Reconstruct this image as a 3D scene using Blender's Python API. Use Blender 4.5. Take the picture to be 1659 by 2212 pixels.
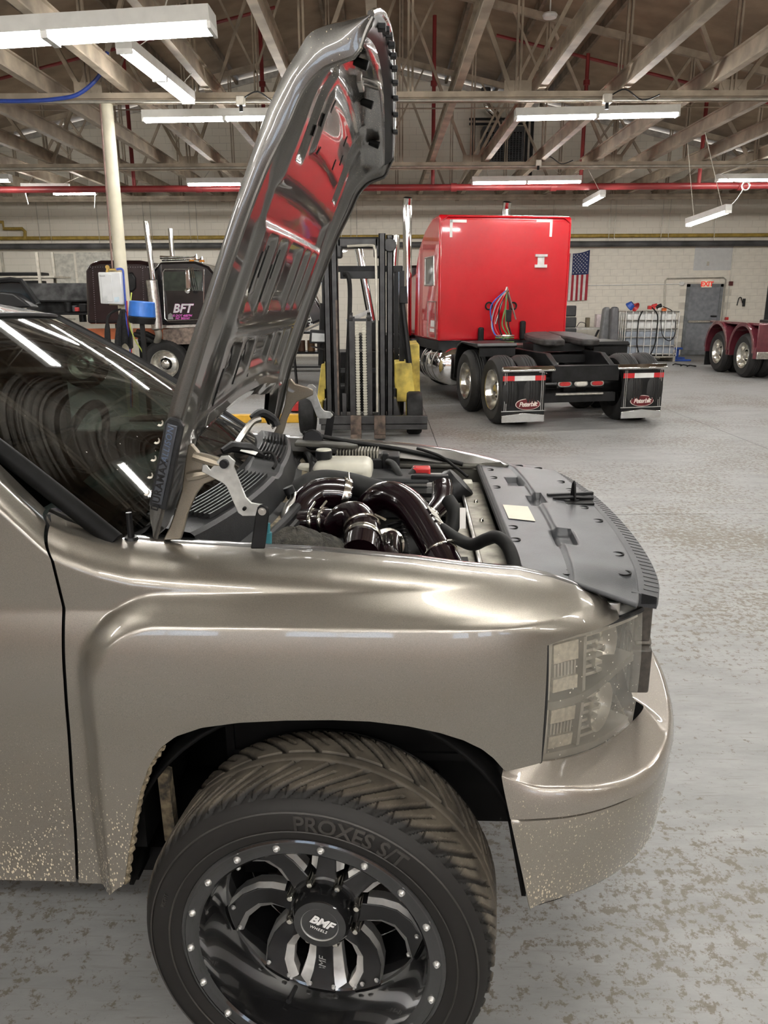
import bpy, math, random
import numpy as np
from mathutils import Vector, Matrix

random.seed(7)
SC = bpy.context.scene
COL = SC.collection
for _o in list(bpy.data.objects):
    bpy.data.objects.remove(_o)

# ------------------------------------------------------------------ camera
F_PX, C_X, C_Y = 1661.0, 829.5, 1106.0
CAM_H, PITCH, ROLL = 1.8, math.radians(15.5), math.radians(0.25)
cam_data = bpy.data.cameras.new('camera')
cam_data.sensor_fit = 'VERTICAL'
cam_data.sensor_height = 24.0
cam_data.lens = 24.0 * F_PX / 2212.0
cam_data.clip_start = 0.05
cam_data.clip_end = 200
cam = bpy.data.objects.new('camera', cam_data)
COL.objects.link(cam)
cam.matrix_world = (Matrix.Translation((0, 0, CAM_H)) @ Matrix.Rotation(math.pi / 2 - PITCH, 4, 'X')
                    @ Matrix.Rotation(-ROLL, 4, 'Z'))
SC.camera = cam

# ------------------------------------------------------------------ world (daylight outside the windows)
world = bpy.data.worlds.new('world')
SC.world = world
world.use_nodes = True
_bg = world.node_tree.nodes['Background']
_bg.inputs['Color'].default_value = (0.72, 0.84, 1.0, 1)
_bg.inputs['Strength'].default_value = 6.0

# ------------------------------------------------------------------ exposure
SC.view_settings.view_transform = 'Standard'
SC.view_settings.look = 'None'
SC.view_settings.exposure = 0.2
SC.view_settings.gamma = 1.0
SC.view_settings.use_curve_mapping = False
SC.cycles.adaptive_threshold = 0.02
SC.cycles.max_bounces = 7
SC.cycles.diffuse_bounces = 3
SC.cycles.glossy_bounces = 4
SC.cycles.transparent_max_bounces = 8
SC.cycles.caustics_reflective = False
SC.cycles.caustics_refractive = False
TUBE_STRENGTH = 104.0
LAMP_COLOR = (1.0, 0.98, 0.945)

# ------------------------------------------------------------------ pixel -> place helpers (used only to lay things out at their real depth)
CAM_O = np.array([0, 0, CAM_H])
def ray(px, py):
    a = (px - C_X) / F_PX; b = (C_Y - py) / F_PX
    c, s = math.cos(ROLL), math.sin(ROLL)
    a, b = a * c + b * s, -a * s + b * c
    return np.array([a, math.cos(PITCH) + b * math.sin(PITCH), -math.sin(PITCH) + b * math.cos(PITCH)])
def PY(px, py, Y):
    d = ray(px, py); return CAM_O + d * (Y / d[1])
def PZ(px, py, z):
    d = ray(px, py); return CAM_O + d * ((z - CAM_H) / d[2])

# ------------------------------------------------------------------ materials
MATS = {}
def mat(name, col, rough=0.5, metal=0.0, var=0.12, scale=8.0, coat=0.0, spec=0.5, bump=0.0, bscale=60.0, emit=None, estr=0.0, col2=None, trans=0.0, coord='Object'):
    if name in MATS: return MATS[name]
    m = bpy.data.materials.new(name); m.use_nodes = True
    nt = m.node_tree; N = nt.nodes; L = nt.links
    b = N['Principled BSDF']
    b.inputs['Roughness'].default_value = rough
    b.inputs['Metallic'].default_value = metal
    b.inputs['Coat Weight'].default_value = coat
    b.inputs['Coat Roughness'].default_value = 0.04
    b.inputs['Specular IOR Level'].default_value = spec
    b.inputs['Transmission Weight'].default_value = trans
    tc = N.new('ShaderNodeTexCoord')
    nz = N.new('ShaderNodeTexNoise'); nz.inputs['Scale'].default_value = scale; nz.inputs['Detail'].default_value = 5
    L.new(tc.outputs[coord], nz.inputs['Vector'])
    rp = N.new('ShaderNodeValToRGB')
    c2 = col2 or tuple(max(0, c * (1 - 2 * var)) for c in col)
    c1 = tuple(min(1, c * (1 + var)) for c in col) if not col2 else col
    rp.color_ramp.elements[0].position = 0.35; rp.color_ramp.elements[1].position = 0.65
    rp.color_ramp.elements[0].color = (*c2, 1); rp.color_ramp.elements[1].color = (*c1, 1)
    L.new(nz.outputs['Fac'], rp.inputs['Fac']); L.new(rp.outputs['Color'], b.inputs['Base Color'])
    if bump:
        nb = N.new('ShaderNodeTexNoise'); nb.inputs['Scale'].default_value = bscale; nb.inputs['Detail'].default_value = 6
        L.new(tc.outputs[coord], nb.inputs['Vector'])
        bp = N.new('ShaderNodeBump'); bp.inputs['Strength'].default_value = bump; bp.inputs['Distance'].default_value = 0.01
        L.new(nb.outputs['Fac'], bp.inputs['Height']); L.new(bp.outputs['Normal'], b.inputs['Normal'])
    if emit:
        b.inputs['Emission Color'].default_value = (*emit, 1); b.inputs['Emission Strength'].default_value = estr
    MATS[name] = m
    return m

def nd(nt, kind, **kw):
    n = nt.nodes.new(kind)
    for k, v in kw.items():
        if k in n.inputs: n.inputs[k].default_value = v
        else: setattr(n, k, v)
    return n

def spatter_nodes(nt, vec, mask_z0, mask_z1, thresh=0.12, scale=215.0):
    """returns a 0..1 socket: dried mud spots, denser low down on the panel"""
    L = nt.links
    sep = nd(nt, 'ShaderNodeSeparateXYZ'); L.new(vec, sep.inputs[0])
    mr = nd(nt, 'ShaderNodeMapRange'); mr.inputs['From Min'].default_value = mask_z0; mr.inputs['From Max'].default_value = mask_z1
    mr.inputs['To Min'].default_value = 1.0; mr.inputs['To Max'].default_value = 0.0
    L.new(sep.outputs['Z'], mr.inputs['Value'])
    vo = nd(nt, 'ShaderNodeTexVoronoi'); vo.inputs['Scale'].default_value = scale
    mpv = nd(nt, 'ShaderNodeMapping'); mpv.inputs['Rotation'].default_value = (0, 0.6, 0); mpv.inputs['Scale'].default_value = (1.0, 1.0, 0.55)
    L.new(vec, mpv.inputs['Vector']); L.new(mpv.outputs['Vector'], vo.inputs['Vector'])
    nz = nd(nt, 'ShaderNodeTexNoise'); nz.inputs['Scale'].default_value = 7.0; nz.inputs['Detail'].default_value = 3
    L.new(vec, nz.inputs['Vector'])
    m1 = nd(nt, 'ShaderNodeMath', operation='MULTIPLY'); L.new(mr.outputs[0], m1.inputs[0]); L.new(nz.outputs['Fac'], m1.inputs[1])
    wn = nd(nt, 'ShaderNodeTexWhiteNoise'); L.new(vo.outputs['Color'], wn.inputs['Vector'])
    m2 = nd(nt, 'ShaderNodeMath', operation='MULTIPLY'); L.new(m1.outputs[0], m2.inputs[0]); L.new(wn.outputs['Value'], m2.inputs[1])
    m3 = nd(nt, 'ShaderNodeMath', operation='MULTIPLY'); L.new(m2.outputs[0], m3.inputs[0]); m3.inputs[1].default_value = 2.4
    m3.use_clamp = True
    m4 = nd(nt, 'ShaderNodeMath', operation='MULTIPLY'); L.new(m3.outputs[0], m4.inputs[0]); m4.inputs[1].default_value = thresh * 4
    lt = nd(nt, 'ShaderNodeMath', operation='LESS_THAN'); L.new(vo.outputs['Distance'], lt.inputs[0]); L.new(m4.outputs[0], lt.inputs[1])
    return lt.outputs[0]

def car_paint(name, base, z0=0.45, z1=1.0, dirt=True, rough=0.34, thresh=0.1, metal=0.8):
    if name in MATS: return MATS[name]
    m = bpy.data.materials.new(name); m.use_nodes = True; nt = m.node_tree; L = nt.links
    b = nt.nodes['Principled BSDF']
    b.inputs['Metallic'].default_value = metal; b.inputs['Roughness'].default_value = rough
    b.inputs['Coat Weight'].default_value = 1.0; b.inputs['Coat Roughness'].default_value = 0.03
    tc = nd(nt, 'ShaderNodeTexCoord')
    fl = nd(nt, 'ShaderNodeTexNoise'); fl.inputs['Scale'].default_value = 900; fl.inputs['Detail'].default_value = 1
    L.new(tc.outputs['Object'], fl.inputs['Vector'])
    rp = nd(nt, 'ShaderNodeValToRGB')
    rp.color_ramp.elements[0].color = (*[c * 0.82 for c in base], 1); rp.color_ramp.elements[1].color = (*[min(1, c * 1.18) for c in base], 1)
    rp.color_ramp.elements[0].position = 0.3; rp.color_ramp.elements[1].position = 0.7
    L.new(fl.outputs['Fac'], rp.inputs['Fac'])
    src = rp.outputs['Color']
    if dirt:
        sp = spatter_nodes(nt, tc.outputs['Object'], z0, z1, thresh)
        mx = nd(nt, 'ShaderNodeMix', data_type='RGBA'); L.new(sp, mx.inputs['Factor']); L.new(src, mx.inputs['A'])
        mx.inputs['B'].default_value = (0.62, 0.54, 0.4, 1); src = mx.outputs['Result']
        sb = nd(nt, 'ShaderNodeMath', operation='SUBTRACT'); sb.inputs[0].default_value = metal; L.new(sp, sb.inputs[1]); sb.use_clamp = True
        L.new(sb.outputs[0], b.inputs['Metallic'])
        s2 = nd(nt, 'ShaderNodeMath', operation='SUBTRACT'); s2.inputs[0].default_value = 1.0; L.new(sp, s2.inputs[1])
        L.new(s2.outputs[0], b.inputs['Coat Weight'])
    L.new(src, b.inputs['Base Color'])
    MATS[name] = m
    return m

# ------------------------------------------------------------------ mesh builder
def V3(p): return Vector((float(p[0]), float(p[1]), float(p[2])))
class MB:
    def __init__(s): s.v = []; s.f = []
    def add(s, vs, fs):
        n = len(s.v); s.v += [tuple(float(c) for c in p) for p in vs]; s.f += [tuple(i + n for i in f) for f in fs]; return s
    def box(s, x0, x1, y0, y1, z0, z1):
        return s.add([(x0,y0,z0),(x1,y0,z0),(x1,y1,z0),(x0,y1,z0),(x0,y0,z1),(x1,y0,z1),(x1,y1,z1),(x0,y1,z1)],
                     [(0,3,2,1),(4,5,6,7),(0,1,5,4),(1,2,6,5),(2,3,7,6),(3,0,4,7)])
    def hexa(s, pts):
        return s.add(pts, [(0,3,2,1),(4,5,6,7),(0,1,5,4),(1,2,6,5),(2,3,7,6),(3,0,4,7)])
    def beam(s, p, q, w, h, up=(0,0,1)):
        p, q = V3(p), V3(q); d = (q - p).normalized(); u = Vector(up)
        if abs(d.dot(u)) > 0.98: u = Vector((0,1,0))
        a = d.cross(u).normalized() * (w/2); b = a.cross(d).normalized() * (h/2)
        vs = [p-a-b, p+a-b, p+a+b, p-a+b, q-a-b, q+a-b, q+a+b, q-a+b]
        return s.add(vs, [(0,1,2,3),(7,6,5,4),(1,0,4,5),(2,1,5,6),(3,2,6,7),(0,3,7,4)])
    def cyl(s, p, q, r, r2=None, n=14, caps=True):
        p, q = V3(p), V3(q); r2 = r if r2 is None else r2
        d = (q-p).normalized(); a = d.orthogonal().normalized(); b = d.cross(a)
        vs = []
        for (c, rr) in ((p, r), (q, r2)):
            for i in range(n):
                t = 2*math.pi*i/n; vs.append(c + a*(rr*math.cos(t)) + b*(rr*math.sin(t)))
        fs = [(i, (i+1) % n, n+(i+1) % n, n+i) for i in range(n)]
        if caps: fs += [tuple(range(n-1, -1, -1)), tuple(range(n, 2*n))]
        return s.add(vs, fs)
    def tube(s, pts, r, n=10, caps=True, closed=False):
        P = [V3(p) for p in pts]; k = len(P)
        rr = r if hasattr(r, '__len__') else [r]*k
        T = []
        for i in range(k):
            if closed: t = P[(i+1) % k] - P[i-1]
            else: t = P[min(i+1, k-1)] - P[max(i-1, 0)]
            T.append(t.normalized())
        a = T[0].orthogonal().normalized(); vs = []
        for i in range(k):
            a = (a - T[i]*a.dot(T[i])); a = a.normalized() if a.length > 1e-6 else T[i].orthogonal().normalized()
            b = T[i].cross(a)
            for j in range(n):
                t = 2*math.pi*j/n; vs.append(P[i] + (a*math.cos(t) + b*math.sin(t))*rr[i])
        fs = []
        for i in range(k if closed else k-1):
            i2 = (i+1) % k
            for j in range(n): fs.append((i*n+j, i*n+(j+1) % n, i2*n+(j+1) % n, i2*n+j))
        if caps and not closed: fs += [tuple(range(n-1, -1, -1)), tuple((k-1)*n+j for j in range(n))]
        return s.add(vs, fs)
    def lathe(s, prof, c, axis, n=24, a0=0.0, a1=2*math.pi, ref=None):
        c = V3(c); d = Vector(axis).normalized(); a = Vector(ref).normalized() if ref else d.orthogonal().normalized(); b = d.cross(a)
        full = abs(a1-a0-2*math.pi) < 1e-6; m = n if full else n+1; vs = []
        for (r, h) in prof:
            for i in range(m):
                t = a0+(a1-a0)*i/n; vs.append(c + d*h + (a*math.cos(t)+b*math.sin(t))*r)
        fs = []
        for k in range(len(prof)-1):
            for i in range(n):
                i2 = (i+1) % m; fs.append((k*m+i, k*m+i2, (k+1)*m+i2, (k+1)*m+i))
        return s.add(vs, fs)
    def prism(s, poly, o, A, B, ext):
        o, A, B, ext = V3(o), V3(A), V3(B), V3(ext); n = len(poly)
        base = [o + A*p[0] + B*p[1] for p in poly]
        vs = base + [p + ext for p in base]
        fs = [tuple(range(n-1, -1, -1)), tuple(range(n, 2*n))] + [(i, (i+1) % n, n+(i+1) % n, n+i) for i in range(n)]
        return s.add(vs, fs)
    def grid(s, nu, nv, fn, wrap=False):
        vs = [fn(i/(nu-1) if not wrap else i/nu, j/(nv-1)) for i in range(nu) for j in range(nv)]
        fs = []
        for i in range(nu if wrap else nu-1):
            i2 = (i+1) % nu
            for j in range(nv-1): fs.append((i*nv+j, i2*nv+j, i2*nv+j+1, i*nv+j+1))
        return s.add(vs, fs)
    def mesh(s, name, m, angle=35, weld=False):
        me = bpy.data.meshes.new(name); me.from_pydata(s.v, [], s.f); me.validate(); me.update()
        import bmesh
        bm = bmesh.new(); bm.from_mesh(me)
        if weld: bmesh.ops.remove_doubles(bm, verts=bm.verts, dist=1e-5)
        bmesh.ops.recalc_face_normals(bm, faces=bm.faces); bm.to_mesh(me); bm.free()
        if m: me.materials.append(m)
        me.shade_smooth(); me.set_sharp_from_angle(angle=math.radians(angle))
        return me
    def build(s, name, m, parent=None, bevel=0.0, solid=0.0, angle=35, loc=None, rot=None, segs=2, weld=False):
        o = bpy.data.objects.new(name, s.mesh(name, m, angle, weld)); COL.objects.link(o)
        if parent: o.parent = parent
        if loc is not None: o.location = loc
        if rot is not None: o.rotation_euler = rot
        if solid:
            md = o.modifiers.new('thickness', 'SOLIDIFY'); md.thickness = abs(solid); md.offset = -1 if solid > 0 else 1
        if bevel:
            md = o.modifiers.new('edges', 'BEVEL'); md.width = bevel; md.segments = segs; md.limit_method = 'ANGLE'; md.angle_limit = math.radians(40)
            md.harden_normals = False
        return o

def tag(o, label=None, cat=None, group=None, kind=None):
    if label: o['label'] = label
    if cat: o['category'] = cat
    if group: o['group'] = group
    if kind: o['kind'] = kind
    return o
def empty(name, loc=(0,0,0), rz=0.0, parent=None):
    o = bpy.data.objects.new(name, None); COL.objects.link(o); o.location = loc; o.rotation_euler = (0, 0, rz)
    o.empty_display_size = 0.1
    if parent: o.parent = parent
    return o
def copy_tree(o, parent=None):
    c = o.copy(); COL.objects.link(c); c.parent = parent
    for ch in list(o.children): copy_tree(ch, c)
    return c
def inst(o, loc, parent, rot=None):
    c = o.copy(); COL.objects.link(c); c.parent = parent; c.location = loc
    if rot is not None: c.rotation_euler = rot
    return c
def lerp(a, b, t): return a + (b-a)*t
def ss(t): t = min(1, max(0, t)); return t*t*(3-2*t)
def smooth_path(pts, k=6, closed=False):
    P = [np.array(p, float) for p in pts]; out = []; n = len(P)
    for i in range(n if closed else n-1):
        if closed: p0, p1, p2, p3 = P[i-1], P[i], P[(i+1) % n], P[(i+2) % n]
        else: p0, p1, p2, p3 = P[max(i-1,0)], P[i], P[i+1], P[min(i+2,n-1)]
        for j in range(k):
            t = j/k
            out.append(0.5*((2*p1)+(-p0+p2)*t+(2*p0-5*p1+4*p2-p3)*t*t+(-p0+3*p1-3*p2+p3)*t**3))
    if not closed: out.append(P[-1])
    return out
def interp(x, xs, ys):
    return float(np.interp(x, xs, ys))
def text_mesh(txt, size=0.1, depth=0.004, shear=0.0, spacing=1.0, bold=0.0, align='CENTER'):
    cu = bpy.data.curves.new('lettering', 'FONT'); cu.body = txt; cu.size = size; cu.extrude = depth/2; cu.shear = shear
    cu.align_x = align; cu.align_y = 'CENTER'; cu.space_character = spacing; cu.offset = bold; cu.resolution_u = 3
    o = bpy.data.objects.new('lettering', cu); COL.objects.link(o)
    dg = bpy.context.evaluated_depsgraph_get(); dg.update()
    me = bpy.data.meshes.new_from_object(o.evaluated_get(dg))
    bpy.data.objects.remove(o); bpy.data.curves.remove(cu)
    return me
def text(name, txt, m, parent, o, A, B, size=0.1, depth=0.004, shear=0.0, spacing=1.0, bold=0.0, fn=None, align='CENTER'):
    """lettering laid on the plane o + a*A + b*B (or bent by fn(a,b,c))"""
    me = text_mesh(txt, size, depth, shear, spacing, bold, align)
    o, A, B = V3(o), V3(A).normalized(), V3(B).normalized(); C = A.cross(B)
    for v in me.vertices:
        a, b, c = v.co
        v.co = V3(fn(a, b, c)) if fn else o + A*a + B*b + C*c
    me.materials.clear(); me.materials.append(m)
    ob = bpy.data.objects.new(name, me); COL.objects.link(ob)
    if parent: ob.parent = parent
    return ob
# ================================================================== the hall
WALL_Y = 25.4; X0, X1, YB = -15.5, 15.5, -9.0
RIDGE_X, RIDGE_Z, SLOPE = -1.2, 8.7, 0.222
def roof_z(x): return RIDGE_Z - SLOPE*abs(x-RIDGE_X)
# ---- materials
def floor_material():
    m = bpy.data.materials.new('worn grey floor paint'); m.use_nodes = True; nt = m.node_tree; L = nt.links; b = nt.nodes['Principled BSDF']
    tc = nd(nt, 'ShaderNodeTexCoord')
    n1 = nd(nt, 'ShaderNodeTexNoise'); n1.inputs['Scale'].default_value = 24.0; n1.inputs['Detail'].default_value = 10; n1.inputs['Roughness'].default_value = 0.78
    n2 = nd(nt, 'ShaderNodeTexNoise'); n2.inputs['Scale'].default_value = 0.55; n2.inputs['Detail'].default_value = 4
    mp = nd(nt, 'ShaderNodeMapping'); mp.inputs['Scale'].default_value = (1.0, 3.2, 1.0); mp.inputs['Rotation'].default_value = (0, 0, 0.5)
    n3 = nd(nt, 'ShaderNodeTexNoise'); n3.inputs['Scale'].default_value = 2.2; n3.inputs['Detail'].default_value = 8; n3.inputs['Roughness'].default_value = 0.7
    L.new(tc.outputs['Object'], n1.inputs['Vector']); L.new(tc.outputs['Object'], n2.inputs['Vector'])
    L.new(tc.outputs['Object'], mp.inputs['Vector']); L.new(mp.outputs['Vector'], n3.inputs['Vector'])
    ad = nd(nt, 'ShaderNodeMath', operation='MULTIPLY_ADD'); L.new(n2.outputs['Fac'], ad.inputs[0]); ad.inputs[1].default_value = 0.55; L.new(n1.outputs['Fac'], ad.inputs[2])
    r1 = nd(nt, 'ShaderNodeValToRGB'); r1.color_ramp.elements[0].position = 0.815; r1.color_ramp.elements[1].position = 0.86
    L.new(ad.outputs[0], r1.inputs['Fac'])
    r3 = nd(nt, 'ShaderNodeValToRGB'); r3.color_ramp.elements[0].position = 0.3; r3.color_ramp.elements[1].position = 0.7
    r3.color_ramp.elements[0].color = (0.235, 0.236, 0.232, 1); r3.color_ramp.elements[1].color = (0.345, 0.345, 0.338, 1)
    L.new(n3.outputs['Fac'], r3.inputs['Fac'])
    mx = nd(nt, 'ShaderNodeMix', data_type='RGBA'); L.new(r1.outputs['Color'], mx.inputs['Factor']); L.new(r3.outputs['Color'], mx.inputs['A'])
    mx.inputs['B'].default_value = (0.165, 0.145, 0.115, 1)
    # fine scratches
    mp2 = nd(nt, 'ShaderNodeMapping'); mp2.inputs['Scale'].default_value = (2.0, 26.0, 1.0); mp2.inputs['Rotation'].default_value = (0, 0, 0.9)
    n4 = nd(nt, 'ShaderNodeTexNoise'); n4.inputs['Scale'].default_value = 3.0; n4.inputs['Detail'].default_value = 7
    L.new(tc.outputs['Object'], mp2.inputs['Vector']); L.new(mp2.outputs['Vector'], n4.inputs['Vector'])
    r4 = nd(nt, 'ShaderNodeValToRGB'); r4.color_ramp.elements[0].position = 0.58; r4.color_ramp.elements[1].position = 0.72
    L.new(n4.outputs['Fac'], r4.inputs['Fac'])
    mx2 = nd(nt, 'ShaderNodeMix', data_type='RGBA', blend_type='MULTIPLY'); L.new(mx.outputs['Result'], mx2.inputs['A']); mx2.inputs['B'].default_value = (0.80, 0.78, 0.74, 1)
    L.new(r4.outputs['Color'], mx2.inputs['Factor'])
    L.new(mx2.outputs['Result'], b.inputs['Base Color'])
    rr = nd(nt, 'ShaderNodeMapRange'); rr.inputs['To Min'].default_value = 0.34; rr.inputs['To Max'].default_value = 0.66
    L.new(n1.outputs['Fac'], rr.inputs['Value']); L.new(rr.outputs[0], b.inputs['Roughness'])
    bp = nd(nt, 'ShaderNodeBump'); bp.inputs['Strength'].default_value = 0.12; bp.inputs['Distance'].default_value = 0.005
    L.new(n1.outputs['Fac'], bp.inputs['Height']); L.new(bp.outputs['Normal'], b.inputs['Normal'])
    return m
M_floor = floor_material()
M_joint = mat('floor joint', (0.10, 0.09, 0.08), 0.9)
M_block = mat('cream painted block', (0.88, 0.83, 0.72), 0.75, var=0.04, scale=1.3, bump=0.25, bscale=40, coord='Generated')
M_wall = mat('cream painted mortar', (0.72, 0.67, 0.57), 0.8, var=0.08, scale=2.0, bump=0.2)
M_steel = mat('dusty cream steel', (0.41, 0.34, 0.255), 0.65, var=0.16, scale=3.0)
M_deck = mat('brown roof board', (0.36, 0.27, 0.185), 0.9, var=0.12, scale=1.5, bump=0.4, bscale=30)
M_purlin = mat('brown purlin', (0.26, 0.205, 0.15), 0.8, var=0.2, scale=3)
M_redpipe = mat('red sprinkler pipe', (0.26, 0.03, 0.03), 0.45, var=0.15, scale=2, coat=0.2)
M_yellowpipe = mat('yellow gas pipe', (0.42, 0.29, 0.06), 0.5, var=0.15)
M_greypipe = mat('dark grey lagged pipe', (0.09, 0.09, 0.09), 0.6, var=0.25, scale=2)
M_white = mat('white enamel', (0.80, 0.79, 0.75), 0.4, var=0.04)
M_black = mat('black plastic', (0.009, 0.009, 0.0095), 0.42, var=0.25, spec=0.28)
M_rubber = mat('black rubber', (0.010, 0.0098, 0.0095), 0.6, var=0.25, scale=20, spec=0.25)
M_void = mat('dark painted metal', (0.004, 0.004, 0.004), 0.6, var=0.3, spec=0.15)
M_chrome = mat('chrome', (0.85, 0.85, 0.84), 0.07, 1.0, var=0.03)
M_alu = mat('brushed aluminium', (0.62, 0.60, 0.56), 0.3, 1.0, var=0.12, scale=20)
M_conduit = mat('zinc conduit', (0.52, 0.49, 0.42), 0.45, 0.6, var=0.1)

# ---- floor with saw-cut slabs
floor_bm = MB().box(X0, X1, YB, WALL_Y+0.3, -0.25, -0.012)
floor = tag(floor_bm.build('floor', M_joint), 'worn grey painted concrete shop floor', kind='structure')
xs = [X0] + [0.68+4.05*k for k in range(-3, 4)] + [X1]
ys = [YB, -6.0, 0.2, 6.38, 12.6, 18.8, WALL_Y+0.3]
XS_NEAR = [X0, -7.42, 8.78, X1]
for j in range(len(ys)-1):
    row_x = xs if ys[j] > 6 else XS_NEAR
    for i in range(len(row_x)-1):
        g = 0.004
        MB().box(row_x[i]+g, row_x[i+1]-g, ys[j]+g, ys[j+1]-g, -0.05, 0.0).build('slab', M_floor, floor)

# ---- back wall of painted blocks
wall_back = tag(MB().prism([(X0, 0), (X1, 0), (X1, roof_z(X1)), (RIDGE_X, RIDGE_Z), (X0, roof_z(X0))], (0, WALL_Y, 0), (1,0,0), (0,0,1), (0, 0.25, 0)).build('wall_back', M_wall),
                'cream painted concrete block gable wall at the far end', kind='structure')
DX0, DX1, DZ = 9.72, 10.68, 2.12    # exit door opening
bw, bh = 0.41, 0.205
blk = MB().box(-bw/2+0.005, bw/2-0.005, -0.006, 0.02, -bh/2+0.005, bh/2-0.005).mesh('block', M_block)
rest = MB(); n_own = 0
for r in range(44):
    for c in range(-40, 40):
        cx = c*bw + (bw/2 if r % 2 else 0); cz = (r+0.5)*bh
        if cx-bw/2 < X0 or cx+bw/2 > X1 or cz+bh/2 > min(roof_z(cx-bw/2), roof_z(cx+bw/2)): continue
        if DX0-0.2 < cx < DX1+0.2 and cz < DZ+0.1: continue
        own = (6.3 < cx < 12.2 and 0.9 < cz < 3.35) or (-1.6 < cx < 0.9 and 3.3 < cz < 4.6)
        if own and n_own < 300:
            o = bpy.data.objects.new('block', blk); COL.objects.link(o); o.parent = wall_back; o.location = (cx, WALL_Y, cz); n_own += 1
        else:
            rest.box(cx-bw/2+0.005, cx+bw/2-0.005, WALL_Y-0.006, WALL_Y+0.02, cz-bh/2+0.005, cz+bh/2-0.005)
tag(rest.build('far_blocks', M_block, wall_back), kind='stuff')
# side walls, rear wall with windows
M_brick = mat('tan red brick wall', (0.62, 0.44, 0.35), 0.8, var=0.2, scale=3)
wl = MB().box(X0-0.25, X0, YB, WALL_Y+0.25, 0, 5.6).build('wall_left', M_wall); tag(wl, 'cream side wall of the hall', kind='structure')
wr = MB().box(X1, X1+0.25, YB, WALL_Y+0.25, 0, 5.1).build('wall_right', M_wall); tag(wr, 'cream side wall of the hall on the door side', kind='structure')
rb = MB(); wins = [(-5.2, -3.4), (-2.4, -0.6), (0.4, 2.2), (3.2, 5.0), (6.0, 7.8)]; zb0, zb1 = 2.0, 3.3
rb.box(X0, X1, YB-0.25, YB, 0, zb0); rb.box(X0, X1, YB-0.25, YB, zb1, 5.2)
edges = [X0] + [e for w_ in wins for e in w_] + [X1]
for i in range(0, len(edges), 2): rb.box(edges[i], edges[i+1], YB-0.25, YB, zb0, zb1)
rb.prism([(X0, 5.2), (X1, 5.2), (X1, roof_z(X1)), (RIDGE_X, RIDGE_Z), (X0, roof_z(X0))], (0, YB-0.25, 0), (1,0,0), (0,0,1), (0, 0.25, 0))
tag(rb.build('wall_rear', M_brick), 'tan wall with a row of windows at the near end of the hall', kind='structure')
M_pane = mat('window glass', (0.9, 0.95, 1.0), 0.02, var=0.02, trans=1.0)
for i, (a, b_) in enumerate(wins):
    w_ = tag(MB().box(a, b_, YB-0.16, YB-0.10, zb0, zb0+0.05).box(a, b_, YB-0.16, YB-0.10, zb1-0.05, zb1).box(a, a+0.05, YB-0.16, YB-0.10, zb0, zb1).box(b_-0.05, b_, YB-0.16, YB-0.10, zb0, zb1)
             .box((a+b_)/2-0.02, (a+b_)/2+0.02, YB-0.16, YB-0.10, zb0, zb1).box(a, b_, YB-0.16, YB-0.10, 2.63, 2.67).build('window_%d' % (i+1), M_white), kind='structure')
    for (p, q) in ((a+0.05, (a+b_)/2-0.02), ((a+b_)/2+0.02, b_-0.05)):
        for (r, s_) in ((zb0+0.05, 2.63), (2.67, zb1-0.05)):
            MB().box(p, q, YB-0.135, YB-0.125, r, s_).build('pane', M_pane, w_)

# ---- roof: deck boards, purlins along the hall, joists over the truss chords
ceiling = tag(MB().prism([(X0, roof_z(X0)+0.1), (RIDGE_X, RIDGE_Z+0.1), (X1, roof_z(X1)+0.1), (X1, roof_z(X1)+0.2), (RIDGE_X, RIDGE_Z+0.2), (X0, roof_z(X0)+0.2)], (0, YB-0.25, 0), (1,0,0), (0,0,1), (0, WALL_Y-YB+0.5, 0)).build('ceiling', M_deck),
              'pitched brown board roof over steel purlins', kind='structure')
k = 0
for side in (-1, 1):
    n = 9 if side < 0 else 11
    for i in range(n):
        x = RIDGE_X + side*(0.25 + i*1.42)
        if not (X0 < x < X1): continue
        z = roof_z(x)
        MB().beam((x, YB, z), (x, WALL_Y, z), 0.075, 0.19, (0,0,1)).build('purlin', M_purlin, ceiling)
JX = [1.09 + 1.2*k for k in range(-10, 9)]
for x in JX:
    if not (X0+0.3 < x < X1-0.3): continue
    y0 = YB+0.05
    # cream I-section joist sitting on the truss chords
    jb = MB().box(x-0.02, x+0.02, y0, WALL_Y-0.01, 4.72, 4.94).box(x-0.055, x+0.055, y0, WALL_Y-0.01, 4.70, 4.722).box(x-0.055, x+0.055, y0, WALL_Y-0.01, 4.93, 4.952)
    jb.build('joist', M_steel, ceiling)
# roof-edge flashing line on the gable
for sgn in (-1, 1):
    xe = X0 if sgn < 0 else X1
    MB().beam((RIDGE_X, WALL_Y-0.05, RIDGE_Z-0.06), (xe, WALL_Y-0.05, roof_z(xe)-0.06), 0.1, 0.14).build('flashing', mat('pale flashing', (0.62, 0.60, 0.55), 0.6), ceiling)

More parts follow.
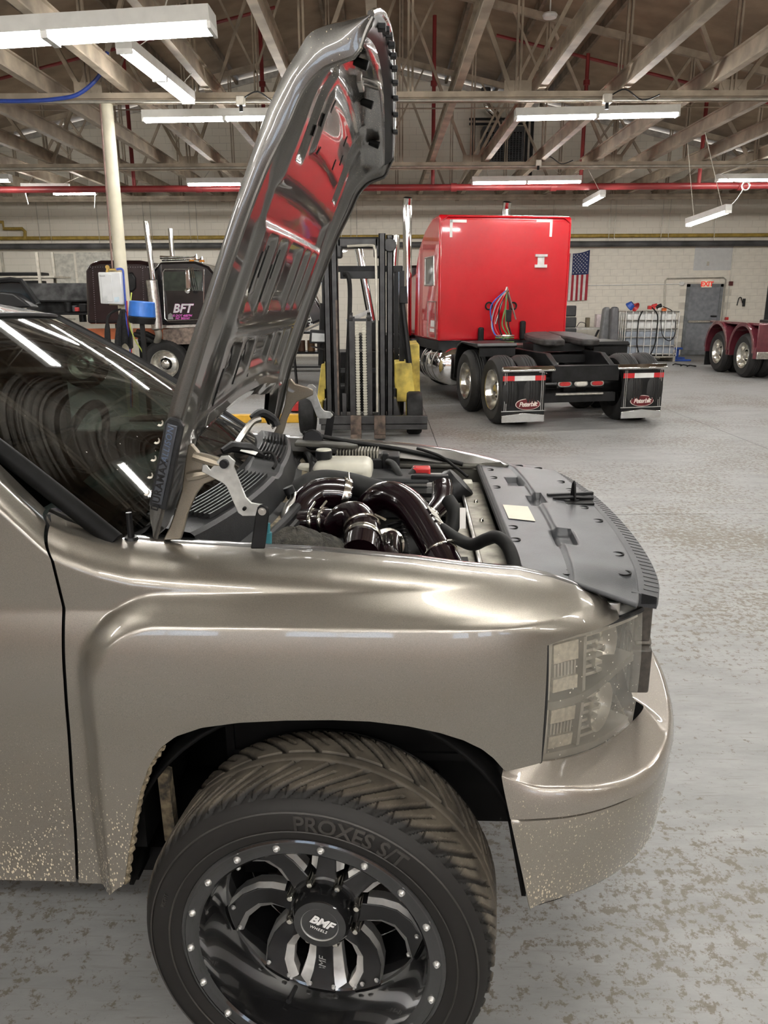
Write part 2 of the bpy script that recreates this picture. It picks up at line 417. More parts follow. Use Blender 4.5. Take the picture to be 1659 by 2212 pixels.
# ---- trusses across the hall
CH_Z = 4.62
def truss(y, label):
    t = tag(empty('roof_truss', (0, y, CH_Z)), label, 'truss', 'roof trusses', 'thing')
    MB().box(X0+0.02, X1-0.02, -0.05, 0.05, -0.005, 0.07).box(X0+0.02, X1-0.02, -0.008, 0.008, -0.075, 0.0).build('bottom_chord', M_steel, t)
    top = lambda x: roof_z(x) - CH_Z - 0.16
    for (a, b_) in ((X0+0.05, RIDGE_X), (RIDGE_X, X1-0.05)):
        MB().beam((a, 0, top(a)), (b_, 0, top(b_)), 0.1, 0.14).build('top_chord', M_steel, t)
    nodes = [0.41+1.56*k for k in range(-10, 10) if X0+0.4 < 0.41+1.56*k < X1-0.4]
    for i, x in enumerate(nodes):
        MB().beam((x-0.03, 0, 0.05), (x-0.03, 0, top(x)), 0.03, 0.05).beam((x+0.03, 0, 0.05), (x+0.03, 0, top(x)), 0.03, 0.05).build('vertical_web', M_steel, t)
        if i % 2 == 0:
            MB().box(x-0.2, x+0.2, -0.006, 0.006, -0.01, 0.22).build('gusset', M_steel, t)
            for dx in (-1.56, 1.56):
                if X0+0.1 < x+dx < X1-0.1:
                    MB().beam((x+0.06*dx, 0.02, 0.08), (x+dx, 0.02, top(x+dx)), 0.06, 0.06).build('diagonal_web', M_steel, t)
        else:
            for dx in (-1.56*0.5, 1.56*0.5):
                xm = x+dx
                MB().beam((x, -0.02, 0.06+0.5*top(x)), (xm, -0.02, top(xm)), 0.035, 0.045).build('strut', M_steel, t)
    return t
truss(12.4, 'cream steel roof truss carried by the round column')
truss(18.4, 'cream steel roof truss just before the red sprinkler main')
truss(23.9, 'cream steel roof truss closest to the block gable wall')
truss(5.6, 'cream steel roof truss over the open pickup')
truss(-1.0, 'cream steel roof truss nearest the windowed wall')
# tie rods between trusses
MB().cyl((-13, 12.3, 6.6), (13, 12.3, 6.45), 0.014, n=6).build('tie_rod', M_steel, ceiling)
MB().cyl((-13, 18.3, 5.75), (13, 18.3, 5.75), 0.014, n=6).build('tie_rod', M_steel, ceiling)

# ---- exit door
M_door = mat('grey steel door', (0.235, 0.245, 0.265), 0.45, var=0.1)
M_frame = mat('grey door frame', (0.19, 0.20, 0.21), 0.5)
dr = tag(MB().box(DX0, DX1, WALL_Y-0.06, WALL_Y-0.02, 0.01, DZ).build('door_1', M_door, bevel=0.004), 'grey steel exit door with a push bar', kind='structure')
MB().box(DX0-0.09, DX0, WALL_Y-0.08, WALL_Y+0.02, 0, DZ+0.09).box(DX1, DX1+0.09, WALL_Y-0.08, WALL_Y+0.02, 0, DZ+0.09).box(DX0-0.09, DX1+0.09, WALL_Y-0.08, WALL_Y+0.02, DZ, DZ+0.09).build('door_frame', M_frame, dr)
pb = MB().box(DX0+0.03, DX1-0.03, WALL_Y-0.10, WALL_Y-0.06, 1.02, 1.09).box(DX0+0.36, DX1-0.05, WALL_Y-0.135, WALL_Y-0.06, 1.025, 1.085)
pb.build('push_bar', M_alu, dr, bevel=0.006)
MB().box(DX1-0.22, DX1-0.04, WALL_Y-0.11, WALL_Y-0.06, 1.20, 1.24).build('pull_handle', M_black, dr)
MB().box(DX0+0.0, DX1, WALL_Y-0.062, WALL_Y-0.058, 0.01, 0.16).build('kick_plate', M_frame, dr)
# white repaired patch above the door
MB().box(9.78, 10.98, WALL_Y-0.012, WALL_Y, 2.62, 3.36).build('plaster_patch', mat('white plaster patch', (0.66, 0.66, 0.64), 0.7, var=0.03), wall_back)
# dark roller opening edge at the right limit of the wall
MB().box(12.2, 13.9, WALL_Y-0.06, WALL_Y, 0.0, 2.75).build('door_2', mat('dark roller door', (0.03, 0.032, 0.035), 0.5))
tag(bpy.data.objects['door_2'], 'dark roller door beside the exit door', kind='structure')
# ================================================================== the pickup with its hood up
YAW = math.radians(-2.2)
_w = PZ(672, 2060, 0.405)
P_OR = np.array([_w[0], _w[1], 0.0])
P_FW = np.array([math.cos(YAW), math.sin(YAW), 0]); P_IN = np.array([-math.sin(YAW), math.cos(YAW), 0])
def ploc(p):
    d = np.array(p) - P_OR; return np.array([d @ P_FW, d @ P_IN, d[2]])
def LV(px, py, v):
    d = ray(px, py); t = ((P_OR - CAM_O) @ P_IN + v) / (d @ P_IN); return ploc(CAM_O + d*t)
def LZ(px, py, z): return ploc(PZ(px, py, z))
def LU(px, py, u):
    d = ray(px, py); t = ((P_OR - CAM_O) @ P_FW + u) / (d @ P_FW); return ploc(CAM_O + d*t)
VC = 0.97                                       # centre plane of the pickup
def mir(p): return (p[0], 2*VC - p[1], p[2])

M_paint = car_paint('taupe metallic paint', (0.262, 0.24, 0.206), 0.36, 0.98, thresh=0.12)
M_paint_shaded = car_paint('shaded copy of taupe metallic paint', (0.115, 0.111, 0.103), 2.42, 2.10, rough=0.3, thresh=0.07)  # body taupe darkened; dark reflections on the hood put into the colour
M_candy = mat('black cherry candy coat', (0.007, 0.0012, 0.003), 0.2, 0.0, var=0.15, coat=1.0)
M_plastic = mat('charcoal textured plastic', (0.014, 0.0145, 0.0155), 0.48, var=0.15, scale=25, bump=0.15, bscale=400, spec=0.25)
M_cover = mat('charcoal radiator cover plastic', (0.042, 0.044, 0.048), 0.42, var=0.22, scale=5, bump=0.1, bscale=300, spec=0.35)
M_zinc = mat('galvanised zinc', (0.55, 0.56, 0.53), 0.38, 0.75, var=0.14, scale=30)
M_dirtyalu = mat('dusty aluminium', (0.32, 0.30, 0.25), 0.5, 0.6, var=0.25, scale=18)
M_tank = mat('yellowed translucent plastic', (0.62, 0.60, 0.50), 0.4, var=0.1)
M_clamp = mat('polished steel clamp', (0.7, 0.67, 0.6), 0.18, 1.0, var=0.08)
M_red = mat('red plastic', (0.55, 0.03, 0.03), 0.35, var=0.1)

pk = tag(empty('pickup_truck', tuple(P_OR), YAW), 'taupe metallic pickup truck with its hood raised, seen from its front wheel', 'pickup truck')

# ---------------------------------------------------------------- front fender
def plan(u):                                    # body side in plan view
    return 0.115 + (1.16*(u-0.30)**2 if u > 0.30 else 0.0)
def LS(px, py, off=0.0):                        # pixel -> point on the body side
    v = 0.115
    for _ in range(6):
        p = LV(px, py, v); v = plan(p[0]) + off
    return LV(px, py, v)
_gap = [LV(x, y, v) for x, y, v in [(98,1108,0.245),(104,1135,0.19),(118,1210,0.14),(134,1320,0.12),(148,1470,0.12),(158,1640,0.12),(165,1800,0.125),(168,1912,0.13)]]
_gz = [p[2] for p in _gap][::-1]; _gu = [p[0] for p in _gap][::-1]
def u_gap(z): return interp(z, _gz, _gu)
_top = [LV(x, y, 0.25) for x, y in [(98,1108),(140,1128),(200,1150),(270,1166),(360,1175),(500,1184),(700,1195),(900,1213),(1050,1233),(1130,1246),(1200,1262),(1250,1278),(1300,1302),(1345,1334)]]
_p0, _p1 = LV(98, 1108, 0.25), LV(0, 1012, 0.25)
_top = [_p1 + (_p1-_p0)*0.9, _p1] + _top
_tu = [p[0] for p in _top]; _tz = [p[2] for p in _top]
def z_top(u): return interp(u, _tu, _tz)
_arch = [LS(x, y, -0.04) for x, y in [(272,1905),(280,1850),(288,1800),(297,1750),(308,1700),(325,1650),(350,1608),(385,1582),(440,1563),(520,1552),(620,1547),(720,1546),(800,1549),(880,1559),(950,1574),(1000,1590),(1040,1610),(1065,1630),(1090,1658)]]
_au = [p[0] for p in _arch]; _az = [p[2] for p in _arch]
U_HL = LS(1173, 1500, -0.03)[0]
Z_SILL = LS(168, 1912)[2] - 0.012
_hlt = [LS(x, y, 0.0) for x, y in [(1174,1374),(1200,1364),(1240,1352),(1290,1340),(1330,1330),(1350,1324)]]
_hlu = [p[0] for p in _hlt]; _hlz = [p[2] for p in _hlt]
U_TIP = _top[-1][0]
U_FLR = LV(181, 1550, 0.12)[0]
def z_bot(u):
    if u < _au[0]: return lerp(Z_SILL, _az[0], ss((u-U_FLR)/(_au[0]-U_FLR))) if u > U_FLR else Z_SILL
    if u < _au[-1]: return interp(u, _au, _az)
    if u < U_HL: return lerp(_az[-1], LS(1165, 1646, -0.05)[2], (u-_au[-1])/(U_HL-_au[-1]))
    return interp(u, _hlu, _hlz)
_fl = [LV(x, y, 0.12) for x, y in [(166,1912),(170,1800),(176,1660),(181,1550)]]
U_FL = _fl[-1][0]; Z_FL = LV(420, 1281, 0.135)[2]
R_FL = 0.20
def flare(u, z):                                # wheel flare: 0 outside, 1 on the flare
    du = u - (U_FL - 0.012*ss((1.0-z)/0.45)); dz = Z_FL - z
    if du < R_FL and dz < R_FL: d = R_FL - math.hypot(R_FL-du, R_FL-dz)
    else: d = min(du, dz)
    t = min(1, max(0, d/0.056)); return 0.5*t + 0.5*ss(t)
def body_v(u, z, zt=None):
    zt = z_top(u) if zt is None else zt; zs = zt - 0.075; v = plan(u)
    if z > zs:
        t = min(1, (z-zs)/(zt-zs)); v += (0.25-0.115+0.0)*(1-math.sqrt(max(0, 1-t*t*0.995))) * (1 if u < 0.45 else max(0.3, 1-(u-0.45)*2))
    v -= 0.054*flare(u, z)
    v += 0.62*max(0, min(z, 1.16)-0.90)**2 - 0.020*ss((z-0.85)/0.3)
    v += 0.02*ss((0.85-z)/0.4)*(1-flare(u, z))            # tucks in towards the sill
    return v
ZGT = _gap[0][2]
Z_MID = _hlt[0][2]
def build_fender(m_, name):
    MM = mir if m_ else (lambda p: p)
    mb = MB()
    def low(a, b):
        u = lerp(u_gap(lerp(Z_SILL, Z_MID, b)), U_HL, a); ut = lerp(u_gap(ZGT), U_HL, a)
        zb = z_bot(min(lerp(u_gap(Z_SILL), U_HL, a), U_HL-1e-4)); z = lerp(zb, Z_MID, b); return MM((u, body_v(u, z, z_top(ut)), z))
    def high(a, b):
        t = math.sin(b*math.pi/2); u = lerp(u_gap(lerp(Z_MID, ZGT, t)), U_HL, a); zt = z_top(lerp(u_gap(ZGT), U_HL, a))
        z = lerp(Z_MID, zt, t); return MM((u, body_v(u, z, zt), z))
    def nose(a, b):
        u = lerp(U_HL, U_TIP, a); z = lerp(interp(u, _hlu, _hlz), z_top(u), math.sin(b*math.pi/2)); return MM((u, body_v(u, z), z))
    mb.grid(150, 60, low); mb.grid(150, 60, high); mb.grid(40, 60, nose)
    # turned lip round the arch and flange along the hood gap
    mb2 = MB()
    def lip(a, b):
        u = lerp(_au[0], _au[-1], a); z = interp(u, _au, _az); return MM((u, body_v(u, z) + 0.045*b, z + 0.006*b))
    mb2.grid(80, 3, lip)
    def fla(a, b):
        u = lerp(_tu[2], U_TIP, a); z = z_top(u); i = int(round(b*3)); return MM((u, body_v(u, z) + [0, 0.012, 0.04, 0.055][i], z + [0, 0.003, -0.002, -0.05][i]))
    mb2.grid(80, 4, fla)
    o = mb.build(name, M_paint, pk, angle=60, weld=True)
    mb2.build('fender_flange', M_paint_shaded, o, angle=50)  # same body paint; hood's dark reflection put into the colour of flange and lip
    return o
fender = build_fender(False, 'front_fender')
build_fender(True, 'front_fender')
M_mud = mat('dried mud', (0.30, 0.25, 0.17), 0.95, var=0.25, scale=60, bump=0.8, bscale=120)
# caked mud along the rear of the arch
mud = MB()
for i in range(60):
    t = i/59; u = lerp(_au[0], _au[7], t); z = interp(u, _au, _az)
mud.tube([(interp(t*6, range(7), _au[:7])-0.002+0.002*math.sin(t*90), body_v(interp(t*6, range(7), _au[:7]), interp(t*6, range(7), _az[:7]))+0.012, interp(t*6, range(7), _az[:7])) for t in [k/70 for k in range(71)]],
         [0.006+0.003*abs(math.sin(k*2.3))+0.003*math.sin(k*0.7)**2 for k in range(71)], 7)
mud.build('mud_crust', M_mud, fender)

# ---------------------------------------------------------------- door, A-pillar
UD = -1.95
_pil = [LV(98, 1108, 0.235), LV(0, 1012, 0.255)]
def pil_z(u): return _pil[0][2] + (_pil[1][2]-_pil[0][2])*(u-_pil[0][0])/(_pil[1][0]-_pil[0][0])
def door_zt(u): return z_top(u) if u > -0.80 else lerp(z_top(-0.80), 1.34, ss((-0.80-u)/0.07))
def door_fn(a, b):
    z0 = Z_SILL + 0.004; t = math.sin(b*math.pi/2)
    u = lerp(UD, u_gap(lerp(z0, ZGT, t))-0.007, a); zt = door_zt(lerp(UD, u_gap(ZGT)-0.007, a))
    z = lerp(z0, zt, t); return (u, body_v(u, z, zt), z)
dob = MB().grid(140, 80, door_fn).build('front_door', M_paint, pk, angle=60)
# shut-line filler (dark)
MB().grid(2, 40, lambda a, b: (lambda z: (u_gap(z) - 0.010 + 0.014*a, body_v(u_gap(z)-0.004, z, ZGT)+0.012, z))(lerp(Z_SILL, ZGT-0.003, b))).build('shut_line', M_void, pk)
MB().box(UD, _au[0]-0.01, 0.17, 0.32, 0.44, Z_SILL+0.02).build('rocker_sill', M_void, pk)

# ---------------------------------------------------------------- windscreen, roof
A_ = LV(262, 1158, 0.26); B_ = np.array([-1.11, 0.40, 1.735]); A_ = np.array([A_[0], 0.26, A_[2]])
def wsf(a, b, off=0.0):                         # a across (near->far), b up
    v = lerp(lerp(A_[1], B_[1], b), 2*VC - lerp(A_[1], B_[1], b), a)
    u = lerp(A_[0], B_[0], b); z = lerp(A_[2], B_[2], b)
    c = 4*a*(1-a)
    u += 0.105*c**0.8*(1-0.35*b); z += 0.015*c*b + 0.02*math.sin(math.pi*b)
    return (u + 0.35*off, v, z + 0.9*off)
def glass_material():
    m = bpy.data.materials.new('tinted dusty windscreen glass'); m.use_nodes = True; nt = m.node_tree; L = nt.links; N = nt.nodes
    out = N['Material Output']; b = N['Principled BSDF']
    b.inputs['Base Color'].default_value = (0.035, 0.037, 0.034, 1); b.inputs['Roughness'].default_value = 0.04; b.inputs['Specular IOR Level'].default_value = 0.65
    tr = nd(nt, 'ShaderNodeBsdfTransparent'); tr.inputs['Color'].default_value = (0.075, 0.105, 0.09, 1)
    mix = nd(nt, 'ShaderNodeMixShader')
    tc = nd(nt, 'ShaderNodeTexCoord')
    # wiper arcs: rings about the wiper pivot
    mp = nd(nt, 'ShaderNodeMapping'); mp.inputs['Location'].default_value = (0.30, -0.75, -1.32)
    L.new(tc.outputs['Object'], mp.inputs['Vector'])
    ln = nd(nt, 'ShaderNodeVectorMath', operation='LENGTH'); L.new(mp.outputs['Vector'], ln.inputs[0])
    nz = nd(nt, 'ShaderNodeTexNoise', noise_dimensions='1D') ; nz.inputs['Scale'].default_value = 70; nz.inputs['Detail'].default_value = 8; nz.inputs['Roughness'].default_value = 0.7
    L.new(ln.outputs['Value'], nz.inputs['W'])
    n2 = nd(nt, 'ShaderNodeTexNoise'); n2.inputs['Scale'].default_value = 3.0; n2.inputs['Detail'].default_value = 4; L.new(tc.outputs['Object'], n2.inputs['Vector'])
    mu = nd(nt, 'ShaderNodeMath', operation='MULTIPLY'); L.new(nz.outputs['Fac'], mu.inputs[0]); L.new(n2.outputs['Fac'], mu.inputs[1])
    mr = nd(nt, 'ShaderNodeMapRange'); mr.inputs['From Min'].default_value = 0.2; mr.inputs['From Max'].default_value = 0.42; mr.inputs['To Min'].default_value = 0.0; mr.inputs['To Max'].default_value = 0.075
    L.new(mu.outputs[0], mr.inputs['Value'])
    # specks
    vo = nd(nt, 'ShaderNodeTexVoronoi'); vo.inputs['Scale'].default_value = 26; L.new(tc.outputs['Object'], vo.inputs['Vector'])
    wn = nd(nt, 'ShaderNodeTexWhiteNoise'); L.new(vo.outputs['Color'], wn.inputs['Vector'])
    ml = nd(nt, 'ShaderNodeMath', operation='MULTIPLY'); L.new(wn.outputs['Value'], ml.inputs[0]); ml.inputs[1].default_value = 0.055
    lt = nd(nt, 'ShaderNodeMath', operation='LESS_THAN'); L.new(vo.outputs['Distance'], lt.inputs[0]); L.new(ml.outputs[0], lt.inputs[1])
    mx = nd(nt, 'ShaderNodeMath', operation='MAXIMUM'); L.new(mr.outputs[0], mx.inputs[0]); L.new(lt.outputs[0], mx.inputs[1])
    df = nd(nt, 'ShaderNodeBsdfDiffuse'); df.inputs['Color'].default_value = (0.55, 0.53, 0.48, 1)
    fr = nd(nt, 'ShaderNodeFresnel'); fr.inputs['IOR'].default_value = 1.5
    gl = nd(nt, 'ShaderNodeBsdfGlossy'); gl.inputs['Roughness'].default_value = 0.03
    L.new(fr.outputs[0], mix.inputs[0]); L.new(tr.outputs[0], mix.inputs[1]); L.new(gl.outputs[0], mix.inputs[2])
    mix2 = nd(nt, 'ShaderNodeMixShader'); L.new(mx.outputs[0], mix2.inputs[0]); L.new(mix.outputs[0], mix2.inputs[1]); L.new(df.outputs[0], mix2.inputs[2])
    L.new(mix2.outputs[0], out.inputs['Surface'])
    return m
M_glass = glass_material()
ws = MB().grid(40, 24, wsf).build('windscreen', M_glass, pk)
# black ceramic band round the glass
def band(a0, a1, b0, b1, name, n1=40, n2=4):
    MB().grid(n1, n2, lambda a, b: wsf(lerp(a0, a1, a), lerp(b0, b1, b), -0.004)).build(name, M_void, ws)
band(0, 1, -0.03, 0.10, 'glass_band'); band(-0.004, 0.05, 0.0, 1.0, 'glass_band', 6, 30); band(0.95, 1.004, 0, 1, 'glass_band', 6, 30)
def strip(pts, w, h, name, m_, parent=pk):
    mb = MB()
    for i in range(len(pts)-1): mb.beam(pts[i], pts[i+1], w, h)
    return mb.build(name, m_, parent)
# cowl side moulding and pillar moulding
MB().tube([np.array(wsf(-0.010, b/20, 0.002))+np.array([0,-0.004,-0.010]) for b in range(0, 21)], 0.022, 16).build('windscreen_moulding', M_void, pk, angle=60)
MB().tube([mir(wsf(-0.006, b/20, 0.002)) for b in range(0, 21)], 0.014, 8).build('windscreen_moulding', M_black, pk)
# A-pillars
def pillar(m_):
    def fn(a, b):
        p0 = np.array(wsf(-0.008, b)); out = np.array([0.0, -0.035, -0.03]); p = p0 + out*a
        return mir(p) if m_ else tuple(p)
    MB().grid(4, 20, fn).build('windscreen_pillar', M_paint, pk, solid=0.02)
pillar(True)
MB().grid(6, 20, lambda a, b: (lambda p: (p[0]-0.02*a, p[1]-0.005-0.03*a, p[2]-0.03-0.07*a))(wsf(-0.008, lerp(0.42, 1.02, b)))).build('windscreen_pillar', M_paint, pk, solid=0.02)
# side glass of the door
_sg = [np.array([-0.84, 0.255, 1.335]), np.array([-1.14, 0.375, 1.66]), np.array([-1.90, 0.375, 1.70]), np.array([-1.90, 0.25, 1.335])]
MB().add(_sg + [p+np.array([0, 0.006, 0]) for p in _sg], [(0,1,2,3),(7,6,5,4),(0,4,5,1),(1,5,6,2),(2,6,7,3),(3,7,4,0)]).build('door_glass', mat('dark tinted side glass', (0.012, 0.014, 0.014), 0.06, var=0.2), pk)
def roof_fn(a, b):
    p = np.array(wsf(lerp(-0.05, 1.05, a), 1.0)); c = 4*a*(1-a)
    edge = 1-ss(min(a, 1-a)/0.12)
    return (p[0] - 1.6*b, p[1], p[2] + 0.012 + 0.060*math.sin(min(1, b*3.5)*math.pi/2) - 0.07*edge)
MB().grid(40, 24, roof_fn).build('cab_roof', car_paint('taupe metallic roof paint', (0.30, 0.29, 0.275), 0, 0.1, dirt=False), pk, angle=60)
MB().tube([np.array(wsf(a/30, 1.0)) + np.array([-0.005, 0, 0.006]) for a in range(31)], 0.009, 6).build('roof_moulding', M_void, pk)
# cabin interior seen dimly through the glass
M_dash = mat('green grey dashboard', (0.10, 0.145, 0.125), 0.7, var=0.25, scale=4)
M_int = mat('dark cabin lining', (0.02, 0.022, 0.022), 0.8, var=0.3)
def dash_fn(a, b):
    p = np.array(wsf(lerp(0.03, 0.97, a), 0.0)); return (p[0] - 0.02 - 0.62*b, p[1], p[2] - 0.035 + 0.02*math.sin(b*3) - 0.10*b*b)
MB().grid(20, 12, dash_fn).build('dashboard', M_dash, pk)
MB().box(-1.9, -0.55, 0.22, 1.72, 0.55, 0.62).box(-1.95, -1.9, 0.22, 1.72, 0.6, 1.7).box(-1.95, -0.55, 1.60, 1.64, 0.6, 1.30).box(-1.9, -1.1, 1.50, 1.54, 1.25, 1.74).build('cabin_floor', M_int, pk)
for vv in (0.62, 1.32):
    MB().box(-1.6, -1.44, vv-0.24, vv+0.24, 0.9, 1.5).box(-1.55, -1.45, vv-0.12, vv+0.12, 1.5, 1.66).box(-1.6, -1.1, vv-0.24, vv+0.24, 0.8, 0.95).build('seat', M_int, pk, bevel=0.04)
MB().tube([(-0.98+0.05*math.sin(t), 1.35+0.19*math.cos(t), 1.27+0.17*math.sin(t)) for t in [2*math.pi*i/28 for i in range(28)]], 0.016, 8, closed=True).build('steering_wheel', M_int, pk)
# door standing open on the far side, its quarter glass above the roof line
_q = [LV(x, y, 2.25) for x, y in [(26,604),(48,607),(66,632),(82,656),(-60,664),(-60,612)]]
fd = MB().prism([(p[0], p[2]) for p in _q], (0, 2.25, 0), (1,0,0), (0,0,1), (0, 0.03, 0)).build('open_far_door', mat('dark tinted glass', (0.02, 0.026, 0.03), 0.12, var=0.2), pk)
MB().tube([(p[0], 2.24, p[2]) for p in [_q[5], _q[0], _q[1], _q[2], _q[3]]], 0.012, 6).build('window_frame', M_black, fd)
_q2 = [LV(x, y, 2.2) for x, y in [(-40,652),(0,640),(8,630),(40,634),(70,655),(80,664),(-40,670)]]
MB().prism([(p[0], p[2]) for p in _q2], (0, 2.15, 0), (1,0,0), (0,0,1), (0, 0.08, 0)).build('mirror_housing', M_black, fd, bevel=0.008)

# ---------------------------------------------------------------- wheel
wh = empty('front_wheel', (0, 0, 0.405), math.radians(-6.5), pk)   # steered a little
# wheel axis is local v; outer face at v=0, inboard +v
def tyre_material():
    m = bpy.data.materials.new('dusty tyre rubber'); m.use_nodes = True; nt = m.node_tree; L = nt.links; b = nt.nodes['Principled BSDF']
    tc = nd(nt, 'ShaderNodeTexCoord')
    nz = nd(nt, 'ShaderNodeTexNoise'); nz.inputs['Scale'].default_value = 14; nz.inputs['Detail'].default_value = 8; L.new(tc.outputs['Object'], nz.inputs['Vector'])
    sp = nd(nt, 'ShaderNodeSeparateXYZ'); L.new(tc.outputs['Object'], sp.inputs[0])
    x2 = nd(nt, 'ShaderNodeMath', operation='MULTIPLY'); L.new(sp.outputs['X'], x2.inputs[0]); L.new(sp.outputs['X'], x2.inputs[1])
    z2 = nd(nt, 'ShaderNodeMath', operation='MULTIPLY_ADD'); L.new(sp.outputs['Z'], z2.inputs[0]); L.new(sp.outputs['Z'], z2.inputs[1]); L.new(x2.outputs[0], z2.inputs[2])
    sq = nd(nt, 'ShaderNodeMath', operation='SQRT'); L.new(z2.outputs[0], sq.inputs[0])
    mr = nd(nt, 'ShaderNodeMapRange'); mr.inputs['From Min'].default_value = 0.391; mr.inputs['From Max'].default_value = 0.403; L.new(sq.outputs[0], mr.inputs['Value'])
    mu = nd(nt, 'ShaderNodeMath', operation='MULTIPLY'); L.new(mr.outputs[0], mu.inputs[0]); L.new(nz.outputs['Fac'], mu.inputs[1])
    rp = nd(nt, 'ShaderNodeValToRGB'); rp.color_ramp.elements[0].color = (0.011, 0.010, 0.009, 1); rp.color_ramp.elements[1].color = (0.15, 0.128, 0.098, 1)
    rp.color_ramp.elements[0].position = 0.1; rp.color_ramp.elements[1].position = 0.75
    L.new(mu.outputs[0], rp.inputs['Fac']); L.new(rp.outputs['Color'], b.inputs['Base Color'])
    b.inputs['Roughness'].default_value = 0.62; b.inputs['Specular IOR Level'].default_value = 0.3
    return m
M_tyre = tyre_material()
TR, TW = 0.405, 0.29
RP = [(0.292, 0.010), (0.300, -0.004), (0.318, -0.010), (0.340, -0.014), (0.362, -0.011), (0.378, -0.002), (0.388, 0.010)]   # outer side wall
NA = 900
def tread_z(w, a):
    """groove depth across the tread, w in 0..1 over the width, a the angle in turns"""
    c = abs(w-0.5)*2; pitch = 32
    def gr(ph, half): return ss((half+0.035-abs(ph-0.5))/0.05)
    ph = (a*pitch + 1.7*c**1.35 + (0.0 if w < 0.5 else 0.5)) % 1.0
    d = gr(ph, 0.075 + 0.03*c)*ss((c-0.10)/0.05)
    ph2 = (a*pitch + 1.7*c**1.35 + (0.5 if w < 0.5 else 0.0)) % 1.0
    d = max(d, 0.75*gr(ph2, 0.04)*ss((c-0.34)/0.05))
    ph3 = (a*pitch*2 + 0.5 + 0.3*c) % 1.0
    d = max(d, 0.5*gr(ph3, 0.03)*ss((c-0.70)/0.04))
    d = max(d, 0.8*ss((0.028-abs(c-0.12))/0.02))
    return d
tb = MB()
nw = 72
def tyre_fn(a, b):
    th = 2*math.pi*a
    j = int(round(b*(len(RP)*2+nw-1)))
    if j < len(RP): r, v = RP[j]
    elif j < len(RP)+nw:
        w = (j-len(RP))/(nw-1); c = abs(w-0.5)*2
        v = 0.012 + w*(TW-0.024); r = TR - 0.018*max(0, (c-0.72)/0.28)**2 - 0.004*c*c - 0.009*tread_z(w, a)
    else: r, v = RP[len(RP)*2+nw-1-j]; v = TW - v
    return (r*math.sin(th), v, r*math.cos(th))
tb.grid(NA, len(RP)*2+nw, tyre_fn, wrap=True)
tb.build('tyre', M_tyre, wh, angle=40)
M_side = mat('raised side wall rubber', (0.030, 0.027, 0.024), 0.6, var=0.2)
def ring_text(txt, r, ang, size, name, v=-0.0155, bold=0.0):
    def fn(a, b, c):
        th = ang + a/r; rr = r + b
        k = interp(rr, [p[0] for p in RP], [p[1] for p in RP])
        return (rr*math.sin(th), k - 0.0012 - c, rr*math.cos(th))
    text(name, txt, M_side, wh, (0,0,0), (1,0,0), (0,0,1), size=size, depth=0.003, fn=fn, bold=bold)
ring_text('PROXES S/T', 0.343, 0.29, 0.048, 'side_wall_lettering', bold=0.001)
ring_text('RIGHT', 0.345, -1.24, 0.013, 'side_wall_lettering')
MB().lathe([(0.322, -0.0125), (0.324, -0.0145), (0.326, -0.0133)], (0,0,0), (0,1,0), 120).lathe([(0.366, -0.0118), (0.368, -0.013), (0.370, -0.0098)], (0,0,0), (0,1,0), 120).build('side_wall_rib', M_side, wh)
M_gloss = mat('gloss black wheel paint', (0.009, 0.009, 0.0095), 0.16, var=0.2, coat=0.8)
M_satin = mat('satin black wheel paint', (0.011, 0.011, 0.0115), 0.34, var=0.2)
M_mill = mat('milled bare aluminium', (0.95, 0.94, 0.91), 0.42, 1.0, var=0.03, scale=60)
# deep-dish rim: flat bolted lip, barrel going inboard
MB().lathe([(0.298, 0.03), (0.302, 0.004), (0.299, -0.004), (0.293, -0.006), (0.264, -0.004), (0.259, 0.0), (0.254, 0.020), (0.247, 0.120), (0.243, 0.132), (0.238, 0.135), (0.232, 0.16), (0.226, 0.25), (0.235, 0.285)], (0,0,0), (0,1,0), 96).build('rim', M_gloss, wh, angle=30)
MB().lathe([(0.298, -0.0055), (0.2935, -0.0075), (0.290, -0.0065)], (0,0,0), (0,1,0), 96).build('rim_edge', M_gloss, wh)
NB = 18
bolt = MB().lathe([(0.0, -0.0075), (0.0045, -0.0075), (0.0065, -0.005), (0.0075, -0.0025), (0.0085, -0.001), (0.0085, 0.002)], (0,0,0), (0,1,0), 12).lathe([(0.0, -0.0105), (0.002, -0.0105), (0.0028, -0.0075)], (0,0,0), (0,1,0), 8).build('rim_bolt', M_mill, wh)
for i in range(NB):
    th = 2*math.pi*(i+0.14)/NB + 0.06; loc = (0.279*math.sin(th), -0.0045, 0.279*math.cos(th))
    if i == 0: bolt.location = loc
    else: inst(bolt, loc, wh)
# brake and hub behind the spokes
MB().lathe([(0.0, 0.235), (0.17, 0.235), (0.17, 0.255), (0, 0.255)], (0,0,0), (0,1,0), 48).build('brake_disc', mat('rusty iron', (0.06, 0.05, 0.045), 0.55, 0.6), wh)
MB().lathe([(0, 0.28), (0.233, 0.28)], (0,0,0), (0,1,0), 32).build('dust_shield', M_void, wh)
